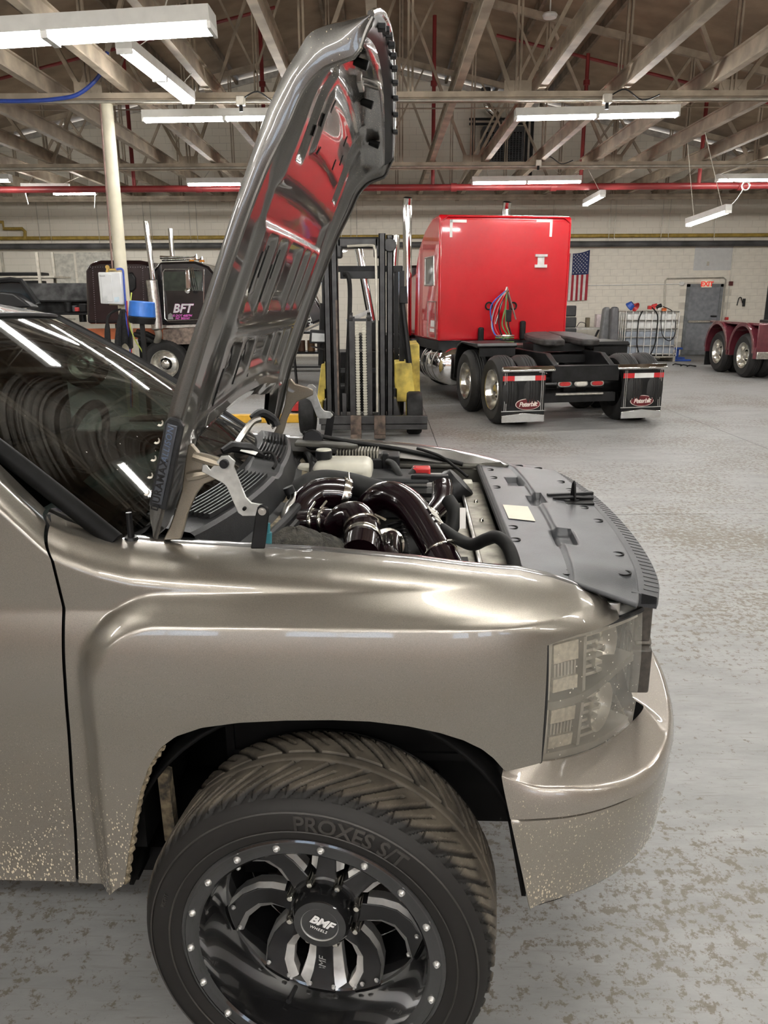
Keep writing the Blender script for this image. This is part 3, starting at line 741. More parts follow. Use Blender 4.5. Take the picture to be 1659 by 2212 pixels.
# spokes: eight, each a black face that sweeps sideways as it meets the barrel, with a milled window edge
DV_ = 0.062
def spoke(k):
    th0 = 2*math.pi*k/8 + 0.05
    # centreline in (radius, angle) with a hooked tip
    sgn = 1 if k % 2 == 0 else -1
    R = [0.070, 0.10, 0.135, 0.17, 0.205, 0.238]
    hook = [0.0, 0.0, 0.02, 0.07, 0.16, 0.30]
    wd = [0.030, 0.024, 0.021, 0.022, 0.026, 0.034]
    vv = [x+DV_ for x in (0.070, 0.078, 0.086, 0.088, 0.080, 0.066)]
    straight = (k in (0, 4))
    L_, R_, T_ = [], [], []
    for r, h, w_, v in zip(R, hook, wd, vv):
        th = th0 + (0 if straight else sg[k]*h)
        c = np.array([math.sin(th), math.cos(th)])*r; t = np.array([math.cos(th), -math.sin(th)])
        L_.append((c-t*w_, v)); R_.append((c+t*w_, v))
    mb = MB(); n = len(R)
    vs = []
    for i in range(n):
        for (p, v) in (L_[i], R_[i]):
            vs += [(p[0], v, p[1]), (p[0], v+0.045, p[1])]
    fs = []
    for i in range(n-1):
        a, b = i*4, (i+1)*4
        fs += [(a, a+2, b+2, b), (a+1, b+1, b+3, a+3), (a, b, b+1, a+1), (a+2, a+3, b+3, b+2)]
    mb.add(vs, fs); mb.build('spoke', M_satin, wh, bevel=0.0025)
    # milled edge strips with rivets on both sides
    for side, arr in ((-1, L_), (1, R_)):
        ms = MB(); vs = []; fs = []
        for i in range(1, n):
            p, v = arr[i]; q = arr[i][0]; c = (L_[i][0]+R_[i][0])/2; dv = (q-c)/np.linalg.norm(q-c)
            e = (0.012 + 0.016*(i/(n-1))) if (side == sg[k] or sg[k] == 0) else 0.007
            p0 = q; p1 = q + dv*e
            vs += [(p0[0], v+0.002, p0[1]), (p1[0], v+0.016, p1[1]), (p1[0], v+0.04, p1[1])]
        for i in range(n-2):
            a = i*3; fs += [(a, a+1, a+4, a+3), (a+1, a+2, a+5, a+4)]
        ms.add(vs, fs); ms.build('milled_edge', M_mill, wh, angle=25)
sg = {0: 0, 1: 1, 2: 1, 3: 1, 4: 0, 5: -1, 6: -1, 7: -1}
for k in range(8): spoke(k)
rv = MB().lathe([(0, -0.006), (0.004, -0.005), (0.006, 0.0)], (0,0,0), (0,1,0), 10).build('rivet', M_mill, wh, loc=(0.09, 0.066+DV_, -0.205))
for k in range(8):
    for d_ in (-0.13, 0.13):
        th = 2*math.pi*k/8 + 0.05 + d_ + sg[k]*0.28; inst(rv, (0.226*math.sin(th), 0.066+DV_, 0.226*math.cos(th)), wh)
# hub pad, centre cap, lug nuts
MB().lathe([(0.075, 0.12), (0.088, 0.10), (0.09, 0.078), (0.082, 0.070), (0.07, 0.070)], (0,DV_,0), (0,1,0), 48).build('hub_pad', M_satin, wh)
MB().lathe([(0.076, 0.095), (0.074, 0.055), (0.070, 0.030), (0.062, 0.020), (0.045, 0.018), (0.044, 0.022), (0.0, 0.022)], (0,DV_,0), (0,1,0), 48).build('centre_cap', M_gloss, wh, angle=30)
MB().lathe([(0.043, 0.0215), (0.0445, 0.0185), (0.0465, 0.0185), (0.048, 0.0215)], (0,DV_,0), (0,1,0), 48).build('logo_ring', M_mill, wh)
M_ink = mat('white ink', (0.85, 0.85, 0.84), 0.5, var=0.02)
capA = (math.cos(-0.33), 0, math.sin(-0.33)); capB = (-math.sin(-0.33), 0, math.cos(-0.33))
text('logo_lettering', 'BMF', M_ink, wh, (0.004, 0.0205+DV_, 0.006), capA, capB, size=0.030, depth=0.001, shear=0.3, bold=0.0012)
text('logo_lettering', 'WHEELS', M_ink, wh, (-0.004, 0.0205+DV_, -0.014), capA, capB, size=0.0105, depth=0.001, shear=0.2, spacing=1.15)
text('spoke_lettering', 'BMF', M_mill, wh, (-0.012, 0.0835+DV_, -0.180), (0.05, 0, 1), (-1, 0, 0.05), size=0.026, depth=0.0008, shear=0.2)
nut = MB().lathe([(0, -0.016), (0.006, -0.0155), (0.0095, -0.011), (0.011, -0.004), (0.011, 0.03)], (0,0,0), (0,1,0), 12).build('lug_nut', M_clamp, wh)
for i in range(8):
    th = 2*math.pi*(i+0.5)/8 + 0.05; loc = (0.086*math.sin(th), 0.062+DV_, 0.086*math.cos(th))
    if i == 0: nut.location = loc
    else: inst(nut, loc, wh)
MB().cyl((-0.075, 0.12, -0.232), (-0.078, 0.075, -0.220), 0.0055, 0.0045, 10).cyl((-0.078, 0.077, -0.2205), (-0.0785, 0.066, -0.219), 0.0065, n=10).build('valve_stem', M_black, wh)

# wheel well liner
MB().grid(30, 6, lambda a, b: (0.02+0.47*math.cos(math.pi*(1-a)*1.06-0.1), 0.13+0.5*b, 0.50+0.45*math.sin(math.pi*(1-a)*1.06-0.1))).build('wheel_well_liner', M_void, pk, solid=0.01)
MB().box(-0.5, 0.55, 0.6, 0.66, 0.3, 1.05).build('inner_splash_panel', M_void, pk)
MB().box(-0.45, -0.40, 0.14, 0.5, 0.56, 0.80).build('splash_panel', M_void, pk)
mf = MB().prism([(0,0),(0.032,-0.01),(0.038,-0.17),(0.02,-0.205),(0.004,-0.19)], (-0.372, 0.17, 0.745), (0.8,0,0), (0,0,1), (0, 0.03, 0)).build('mud_flap', mat('muddy black rubber', (0.03,0.026,0.02), 0.9, var=0.6, scale=50, col2=(0.2,0.16,0.1)), pk)
MB().cyl((0.0, 0.3, 0.405), (0.0, 1.64, 0.405), 0.05).box(-0.12, 0.12, 0.35, 1.6, 0.3, 0.36).build('axle', M_void, pk)
# the other front wheel, plain
MB().lathe([(0.2, 0), (0.3, -0.0), (0.39, 0.02), (0.405, 0.06), (0.405, 0.24), (0.38, 0.28), (0.2, 0.28)], (0, 1.65, 0.405), (0,1,0), 40).build('far_front_tyre', M_rubber, pk)
MB().lathe([(0.2, 0), (0.3, -0.0), (0.39, 0.02), (0.405, 0.06), (0.405, 0.24), (0.38, 0.28), (0.2, 0.28)], (-3.5, 0.03, 0.405), (0,1,0), 40).build('rear_tyre', M_rubber, pk)
MB().lathe([(0.2, 0), (0.3, -0.0), (0.39, 0.02), (0.405, 0.06), (0.405, 0.24), (0.38, 0.28), (0.2, 0.28)], (-3.5, 1.65, 0.405), (0,1,0), 40).build('rear_tyre', M_rubber, pk)
MB().box(-3.2, 0.3, 0.25, 1.69, 0.40, 0.47).build('underbody', M_void, pk)
MB().box(-4.6, UD-0.02, 0.12, 1.82, 0.6, 1.25).box(-4.6, -0.5, 0.5, 1.4, 0.4, 0.6).build('cargo_bed', M_paint, pk, bevel=0.05)
# ================================================================== hood (raised)
H_OUT = [LV(x, y, 0.205) for x, y in [(330,1150),(324,1095),(345,990),(375,850),(450,622),(520,400),(570,250),(608,160),(640,105),(664,66),(700,47),(760,33),(800,20)]]
H_HEM = [LV(x, y, 0.20) for x, y in [(332,1166),(352,1085),(378,950),(401,870),(468,650),(556,400),(613,275),(650,190),(690,143),(722,127),(765,108),(785,58),(801,24)]]
_al = [0.0]
for _i in range(1, len(H_HEM)): _al.append(_al[-1] + float(np.linalg.norm(H_HEM[_i]-H_HEM[_i-1])))
def h_curve(tab, s):
    t = float(np.interp(s*_al[-1], _al, list(range(len(_al))))); i = min(len(tab)-2, int(t)); f = t-i
    p0, p1, p2, p3 = tab[max(i-1,0)], tab[i], tab[i+1], tab[min(i+2,len(tab)-1)]
    return 0.5*((2*p1)+(-p0+p2)*f+(2*p0-5*p1+4*p2-p3)*f*f+(-p0+3*p1-3*p2+p3)*f**3)
BOW = np.array([0.02, 0, 0.14])
def h_s0(a):                                    # rear edge is arched over the cowl
    k = min(a, 1-a)
    return 0.185*ss((k-0.05)/0.10) + 0.03*ss((k-0.12)/0.3)
def h_pt(tab, s, a, dp=0.0, other=None):
    p = h_curve(tab, s)
    if other is not None: p = p + (h_curve(other, s)-p)*dp
    c = 4*a*(1-a)
    p = p + BOW*c*ss((s-0.55)/0.45)
    v = 0.205 + a*2*(VC-0.205)
    # hood narrows a little towards the nose
    if other is None or True: v = VC + (v-VC)*(1-0.03*ss((s-0.6)/0.4))
    return np.array([p[0], v, p[2]])
def hood_skin(a, b):
    s0 = h_s0(a); s = lerp(s0, 1.0, b); c = 4*a*(1-a)
    p = h_pt(H_OUT, s, a); n = np.array([-0.94, 0, 0.33])
    return p + n*(0.028*c**0.6)*ss((1-s)/0.25)
hood = MB().grid(60, 60, hood_skin).build('hood', M_paint_shaded, pk, angle=60)
# rolled side edges
for m_ in (False, True):
    def roll(a, b):
        s = a; p = h_pt(H_OUT, s, 0.0); q = h_pt(H_HEM, s, 0.0); r = p + (q-p)*b; r = r + np.array([0, -0.005*math.sin(math.pi*b) + 0.002*b, 0])
        return mir(r) if m_ else r
    MB().grid(90, 8, roll).build('hood_side', M_paint_shaded, hood, angle=60)
    MB().tube([mir(h_pt(H_HEM, i/60, 0)+np.array([0.002, 0.004, 0])) if m_ else h_pt(H_HEM, i/60, 0)+np.array([0.002, 0.004, 0]) for i in range(61)], 0.0045, 6).build('hem_seam', M_paint_shaded, hood)
def sm(x, a, b, e): return ss((x-a)/e)*ss((b-x)/e)
def h_depth(s, a):
    k = min(a, 1-a); s0 = h_s0(a)
    d = 0.22
    d += 0.50*sm(k, 0.03, 0.165, 0.02)*sm(s, 0.16, 0.93, 0.05)                # wide side channel
    if s < 0.66:
        for (k0, k1) in ((0.205, 0.285), (0.31, 0.39), (0.42, 0.62)):
            for (q0, q1) in ((s0+0.065, 0.375), (0.43, 0.60)):
                d += 0.50*sm(k, k0, k1, 0.014)*sm(s, q0, q1, 0.02)
                d -= 0.16*sm(k, k0+0.03, k1-0.012, 0.008)*sm(s, q0+0.03, q1-0.03, 0.012)
        d -= 0.18*sm(s, 0.375, 0.43, 0.02)*ss((k-0.16)/0.03)                   # cross rib
        d -= 0.20*ss((s0+0.05-s)/0.02)*ss((k-0.04)/0.05)                       # arch flange
    d += 0.55*sm(s, 0.60, 0.695, 0.022)*ss((k-0.15)/0.03)                      # cross trough
    d -= 0.20*sm(s, 0.74, 0.86, 0.02)*sm(k, 0.29, 0.52, 0.02)                  # raised centre of the front panel
    d += 0.34*sm(s, 0.72, 0.90, 0.02)*sm(k, 0.20, 0.27, 0.015)
    d += 0.22*sm(s, 0.87, 0.94, 0.015)*ss((k-0.13)/0.04)
    d *= ss(k/0.02)
    return max(0.02, min(0.86, d))
def hood_inner(a, b):
    s0 = h_s0(a); s = lerp(s0, 0.975, b)
    return h_pt(H_HEM, s, a, h_depth(s, a), H_OUT)
ip = MB().grid(150, 130, hood_inner).build('hood_inner_panel', M_paint_shaded, hood, angle=50)
def hp(s, a, lift=0.0):
    p = h_pt(H_HEM, s, a, h_depth(s, a), H_OUT); q = h_curve(H_HEM, s)-h_curve(H_OUT, s); q = q/np.linalg.norm(q)
    return p + np.array([q[0], 0, q[2]])*lift
def h_dir(s, a):
    d = hp(s+0.01, a)-hp(s-0.01, a); d[1] = 0; return d/np.linalg.norm(d)
# rear edge closing flange
MB().grid(80, 4, lambda a, b: h_pt(H_HEM, h_s0(a), a, b*0.98, H_OUT)).build('rear_flange', M_paint_shaded, hood)
# pressed slots
for (s, a, ln) in [(0.27,0.195,0.10),(0.34,0.255,0.07),(0.30,0.305,0.08),(0.34,0.36,0.07),(0.52,0.195,0.10),(0.54,0.255,0.08),(0.50,0.305,0.10),(0.54,0.36,0.08),(0.30,0.425,0.08),(0.52,0.425,0.10)]+[(0.80,0.30,0.03),(0.83,0.33,0.03),(0.78,0.27,0.025),(0.76,0.34,0.02),(0.82,0.60,0.03),(0.79,0.63,0.03),(0.77,0.56,0.03),(0.74,0.22,0.04)]+[][:0] or [(0.26,0.24,0.07),(0.32,0.24,0.06),(0.30,0.33,0.07),(0.43,0.25,0.07),(0.46,0.33,0.08),(0.28,0.44,0.06),(0.44,0.44,0.07),(0.72,0.22,0.03),(0.74,0.26,0.02),(0.70,0.27,0.02),(0.66,0.24,0.02),(0.69,0.33,0.02),(0.71,0.60,0.03),(0.68,0.63,0.03),(0.45,0.62,0.07),(0.30,0.66,0.07),(0.76,0.56,0.03),(0.78,0.30,0.03)]:
    d = h_dir(s, a); p = hp(s, a, 0.0015)
    MB().prism([(-ln/2, -0.006), (ln/2, -0.006), (ln/2, 0.006), (-ln/2, 0.006)], p, d, (0,1,0), np.cross(d, [0,1,0])*0.001).build('slot', M_void, hood)
# front lip: dark seal strip with clips, then the leading edge
def lipf(a, b):
    aa = lerp(0.02, 0.98, a)
    p = hp(0.955, aa, 0.0); q = h_pt(H_OUT, 1.0, aa); m_ = lerp(p, q, b); return m_ + np.array([0.012, 0, -0.004])*math.sin(math.pi*b)
seal = MB().grid(60, 6, lipf).build('front_seal', M_black, hood)
MB().tube([h_pt(H_OUT, 1.0, a/60) for a in range(61)], 0.007, 8).build('leading_edge', M_paint_shaded, hood)
clip = MB().box(-0.007, 0.010, -0.012, 0.012, -0.006, 0.006).build('clip', M_plastic, hood, bevel=0.002)
first = True
for i in range(10):
    a = 0.10 + 0.085*i; p = np.array(lipf(a, 0.45)) + np.array([0.008, 0, 0])
    if i == 0: clip.location = tuple(p)
    else: inst(clip, tuple(p), hood)
for (s, a) in [(0.88,0.10),(0.91,0.33),(0.91,0.84),(0.90,0.60)]:
    p = hp(s, a); MB().cyl(p, p+np.array([0.034, 0, -0.012]), 0.010, 0.012, 16).build('rubber_bumper', M_rubber, hood, bevel=0.002)
p = hp(0.905, 0.47)
MB().tube(smooth_path([p+np.array([0,-0.03,0]), p+np.array([0.05,-0.03,-0.015]), p+np.array([0.055,0.0,-0.018]), p+np.array([0.05,0.03,-0.015]), p+np.array([0,0.03,0])], 5), 0.005, 8).build('striker', M_alu, hood)
MB().box(-0.004, 0.012, -0.05, 0.05, -0.02, 0.02).build('striker_plate', M_alu, hood, loc=tuple(p), bevel=0.003)
# weather lip at the nose corner
# side badge
bd = (LV(340, 1085, 0.195) - LV(374, 915, 0.195)); bl = np.linalg.norm([bd[0], bd[2]])
bA = -bd/np.linalg.norm(bd); bB = np.array([-bA[2], 0, bA[0]])   # along the edge (up), across
bo = (LV(345, 1085, 0.192) + LV(372, 915, 0.192))/2
M_badge = mat('dark chrome badge', (0.10, 0.11, 0.125), 0.3, 0.8, var=0.1)
MB().prism([(-bl/2-0.01, -0.022), (bl/2, -0.022), (bl/2+0.012, -0.012), (bl/2+0.012, 0.010), (bl/2, 0.016), (-bl/2-0.01, 0.016)], bo+np.array([0,-0.010,0]), bA, bB, (0, 0.016, 0)).build('badge_plate', M_plastic, hood, bevel=0.003)
MB().prism([(-bl/2, -0.012), (bl/2, -0.012), (bl/2, 0.010), (-bl/2, 0.010)], bo+np.array([0,-0.014,0]), bA, bB, (0, 0.006, 0)).build('badge', M_badge, hood, bevel=0.002)
text('badge_lettering', 'DURAMAX', M_black, hood, bo+np.array([0,-0.0147,0])-bA*bl*0.26, bA, bB, size=0.022, depth=0.0012, spacing=1.1, bold=0.0004)
text('badge_lettering', 'ALLISON', mat('blue chrome', (0.16, 0.22, 0.34), 0.3, 0.7), hood, bo+np.array([0,-0.0147,0])+bA*bl*0.25, bA, bB, size=0.018, depth=0.0012, shear=0.2, spacing=1.1)
lv = MB().lathe([(0.004, 0), (0.0075, 0.001), (0.008, 0.003)], (0,0,0), (0,-1,0), 10, 0, math.pi).build('louver', M_conduit, hood)
for i in range(5):
    p = bo + bA*(-bl/2+0.02+i*bl/4.6) + bB*0.025 + np.array([0,-0.012,0])
    if i == 0: lv.location = tuple(p)
    else: inst(lv, tuple(p), hood)

# ---------------------------------------------------------------- hinges
M_bronze = car_paint('taupe metallic hinge paint', (0.27, 0.235, 0.18), 0, 0.1, dirt=False, rough=0.4)
def poly_part(name, pts, v, th, m_, parent, far=False, bevel=0.003):
    P = [LV(x, y, v) for x, y in pts]; vv = 2*VC - v - th if far else v
    return MB().prism([(p[0], p[2]) for p in P], (0, vv, 0), (1,0,0), (0,0,1), (0, th, 0)).build(name, m_, parent, bevel=bevel)
for far in (False, True):
    hg = empty('hood_hinge', (0,0,0), 0, pk)
    poly_part('hinge_arm', [(405,962),(413,958),(430,978),(482,992),(500,1000),(502,1020),(470,1034),(440,1046),(424,1068),(405,1110),(398,1140),(390,1166),(352,1168),(365,1140),(376,1110),(392,1060),(398,1010)], 0.262, 0.014, M_bronze, hg, far)
    poly_part('link_plate', [(477,985),(493,984),(508,997),(505,1009),(531,1074),(543,1086),(567,1090),(577,1103),(567,1115),(524,1115),(514,1108),(490,1053),(483,1045),(435,1019),(437,1004),(446,1003),(454,1014),(466,1000)], 0.250, 0.006, M_zinc, hg, far, 0.0015)
    poly_part('link_bracket', [(556,1096),(563,1090),(572,1090),(580,1098),(581,1112),(572,1186),(541,1186),(551,1115)], 0.243, 0.006, M_black, hg, far)
    sgn = -1 if not far else 1
    for (x, y, r, m_) in [(483,1003,0.010,M_black),(566,1105,0.009,M_alu),(527,1100,0.004,M_void)]:
        p = LV(x, y, 0.24); 
        if far: p = np.array(mir(p))
        MB().cyl(p, p+np.array([0, -sgn*0.012, 0]), r, n=12).cyl(p+np.array([0, sgn*0.004, 0]), p, r*0.65, n=6).build('hinge_bolt', m_, hg)
    for (x0, y0, x1, y1) in [(418,985,490,1008),(405,1030,450,1022)]:
        p, q = LV(x0, y0, 0.258), LV(x1, y1, 0.258)
        if far: p, q = np.array(mir(p)), np.array(mir(q))
        MB().tube([p, (p+q)/2, q], [0.010, 0.011, 0.007], 8).build('stiffening_bead', M_bronze, hg)

# ================================================================== headlamp
_ht = [LS(x, y, 0.012) for x, y in [(1176,1384),(1184,1372),(1240,1356),(1290,1345),(1345,1328),(1386,1310)]]
_hb = [LS(x, y, 0.012) for x, y in [(1168,1640),(1184,1640),(1240,1628),(1300,1606),(1350,1570),(1390,1526)]]
HU0 = U_HL + 0.006; HU1 = 0.772
def hl_zt(u): return interp(u, [p[0] for p in _ht], [p[2] for p in _ht])
def hl_zb(u): return interp(u, [p[0] for p in _hb], [p[2] for p in _hb])
def hl_pt(a, b, off=0.0):
    u = lerp(HU0, HU1, a); z = lerp(hl_zb(u), hl_zt(u), b)
    bul = 0.008*math.sin(math.pi*b)
    n = np.array([1.16*2*max(0, u-0.3), -1, 0]); n = n/np.linalg.norm(n)
    return np.array([u, plan(u)-0.004, z]) + n*(bul - off)
def lens_material():
    m = bpy.data.materials.new('yellowed headlamp lens'); m.use_nodes = True; nt = m.node_tree; L = nt.links; N = nt.nodes
    out = N['Material Output']
    tr = nd(nt, 'ShaderNodeBsdfTransparent'); tr.inputs['Color'].default_value = (0.96, 0.945, 0.90, 1)
    gl = nd(nt, 'ShaderNodeBsdfGlossy'); gl.inputs['Roughness'].default_value = 0.06
    fr = nd(nt, 'ShaderNodeFresnel'); fr.inputs['IOR'].default_value = 1.5
    mx = nd(nt, 'ShaderNodeMixShader'); L.new(fr.outputs[0], mx.inputs[0]); L.new(tr.outputs[0], mx.inputs[1]); L.new(gl.outputs[0], mx.inputs[2])
    df = nd(nt, 'ShaderNodeBsdfDiffuse'); df.inputs['Color'].default_value = (0.72, 0.69, 0.60, 1)
    tc = nd(nt, 'ShaderNodeTexCoord'); nz = nd(nt, 'ShaderNodeTexNoise'); nz.inputs['Scale'].default_value = 9; nz.inputs['Detail'].default_value = 6; L.new(tc.outputs['Object'], nz.inputs['Vector'])
    mr = nd(nt, 'ShaderNodeMapRange'); mr.inputs['From Min'].default_value = 0.3; mr.inputs['From Max'].default_value = 0.7; mr.inputs['To Min'].default_value = 0.10; mr.inputs['To Max'].default_value = 0.24
    L.new(nz.outputs['Fac'], mr.inputs['Value'])
    vo = nd(nt, 'ShaderNodeTexVoronoi'); vo.inputs['Scale'].default_value = 85; L.new(tc.outputs['Object'], vo.inputs['Vector'])
    wn = nd(nt, 'ShaderNodeTexWhiteNoise'); L.new(vo.outputs['Color'], wn.inputs['Vector'])
    ml = nd(nt, 'ShaderNodeMath', operation='MULTIPLY'); L.new(wn.outputs['Value'], ml.inputs[0]); ml.inputs[1].default_value = 0.17
    lt = nd(nt, 'ShaderNodeMath', operation='LESS_THAN'); L.new(vo.outputs['Distance'], lt.inputs[0]); L.new(ml.outputs[0], lt.inputs[1])
    ma = nd(nt, 'ShaderNodeMath', operation='MAXIMUM'); L.new(mr.outputs[0], ma.inputs[0]); L.new(lt.outputs[0], ma.inputs[1])
    m2 = nd(nt, 'ShaderNodeMixShader'); L.new(ma.outputs[0], m2.inputs[0]); L.new(mx.outputs[0], m2.inputs[1]); L.new(df.outputs[0], m2.inputs[2])
    L.new(m2.outputs[0], out.inputs['Surface']); return m
M_lens = lens_material()
M_refl = mat('warm chrome reflector', (0.93, 0.90, 0.82), 0.28, 0.55, var=0.08, scale=15)
M_amber = mat('pale amber reflector', (0.86, 0.81, 0.69), 0.3, 0.2, var=0.1, scale=80)
for m_ in (False, True):
    hl = empty('headlamp', (0,0,0), 0, pk)
    MM = (lambda p: mir(p)) if m_ else (lambda p: p)
    MB().grid(40, 24, lambda a, b: MM(hl_pt(a, b))).build('lens', M_lens, hl)
    MB().tube([MM(hl_pt(*q, 0.002)) for q in [(0.0, t/10) for t in range(11)] + [(t/20, 1.0) for t in range(1, 21)]], 0.007, 6).build('lens_gasket', M_plastic, hl)
    MB().grid(24, 14, lambda a, b: MM(hl_pt(a, b, 0.055 + 0.05*a))).build('reflector_housing', M_refl, hl)
    if m_: continue
    # bezel frame between the lens and the reflector
    def hslab(a0, a1, b0, b1, off0, off1, name, mm, n=10):
        mb = MB()
        for i in range(n):
            A0, A1 = lerp(a0, a1, i/n), lerp(a0, a1, (i+1)/n)
            mb.hexa([hl_pt(A0, b0, off0), hl_pt(A1, b0, off0), hl_pt(A1, b0, off1), hl_pt(A0, b0, off1), hl_pt(A0, b1, off0), hl_pt(A1, b1, off0), hl_pt(A1, b1, off1), hl_pt(A0, b1, off1)])
        return mb.build(name, mm, hl)
    M_bez = mat('silver lamp bezel', (0.78, 0.76, 0.70), 0.3, 0.4, var=0.08)
    hslab(0.0, 0.09, 0.0, 1.0, 0.012, 0.06, 'bezel_frame', M_bez); hslab(0.0, 1.0, 0.93, 1.0, 0.012, 0.07, 'bezel_frame', M_bez); hslab(0.0, 1.0, 0.0, 0.06, 0.012, 0.07, 'bezel_frame', M_bez)
    # sweeping divider bar
    mb = MB()
    for i in range(16):
        A0, A1 = lerp(0.05, 0.95, i/16), lerp(0.05, 0.95, (i+1)/16); z0 = lambda A: 0.46 + 0.16*ss((A-0.25)/0.7)
        mb.hexa([hl_pt(A0, z0(A0)-0.03, 0.010), hl_pt(A1, z0(A1)-0.03, 0.010), hl_pt(A1, z0(A1)-0.03, 0.07), hl_pt(A0, z0(A0)-0.03, 0.07), hl_pt(A0, z0(A0)+0.03, 0.010), hl_pt(A1, z0(A1)+0.03, 0.010), hl_pt(A1, z0(A1)+0.03, 0.07), hl_pt(A0, z0(A0)+0.03, 0.07)])
    mb.build('divider_bar', mat('grey lamp bezel', (0.36, 0.35, 0.32), 0.35, 0.5, var=0.08), hl)
    for (b0, b1) in ((0.76, 0.90), (0.54, 0.64), (0.29, 0.40), (0.08, 0.18)): hslab(0.12, 0.36, b0, b1, 0.02, 0.05, 'side_reflector', M_amber, 4)
    for (b0, b1) in ((0.65, 0.75), (0.19, 0.28)):
        for i in range(7): hslab(0.13+i*0.033, 0.145+i*0.033, b0, b1, 0.022, 0.05, 'reflector_rib', M_refl, 1)
    hslab(0.395, 0.425, 0.5, 0.92, 0.014, 0.06, 'bezel_rib', M_bez, 2); hslab(0.395, 0.425, 0.07, 0.42, 0.014, 0.06, 'bezel_rib', M_bez, 2)
    for (b0, b1) in ((0.60, 0.90), (0.10, 0.42)):
        for i in range(6):
            b = lerp(b0, b1, i/5); hslab(0.45, 0.66, b-0.012, b+0.012, 0.03, 0.06, 'reflector_flute', M_refl, 3)
    for zc in (0.74, 0.27):                       # two bowl reflectors
        c = hl_pt(0.70, zc, 0.06); ax = np.array([0.8, -0.6, 0])
        MB().lathe([(0.012, -0.03), (0.03, -0.022), (0.05, 0.0), (0.062, 0.028)], c, ax, 24).build('bowl_reflector', M_refl, hl)
        MB().lathe([(0.0, 0.025), (0.008, 0.022), (0.009, -0.03)], c, ax, 12).build('bulb_shield', M_bez, hl)
MB().box(0.66, 0.70, 0.30, 0.36, 1.08, 1.125).build('lamp_bracket', M_alu, pk, bevel=0.006)

# ================================================================== bumper
_bo = [(0.405,0.078),(0.47,0.080),(0.56,0.092),(0.64,0.118),(0.72,0.162),(0.79,0.222),(0.845,0.30),(0.89,0.40),(0.93,0.54),(0.965,0.74),(0.975,0.97)]
_q = [LV(1083, 1658, 0.095)] + [LS(x, y) for x, y in ((1168,1643),(1205,1638),(1248,1629),(1300,1608),(1350,1573),(1390,1529))]
_bi = [(p[0], p[1]) for p in _q] + [(0.802,0.47),(0.818,0.60),(0.828,0.77),(0.83,0.97)]
_bz = [p[2] for p in _q] + [_q[-1][2]]*4
def bump_fn(rows):
    def fn(a, b):
        aa = a if a <= 0.5 else 1-a
        t = aa*2*10; i = min(9, int(t)); f = t-i
        def cr(tab):
            tab = [np.array(x, float) for x in tab]; p0, p1, p2, p3 = tab[max(i-1,0)], tab[i], tab[i+1], tab[min(i+2,10)]
            return 0.5*((2*p1)+(-p0+p2)*f+(2*p0-5*p1+4*p2-p3)*f*f+(-p0+3*p1-3*p2+p3)*f**3)
        O = cr(_bo); I = cr(_bi); zt = float(cr([[z] for z in _bz])[0]); 
        k, z = rows(b, zt, aa*2)
        p = I + (O-I)*k
        p = np.array([p[0] + 0.085*max(0, (0.84-z)/0.38)*max(0, 1-(aa*2)/0.30)**2, p[1]])
        cz = np.array([0.5*(p[0]*0+0.3), VC]); 
        r = (p[0], p[1], z)
        return mir(r) if a > 0.5 else r
    return fn
def upper_rows(b, zt, q):
    if b < 0.35: t = b/0.35; return (t*0.8, zt - 0.012*t*(1+1.2*q))
    if b < 0.7:
        t = (b-0.35)/0.35; an = t*math.pi/2
        return (0.8+0.2*math.sin(an)*1.0, zt-0.012*(1+1.2*q) - 0.045*(1-math.cos(an)))
    t = (b-0.7)/0.3; return (1.0-0.02*t, lerp(zt-0.057-0.0144*q, min(0.702, zt-0.065), t))
def lower_rows(b, zt, q):
    if b < 0.1: t = b/0.1; return (0.80+0.17*t, lerp(0.700, 0.694, t))
    if b < 0.85: t = (b-0.1)/0.75; return (0.97 - 0.25*t*t*(0.3+1.2*q), lerp(0.694, 0.475, t))
    t = (b-0.85)/0.15; return (0.97-0.25*(0.3+1.2*q) - 0.3*t*(0.3+q), lerp(0.475, 0.460, t))
bumper = MB().grid(140, 30, bump_fn(upper_rows)).build('front_bumper', car_paint('taupe metallic bumper paint', (0.36, 0.325, 0.285), 0.3, 1.25, thresh=0.07), pk, angle=45)
low = MB().grid(140, 24, bump_fn(lower_rows)).build('bumper_skirt', car_paint('taupe metallic skirt paint', (0.33, 0.30, 0.255), 0.2, 1.0, thresh=0.13), bumper, angle=45)
# end return of the bumper behind the wheel opening
MB().grid(3, 16, lambda a, b: (0.420 + 0.085*(0.84-lerp(0.82, 0.49, b))/0.38, 0.10+0.06*a, lerp(0.82, 0.49, b))).build('bumper_end', M_paint, bumper)
MB().grid(60, 3, lambda a, b: (lambda p: (p[0]-0.02*b, p[1]+0.03*b, 0.458-0.035*b))(bump_fn(lower_rows)(a*0.9+0.05, 1.0))).build('chin_lip', M_plastic, bumper, solid=0.006)
# lower air intake across the front face
_in = lambda a, b, o: np.array(bump_fn(lower_rows)(a, b)) + np.array([o, 0, 0])
mbi = MB()
for i in range(16):
    A0, A1 = lerp(0.36, 0.64, i/16), lerp(0.36, 0.64, (i+1)/16)
    mbi.hexa([_in(A0, 0.75, -0.02), _in(A1, 0.75, -0.02), _in(A1, 0.75, 0.004), _in(A0, 0.75, 0.004), _in(A0, 0.30, -0.02), _in(A1, 0.30, -0.02), _in(A1, 0.30, 0.004), _in(A0, 0.30, 0.004)])
mbi.build('lower_intake', M_void, bumper)

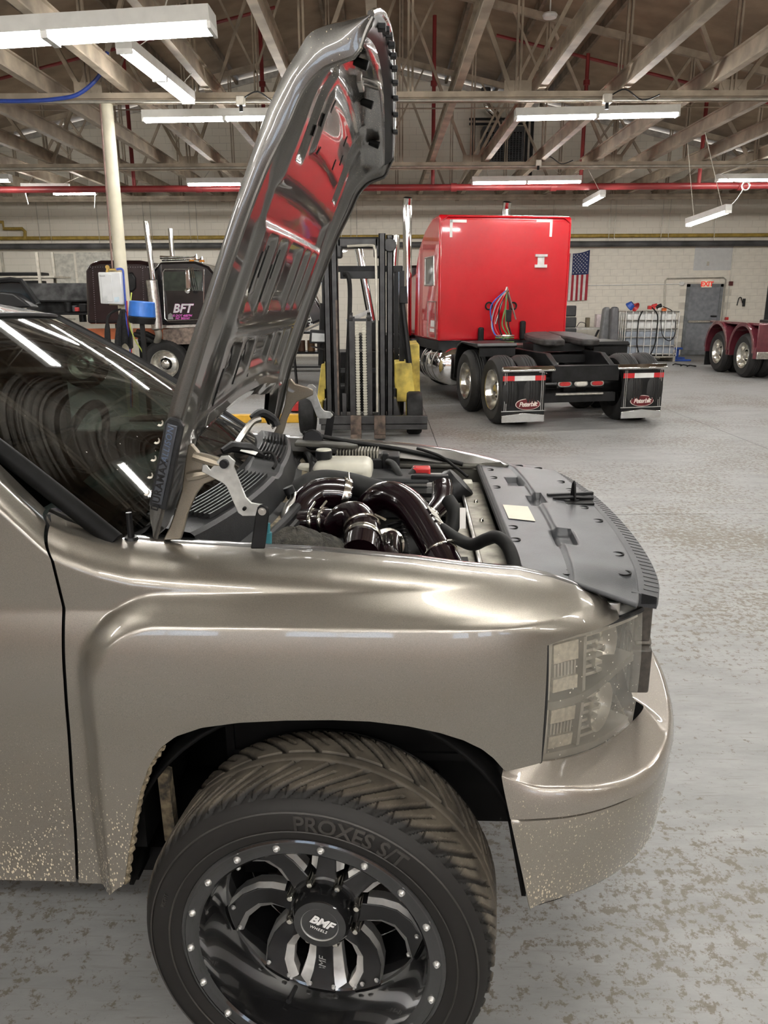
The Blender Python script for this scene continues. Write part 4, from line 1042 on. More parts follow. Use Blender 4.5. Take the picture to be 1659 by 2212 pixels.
# ================================================================== grille
M_grille = mat('bronze black grille plastic', (0.055, 0.048, 0.040), 0.38, var=0.2, scale=60)
def gpt(v, out=0.0):                            # grille face line in plan
    c = 1-((v-VC)/0.62)**2; return 0.785 + 0.055*max(0, c) + out
for (z0, z1, out) in ((0.985, 1.105, 0.012), (0.845, 0.965, 0.02)):
    mb = MB(); vs = [lerp(0.385, 2*VC-0.385, i/24) for i in range(25)]
    for i in range(24):
        va, vb = vs[i], vs[i+1]
        mb.hexa([(gpt(va)-0.03, va, z0), (gpt(va, out), va, z0), (gpt(vb, out), vb, z0), (gpt(vb)-0.03, vb, z0), (gpt(va)-0.03, va, z1), (gpt(va, out), va, z1), (gpt(vb, out), vb, z1), (gpt(vb)-0.03, vb, z1)])
    mb.build('grille_bar', M_grille, pk, bevel=0.006)
mb = MB(); vs = [lerp(0.41, 2*VC-0.41, i/24) for i in range(25)]
for i in range(24):
    va, vb = vs[i], vs[i+1]
    mb.hexa([(gpt(va)-0.02, va, 0.962), (gpt(va, 0.022), va, 0.962), (gpt(vb, 0.022), vb, 0.962), (gpt(vb)-0.02, vb, 0.962), (gpt(va)-0.02, va, 0.99), (gpt(va, 0.018), va, 0.985), (gpt(vb, 0.018), vb, 0.985), (gpt(vb)-0.02, vb, 0.99)])
mb.build('grille_cross_bar', M_paint, pk, bevel=0.006)
MB().box(0.70, 0.74, 0.42, 1.52, 0.8, 1.1).build('grille_backing', M_void, pk)
# notched trim along the top of the grille
mb = MB(); mb2 = MB()
nn = 46
for i in range(nn):
    va, vb = lerp(0.30, 2*VC-0.30, i/nn), lerp(0.30, 2*VC-0.30, (i+1)/nn)
    def fu(v): return 0.70 + 0.115*max(0, 1-((v-VC)/0.70)**2)**0.5
    mb.hexa([(fu(va)-0.012, va, 1.118), (fu(va)+0.048, va, 1.108), (fu(vb)+0.048, vb, 1.108), (fu(vb)-0.012, vb, 1.118), (fu(va)-0.012, va, 1.150), (fu(va)+0.048, va, 1.136), (fu(vb)+0.048, vb, 1.136), (fu(vb)-0.012, vb, 1.150)])
    if i % 1 == 0:
        mb2.hexa([(fu(va)+0.012, va, 1.12), (fu(va)+0.046, va, 1.12), (fu(va)+0.046, va+0.004, 1.12), (fu(va)+0.012, va+0.004, 1.12), (fu(va)+0.012, va, 1.1455), (fu(va)+0.046, va, 1.1375), (fu(va)+0.046, va+0.004, 1.1375), (fu(va)+0.012, va+0.004, 1.1455)])
gt = mb.build('grille_top_trim', M_cover, pk)
tag(mb2.build('trim_notches', M_plastic, gt), kind='stuff')

# ================================================================== radiator cover
def cov(a, b):                                  # a across near->far, b rear->front
    v0 = lerp(0.375, 2*VC-0.375, a); v1 = lerp(0.225, 2*VC-0.225, a)
    v = lerp(v0, v1, b); uf = 0.70 + 0.095*max(0, 1-((v1-VC)/0.76)**2)**0.6
    u = lerp(0.482, uf, b); z = 1.176 - 0.022*b - 0.02*ss((abs(v-VC)-0.55)/0.12)*b
    # raised front shelf stepping down towards the radiator
    st = 0.42+0.0*a
    z += 0.012*ss((b-st)/0.05)
    # three pockets
    for (ac, bc, da, db) in ((0.26, 0.50, 0.055, 0.10), (0.57, 0.44, 0.05, 0.09), (0.78, 0.34, 0.055, 0.10)):
        z -= 0.022*sm(a, ac-da, ac+da, 0.018)*sm(b, bc-db, bc+db, 0.03)
    return (u, v, z)
rc = MB().grid(90, 60, cov).build('radiator_cover', M_cover, pk, solid=0.006, angle=40)
for (a, b) in [(0.055,0.42),(0.20,0.035),(0.30,0.06) ,(0.70,0.07),(0.82,0.09),(0.93,0.10),(0.10,0.90),(0.19,0.90),(0.40,0.90),(0.50,0.86),(0.66,0.88),(0.74,0.87),(0.90,0.80),(0.96,0.6)]:
    p = np.array(cov(a, b))
    MB().lathe([(0, -0.006), (0.011, -0.006), (0.013, 0.001), (0.0165, 0.0015), (0.017, -0.002)], p, (-0.08,0,1), 16).build('fastener_hole', M_void, rc)
# latch slot with its hook
p = np.array(cov(0.56, 0.80)); MB().prism([(-0.075,-0.05),(0.06,-0.055),(0.075,0.03),(-0.07,0.055)], p+np.array([0,0,-0.004]), (0.95,0.1,0), (-0.1,1,0), (0,0,0.006)).build('latch_opening', M_void, rc)
MB().prism([(-0.012,0),(0.012,0),(0.006,0.055),(0.0,0.066),(-0.006,0.055)], p+np.array([0.0,-0.01,0]), (0.5,-0.85,0), (0,0,1), (0.006,0.004,0)).tube([p+np.array([-0.06,0.0,0.006]), p+np.array([0.0,-0.01,0.012]), p+np.array([0.07,0.01,0.004])], 0.007, 6).build('hood_latch', M_black, rc)
MB().prism([(-0.075,-0.012),(0.085,-0.012),(0.085,0.004),(-0.075,0.004)], p+np.array([0.0,0.055,0.0]), (0.97,0.2,0), (-0.2,0.97,0), (0,0,0.012)).build('latch_lever', M_plastic, rc, bevel=0.002)
MB().grid(10, 10, lambda a, b: np.array(cov(lerp(0.37, 0.50, a), lerp(0.06, 0.31, b))) + np.array([0, 0, 0.0025])).build('paper_sticker', mat('cream paper label', (0.66, 0.62, 0.50), 0.6, var=0.04), rc)
# seal along the rear edge of the cover
MB().tube([np.array(cov(a/20, 0)) + np.array([-0.008, 0, -0.006]) for a in range(21)], 0.010, 8).build('cover_seal', M_rubber, rc)
# ================================================================== engine bay
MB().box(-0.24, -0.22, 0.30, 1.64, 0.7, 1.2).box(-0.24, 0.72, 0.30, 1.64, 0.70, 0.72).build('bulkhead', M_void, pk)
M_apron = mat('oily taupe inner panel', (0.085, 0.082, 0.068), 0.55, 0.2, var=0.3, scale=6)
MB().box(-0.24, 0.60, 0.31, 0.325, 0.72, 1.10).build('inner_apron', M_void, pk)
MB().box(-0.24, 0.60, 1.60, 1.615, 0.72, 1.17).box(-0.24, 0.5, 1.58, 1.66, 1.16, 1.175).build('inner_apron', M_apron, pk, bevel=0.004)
# cowl: louvered plastic tray at the foot of the windscreen
def cowl_pt(a, du, dz):
    p = np.array(wsf(a, 0.0)); return np.array([p[0]+du, p[1], p[2]+dz])
CP = [(-0.01, -0.02), (0.02, -0.004), (0.035, 0.012), (0.125, -0.004), (0.135, -0.012), (0.15, -0.085), (0.205, -0.10), (0.215, -0.16)]
def cowl_fn(a, b):
    t = b*(len(CP)-1); i = min(len(CP)-2, int(t+1e-6)); f = t-i
    du = lerp(CP[i][0], CP[i+1][0], f); dz = lerp(CP[i][1], CP[i+1][1], f)
    aa = lerp(0.03, 0.97, a)
    k = sm(aa, 0.45, 0.55, 0.02)
    return cowl_pt(aa, du, dz - 0.012*k)
cw = MB().grid(60, len(CP), cowl_fn).build('cowl_tray', M_plastic, pk, angle=25)
for (a0, a1) in ((0.10, 0.42), (0.58, 0.74), (0.78, 0.90)):
    for i in range(8):
        du = 0.036 + 0.0115*i
        P = [cowl_pt(lerp(a0, a1, t/10), du, 0.0135-0.0018*i*1.0+0.006) for t in range(11)]
        mb = MB()
        for t in range(10): mb.beam(P[t], P[t+1], 0.0042, 0.012)
        mb.build('louver_slat', M_plastic, cw)
MB().grid(60, 3, lambda a, b: cowl_pt(lerp(0.05, 0.95, a), 0.152+0.04*b, -0.088-0.006*b)).build('dirty_gutter', M_mud, cw)
MB().tube([cowl_pt(lerp(0.06, 0.97, t/40), 0.212, -0.082) for t in range(41)], 0.014, 10).tube([cowl_pt(lerp(0.08, 0.97, t/40), 0.232, -0.098) for t in range(41)], 0.012, 8).build('weatherstrip', M_rubber, pk)
# wiper gear and washer nozzle block on the cowl
P = lambda x, y, v: LV(x, y, v)
wp = empty('wiper', (0,0,0), 0, pk)
MB().tube(smooth_path([P(505,970,1.25), P(525,938,1.28), P(545,912,1.32), P(562,905,1.34)], 5), 0.012, 8).build('wiper_arm', M_alu, wp)
MB().tube(smooth_path([P(545,905,1.36), P(565,892,1.38), P(590,905,1.40), P(598,920,1.40)], 5), 0.016, 8).build('arm_joint', M_plastic, wp)
MB().tube([P(480,975,0.95), P(500,965,0.97), P(540,970,1.0), P(568,985,1.02)], [0.010, 0.018, 0.020, 0.010], 8).build('wiper_linkage', M_black, pk)
MB().prism([(0,0),(0.05,0),(0.05,0.022),(0,0.022)], P(522,980,0.98)+np.array([0,-0.02,0.012]), (0.9,0.2,-0.3), (0.2,0.9,0.2), (0,0,0.002)).build('warning_label', M_white, pk)
MB().tube(smooth_path([P(568,978,1.02), P(588,980,1.02), P(596,1000,1.0), P(590,1012,0.98)], 5), 0.006, 6).build('washer_hose', M_rubber, pk)
# near wiper blade and antenna stub on the cowl corner
MB().tube([P(225,1175,0.32), P(290,1130,0.36), P(352,1096,0.42)], 0.006, 6).tube([P(228,1182,0.32), P(292,1138,0.36), P(354,1104,0.42)], 0.004, 6).build('wiper_blade', M_black, pk)
MB().cyl(P(278,1107,0.26), P(284,1167,0.26), 0.0065, 0.008, 10).lathe([(0.0, 0.012), (0.014, 0.01), (0.018, 0.0)], P(284,1169,0.26), (0,0,1), 12).build('antenna_stub', M_black, pk)
MB().prism([(0,0),(0.21,0.0),(0.19,0.05),(0.02,0.07)], P(232,1172,0.26)+np.array([0,0,0.0]), (1,0,-0.06), (0.1,1,0), (0,0,0.008)).build('cowl_end_cap', M_plastic, pk, bevel=0.003)

def pipe(name, pts, r, m_=None, n=20, k=7, parent=None):
    Q = smooth_path([P(*p) for p in pts], k)
    rr = r if not hasattr(r, '__len__') else [interp(i/(len(Q)-1), [j/(len(r)-1) for j in range(len(r))], r) for i in range(len(Q))]
    return MB().tube(Q, rr, n).build(name, m_ or M_candy, parent or pk, angle=60), Q
def clamp(Q, i, r, w=0.014, name='band_clamp', m_=None):
    i0 = max(0, min(len(Q)-2, i)); d = np.array(Q[i0+1])-np.array(Q[i0]); d /= np.linalg.norm(d); c = np.array(Q[i0])
    MB().lathe([(r, -w/2), (r+0.003, -w/2), (r+0.0045, -w/4), (r+0.0045, w/4), (r+0.003, w/2), (r, w/2)], c, d, 28).build(name, m_ or M_clamp, pk)
    s = np.cross(d, [0,1,0.3]); s /= np.linalg.norm(s)
    MB().cyl(c+s*(r+0.006)-d*0.0, c+s*(r+0.006)+np.cross(s, d)*0.04, 0.0035, n=8).build('clamp_bolt', M_clamp, pk)
# inlet elbow sweeping to the big clamp
o, Q = pipe('inlet_pipe', [(640,1160,0.80),(640,1128,0.82),(652,1092,0.86),(684,1068,0.90),(722,1066,0.92),(752,1072,0.93)], [0.036,0.038,0.042,0.046,0.050,0.052])
clamp(Q, len(Q)-4, 0.052, 0.022)
o, Q = pipe('coupler_pipe', [(650,1130,0.74),(680,1128,0.73),(712,1126,0.71),(740,1130,0.69)], 0.036)
clamp(Q, 7, 0.036, 0.012); clamp(Q, 12, 0.036, 0.010)
o, Q = pipe('crossover_elbow', [(722,1142,0.68),(742,1122,0.67),(770,1120,0.65),(784,1150,0.60),(779,1196,0.52)], [0.036,0.043,0.047,0.048,0.048])
clamp(Q, len(Q)-6, 0.048, 0.016); clamp(Q, len(Q)-10, 0.048, 0.008)
o, Q = pipe('charge_pipe', [(775,1150,0.92),(800,1096,0.90),(838,1072,0.86),(882,1092,0.80),(918,1140,0.70),(948,1192,0.60),(975,1240,0.52)], [0.044,0.046,0.047,0.047,0.046,0.045,0.044])
clamp(Q, len(Q)-7, 0.0445, 0.006)
# cast lettering on the charge pipe
i0 = len(Q)-15; d = np.array(Q[i0+1])-np.array(Q[i0-1]); d /= np.linalg.norm(d); up = np.array([0.75, -0.1, 0.65]); up -= d*(up@d); up /= np.linalg.norm(up); sd = np.cross(up, d)
text('pipe_lettering', 'UE', mat('ivory lettering', (0.80, 0.77, 0.68), 0.4, var=0.02), o, np.array(Q[i0])+up*0.046, -d, -sd, size=0.055, depth=0.003, spacing=1.05, bold=0.002)
o, Q = pipe('throttle_pipe', [(918,1130,0.98),(936,1106,1.02),(952,1084,1.06),(956,1060,1.10),(954,1042,1.12)], [0.026,0.030,0.034,0.036,0.033])
clamp(Q, 5, 0.031, 0.010)
pipe('intake_hose', [(640,1090,0.95),(652,1056,1.0),(690,1038,1.06),(745,1042,1.10),(800,1058,1.12),(824,1064,1.12)], [0.034,0.036,0.034,0.036,0.040,0.042], M_rubber)
pipe('coolant_tube', [(612,1150,0.70),(614,1122,0.74),(620,1098,0.80),(634,1080,0.84),(636,1066,0.86)], 0.012, M_alu)
MB().cyl(P(628,1066,0.84), P(622,1052,0.84), 0.016, n=14).build('sensor_plug', M_black, pk)
pipe('lower_pipe', [(846,1225,0.55),(838,1190,0.58),(842,1165,0.62)], 0.034)
MB().lathe([(0.034,-0.01),(0.044,-0.008),(0.046,0.0),(0.044,0.008),(0.034,0.01)], P(838,1176,0.60), (0.2,-0.9,0.3), 28).build('band_clamp', M_clamp, pk)
for (x, y) in [(832,1150),(846,1152),(866,1158)]:
    MB().cyl(P(x, y+36, 0.56), P(x, y, 0.56), 0.004, n=8).lathe([(0.0075,-0.005),(0.0075,0.005)], P(x, y+8, 0.56), (0,0,1), 6).build('clamp_stud', M_clamp, pk)
# ribbed loom below the charge pipe
pipe('ribbed_loom', [(852,1130,0.8),(860,1160,0.78),(868,1200,0.74)], 0.022, M_rubber)
mbl = MB()
for i in range(9):
    p = P(852+2*i, 1130+8*i, 0.78); mbl.lathe([(0.02,-0.003),(0.028,0),(0.02,0.003)], p, (0.2,-0.2,-0.95), 14)
mbl.build('loom_ribs', M_rubber, pk)
# turbo blanket
M_blanket = mat('woven basalt blanket', (0.052, 0.048, 0.038), 0.85, var=0.35, scale=40, bump=0.9, bscale=260)
mb = MB()
def lump(c, r, sq=(1,1,1)):
    mb.grid(28, 14, lambda a, b: np.array(c) + np.array([r*sq[0]*math.sin(math.pi*b)*math.cos(2*math.pi*a), r*sq[1]*math.sin(math.pi*b)*math.sin(2*math.pi*a), r*sq[2]*math.cos(math.pi*b)*(1+0.06*math.sin(6*a*6.28))]), wrap=True)
lump(P(640,1190,0.50), 0.085, (1.0,1,0.72)); lump(P(690,1196,0.52), 0.072, (1,1,0.72))
mb.build('turbo_blanket', M_blanket, pk)
MB().box(-0.1, 0.05, 0.345, 0.42, 1.05, 1.16).build('hinge_mount', M_apron, pk)
MB().cyl(P(580,1186,0.36), P(580,1150,0.36), 0.008, n=12).cyl(P(580,1155,0.36), P(580,1130,0.36), 0.004, n=12).build('strut_bolt', mat('teal cap', (0.05, 0.22, 0.26), 0.4), pk)
# reservoir, caps, modules, battery on the far side
c = P(742,1018,1.34)
res = MB().box(-0.105, 0.105, -0.09, 0.09, -0.09, 0.045).build('coolant_reservoir', M_tank, pk, bevel=0.03, loc=tuple(c), segs=4)
MB().lathe([(0,0.03),(0.024,0.03),(0.030,0.024),(0.030,0.0),(0.024,0.0),(0.024,-0.02)], (-0.07,0.0,0.05), (0,0,1), 20).build('filler_cap', M_plastic, res)
MB().lathe([(0,0.032),(0.026,0.031),(0.028,0.027)], (-0.07,0.0,0.05), (0,0,1), 20).build('cap_top', M_tank, res)
c = P(778,985,1.50)
ecm = MB().box(-0.10, 0.10, -0.05, 0.05, -0.06, 0.0).build('engine_module', M_black, pk, bevel=0.006, loc=tuple(c))
for i in range(14): MB().box(-0.085+i*0.0115, -0.080+i*0.0115, -0.045, 0.045, 0.0, 0.028).build('cooling_fin', M_dirtyalu, ecm)
MB().box(0.08, 0.15, -0.05, 0.05, -0.05, 0.01).box(0.085, 0.11, -0.055, -0.03, -0.06, 0.02).build('connector', M_black, ecm, bevel=0.004)
MB().box(-0.16, 0.16, -0.09, 0.09, -0.12, 0.03).build('fuse_box', M_plastic, pk, bevel=0.012, loc=tuple(P(832,1040,1.33)))
pipe('battery_cable', [(838,998,1.42),(850,1004,1.38),(864,1030,1.30),(870,1066,1.24)], 0.013, M_rubber, 10)
c = P(918,1052,1.32)
bat = MB().box(-0.075, 0.085, -0.08, 0.08, -0.14, 0.02).build('battery', mat('grey battery case', (0.12, 0.12, 0.115), 0.5), pk, bevel=0.006, loc=tuple(c))
MB().box(-0.075, 0.085, -0.08, 0.08, 0.018, 0.035).build('battery_top', mat('pale battery top', (0.33, 0.32, 0.30), 0.5), bat, bevel=0.004)
MB().box(-0.045, 0.02, 0.02, 0.07, 0.03, 0.065).build('terminal_cover', M_red, bat, bevel=0.006)
MB().box(-0.05, 0.08, -0.075, -0.05, 0.03, 0.06).build('terminal_block', M_black, bat, bevel=0.004)
for i in range(5): MB().box(-0.076, 0.086, -0.0815, -0.079, -0.13+i*0.028, -0.115+i*0.028).build('case_rib', M_void, bat)
pipe('battery_cable', [(880,1050,1.3),(886,1030,1.32),(896,1014,1.36)], 0.012, M_rubber, 10)
MB().lathe([(0,0.02),(0.06,0.02),(0.07,0.0),(0.07,-0.10),(0,-0.10)], P(988,1048,1.32), (0.7,0,0.7), 24).build('air_filter_housing', M_black, pk)
MB().box(-0.03,0.03,-0.03,0.03,-0.04,0.03).build('brake_fluid_box', M_tank, pk, bevel=0.008, loc=tuple(P(662,1020,1.40)))
# engine block mass under everything
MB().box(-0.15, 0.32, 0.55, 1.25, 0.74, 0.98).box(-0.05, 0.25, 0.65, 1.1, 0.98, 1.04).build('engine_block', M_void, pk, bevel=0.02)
for i in range(5): MB().tube(smooth_path([(0.0+0.06*i, 0.60, 1.0), (0.02+0.06*i, 0.66, 1.05), (0.05+0.05*i, 0.8, 1.06), (0.06+0.05*i, 0.95, 1.02)], 4), 0.008, 6).build('injector_line', M_black, pk)
# hood-stop wheel and plates on the far apron
MB().lathe([(0,0.01),(0.035,0.01),(0.04,0.004),(0.04,-0.004),(0.035,-0.01),(0,-0.01)], P(676,950,1.56), (0.1,-1,0.1), 24).build('hinge_roller', M_black, pk)
MB().prism([(-0.09,-0.04),(0.13,-0.04),(0.15,-0.01),(0.10,0.03),(-0.09,0.03)], P(690,963,1.52), (1,0,-0.05), (0,1,0), (0,0,0.015)).build('apron_bracket', M_apron, pk, bevel=0.004)
pipe('apron_loom', [(655,935,1.60),(760,955,1.60),(850,968,1.60),(930,985,1.60),(1000,1003,1.58)], 0.009, M_rubber, 8)
pipe('apron_loom', [(900,968,1.58),(950,985,1.56),(985,1010,1.52),(1010,1030,1.48)], 0.006, M_rubber, 8)
MB().prism([(0,0),(0.07,0.02),(0.10,0.0),(0.09,-0.05),(0.02,-0.04)], P(1040,1000,1.6), (1,0,-0.2), (0.2,0,1), (0,-0.01,0)).build('nose_bracket', M_apron, pk)
# radiator and charge cooler across the front
a0, a1 = LZ(988,1036,1.13), LZ(1112,1168,1.13)
MB().box(0.40, 0.475, 0.36, 1.50, 0.75, 1.125).build('radiator', M_dirtyalu, pk, bevel=0.006)
MB().box(0.335, 0.395, 0.55, 1.42, 0.8, 1.105).build('fan_shroud', M_dirtyalu, pk, bevel=0.006)
MB().cyl((0.397, 0.45, 1.128), (0.397, 1.46, 1.128), 0.006, n=8).build('radiator_seam', M_alu, pk)
for i in range(5):
    MB().lathe([(0,0.008),(0.006,0.007),(0.008,0.0)], (0.435, 0.5+0.23*i, 1.126), (0,0,1), 10).build('radiator_bolt', M_clamp, pk)
    MB().box(0.352, 0.372, 0.62+0.17*i, 0.66+0.17*i, 1.104, 1.109).build('shroud_clip', M_void, pk)
MB().box(0.405, 0.44, 1.38, 1.44, 1.12, 1.15).build('radiator_cap', M_tank, pk, bevel=0.005)
pipe('radiator_hose', [(955,1142,0.66),(985,1162,0.60),(1020,1176,0.52),(1048,1166,0.48),(1072,1160,0.45),(1094,1176,0.41),(1108,1208,0.38),(1114,1245,0.36)], 0.0165, M_rubber, 14)
MB().box(0.20, 0.40, 0.34, 0.52, 0.85, 1.05).build('overflow_tank', M_plastic, pk, bevel=0.01)
pipe('hose_bundle', [(968,1080,0.9),(982,1105,0.86),(978,1135,0.84),(965,1160,0.82)], 0.022, M_rubber, 12)
MB().prism([(0,0),(0.016,0),(0.016,0.055),(0,0.055)], P(993,1142,0.62), (1,0,0), (0,0.2,1), (0,0.002,0)).build('hose_label', M_white, pk)
# ================================================================== heavy trucks in the background
M_truckred = mat('signal red enamel', (0.52, 0.002, 0.010), 0.25, var=0.04, scale=2, coat=1.0)
M_semiblk = mat('gloss black enamel', (0.010, 0.009, 0.011), 0.2, var=0.2, coat=1.0)
M_semimar = mat('black cherry enamel', (0.016, 0.005, 0.007), 0.25, var=0.2, coat=1.0)
M_maroon = mat('maroon enamel', (0.12, 0.022, 0.032), 0.25, var=0.08, coat=1.0)
M_frameblk = mat('black chassis paint', (0.009, 0.009, 0.0095), 0.4, var=0.3, spec=0.3)
M_tyre2 = mat('truck tyre rubber', (0.013, 0.0125, 0.012), 0.65, var=0.3, scale=6)
M_grease = mat('greasy fifth wheel steel', (0.032, 0.028, 0.027), 0.55, 0.0, var=0.4, scale=8)
M_tape = mat('white reflective tape', (0.78, 0.78, 0.75), 0.4, var=0.05)
M_redtape = mat('red reflective tape', (0.55, 0.02, 0.025), 0.4, var=0.05)
M_lampred = mat('red lamp lens', (0.40, 0.01, 0.012), 0.15, var=0.1, coat=1)
M_hose_g = mat('green hose', (0.10, 0.20, 0.06), 0.5); M_hose_b = mat('blue hose', (0.03, 0.07, 0.35), 0.45)

def semi_tyre_mesh(r=0.5, w=0.27):
    mb = MB()
    prof = [(0.58, 0.02), (0.72, -0.01), (0.86, -0.015), (0.95, 0.02), (0.985, 0.06)]
    nt = 13
    def fn(a, b):
        j = int(round(b*(len(prof)*2+nt-1))); th = 2*math.pi*a
        if j < len(prof): rr, y = prof[j][0]*r, prof[j][1]
        elif j < len(prof)+nt:
            t = (j-len(prof))/(nt-1); y = 0.06+t*(w-0.12); rr = r
            if (j-len(prof)) in (3, 6, 9): rr = r*0.975
            if (j-len(prof)) in (0, 1, 11, 12) and int(a*96) % 2: rr = r*0.982
        else: q = prof[len(prof)*2+nt-1-j]; rr, y = q[0]*r, w-q[1]
        return (rr*math.sin(th), y, rr*math.cos(th))
    mb.grid(96, len(prof)*2+nt, fn, wrap=True)
    return mb.mesh('tyre', M_tyre2, 40)
TYRE_ME = semi_tyre_mesh()
def rim_mesh():
    mb = MB().lathe([(0.30, 0.02), (0.292, -0.005), (0.28, 0.0), (0.262, 0.03), (0.25, 0.09), (0.235, 0.13), (0.16, 0.10), (0.13, 0.095)], (0,0,0), (0,1,0), 48)
    return mb.mesh('rim', M_rimalu, 30)
def hub_mesh():
    mb = MB().lathe([(0.13, 0.10), (0.12, 0.06), (0.095, 0.03), (0.085, -0.02), (0.04, -0.04), (0.0, -0.04)], (0,0,0), (0,1,0), 24)
    for i in range(10):
        t = 2*math.pi*i/10; mb.cyl((0.155*math.sin(t), 0.10, 0.155*math.cos(t)), (0.155*math.sin(t), 0.06, 0.155*math.cos(t)), 0.016, n=6)
    return mb.mesh('hub', M_rimalu, 30)
M_rimalu = mat('polished truck rim', (0.72, 0.70, 0.64), 0.2, 0.95, var=0.15, scale=12)
RIM_ME, HUB_ME = rim_mesh(), hub_mesh()
def semi_wheel(parent, loc, rz=0.0, rim=True, name='wheel', deep=0.0):
    w = empty(name, loc, rz, parent)
    for nm, me in (('tyre', TYRE_ME),) + ((('rim', RIM_ME), ('hub', HUB_ME)) if rim else ()):
        o = bpy.data.objects.new(nm, me); COL.objects.link(o); o.parent = w
        if nm == 'hub': o.location = (0, 0.065, 0)
    return w

# ---------------------------------------------------------------- red tractor, seen from behind
RT = tag(empty('semi_tractor', (2.90, 11.2, 0), math.radians(11)), 'red sleeper-cab semi tractor seen from behind with chrome mud flap hangers', 'semi truck')
rt_c, rt_s = math.cos(math.radians(11)), math.sin(math.radians(11))
def RL(px, py, y):                               # pixel -> local point on the plane y = const of the red tractor
    d = ray(px, py); o = CAM_O - np.array([2.90, 11.2, 0]); f = np.array([-rt_s, rt_c, 0]); r = np.array([rt_c, rt_s, 0])
    t = (y - o @ f)/(d @ f); p = o + d*t; return np.array([p @ r, y, p[2]])
# sleeper
SB = 2.75
bl_, br_ = RL(946, 737, SB), RL(1219, 735, SB); tl_ = RL(950, 462, SB)
SX0, SX1, SZ0, SZ1 = bl_[0], br_[0]+0.02, bl_[2], tl_[2]
prof = [(SB, SZ0), (SB, SZ1-0.05), (SB+0.05, SZ1), (SB+0.5, SZ1-0.02), (SB+1.0, SZ1-0.18), (SB+1.45, SZ1-0.46), (SB+1.7, SZ1-0.80), (SB+1.8, SZ0)]
slp = MB().prism(prof, (SX0, 0, 0), (0,1,0), (0,0,1), (SX1-SX0, 0, 0)).build('sleeper', M_truckred, RT, bevel=0.07, segs=4)
MB().prism([(SB+1.8, SZ0), (SB+1.8, SZ1-0.85), (SB+3.0, SZ1-1.0), (SB+3.3, SZ1-1.45), (SB+3.4, SZ0)], (SX0+0.06, 0, 0), (0,1,0), (0,0,1), (SX1-SX0-0.12, 0, 0)).build('cab', M_truckred, RT, bevel=0.05)
MB().box(SX0+0.25, SX1-0.25, SB+3.3, SB+5.3, 0.9, 1.9).build('engine_hood', M_truckred, RT, bevel=0.1)
MB().box(SX0+0.01, SX1-0.01, SB+0.02, SB+1.75, SZ0-0.16, SZ0).build('sleeper_skirt', M_frameblk, RT)
# drip rail round the back edge
MB().tube([(SX0+0.03, SB-0.006, SZ0+0.05), (SX0+0.03, SB-0.006, SZ1-0.12), (SX0+0.14, SB-0.006, SZ1-0.03), (SX1-0.14, SB-0.006, SZ1-0.03), (SX1-0.03, SB-0.006, SZ1-0.12), (SX1-0.03, SB-0.006, SZ0+0.05)], 0.014, 8).build('edge_bead', M_truckred, slp)
for (x, z, s_) in ((RL(972,470,SB)[0], RL(972,474,SB)[2], 1), (RL(1194,470,SB)[0], RL(1194,474,SB)[2], -1)):
    MB().box(min(x, x+0.29*s_), max(x, x+0.29*s_), SB-0.006, SB-0.001, z-0.045, z).box(min(x, x+0.045*s_), max(x, x+0.045*s_), SB-0.006, SB-0.001, z-0.28, z).build('reflective_tape', M_tape, slp)
for row_z in (RL(1000,548,SB)[2], RL(1000,548,SB)[2]-0.012):
    pass
rvt = MB()
for i in range(40):
    x = lerp(SX0+0.08, SX1-0.08, i/39)
    for z in (RL(1000,548,SB)[2], SZ0+0.06, SZ1-0.09): rvt.cyl((x, SB-0.004, z), (x, SB+0.01, z), 0.006, n=6)
tag(rvt.build('rivets', M_truckred, slp), kind='stuff')
for (x, y) in ((1056,661), (1108,661)):
    p = RL(x, y, SB); MB().tube([(p[0]+0.06*math.cos(t), SB-0.012, p[2]+0.06*math.sin(t)) for t in [2*math.pi*k/20 for k in range(20)]], 0.014, 6, closed=True).build('rubber_grommet', M_rubber, slp)
p = RL(1168, 565, SB); MB().box(p[0]-0.11, p[0]+0.11, SB-0.03, SB, p[2]+0.08, p[2]+0.12).box(p[0]-0.11, p[0]+0.11, SB-0.03, SB, p[2]-0.10, p[2]-0.05).box(p[0]-0.06, p[0]+0.06, SB-0.015, SB, p[2]-0.05, p[2]+0.08).build('lamp_bracket', mat('pale grey bracket', (0.6, 0.58, 0.56), 0.4), slp)
for (x, y) in ((1037,722), (1127,708)):
    p = RL(x, y, SB); MB().box(p[0]-0.05, p[0]+0.05, SB-0.09, SB, p[2]-0.2, p[2]+0.12).build('cab_damper', M_rubber, RT, bevel=0.03)
# side glass, tool door and its sticker
wx = SX0-0.003
MB().box(wx-0.006, wx+0.01, SB+0.28, SB+0.92, 2.03, 2.50).build('sleeper_window', mat('dark window glass', (0.03, 0.035, 0.03), 0.08), slp)
MB().tube([(wx-0.004, SB+0.28, 2.03), (wx-0.004, SB+0.92, 2.03), (wx-0.004, SB+0.92, 2.50), (wx-0.004, SB+0.28, 2.50)], 0.02, 6, closed=True).build('window_trim', M_alu, slp)
MB().tube([(wx-0.002, SB+0.16, SZ0+0.04), (wx-0.002, SB+0.72, SZ0+0.04), (wx-0.002, SB+0.72, SZ0+0.66), (wx-0.002, SB+0.16, SZ0+0.66)], 0.012, 6, closed=True).build('tool_door_trim', M_alu, slp)
MB().box(wx-0.004, wx, SB+0.24, SB+0.56, SZ0+0.14, SZ0+0.20).box(wx-0.004, wx, SB+0.24, SB+0.5, SZ0+0.23, SZ0+0.34).build('door_sticker', M_tape, slp)
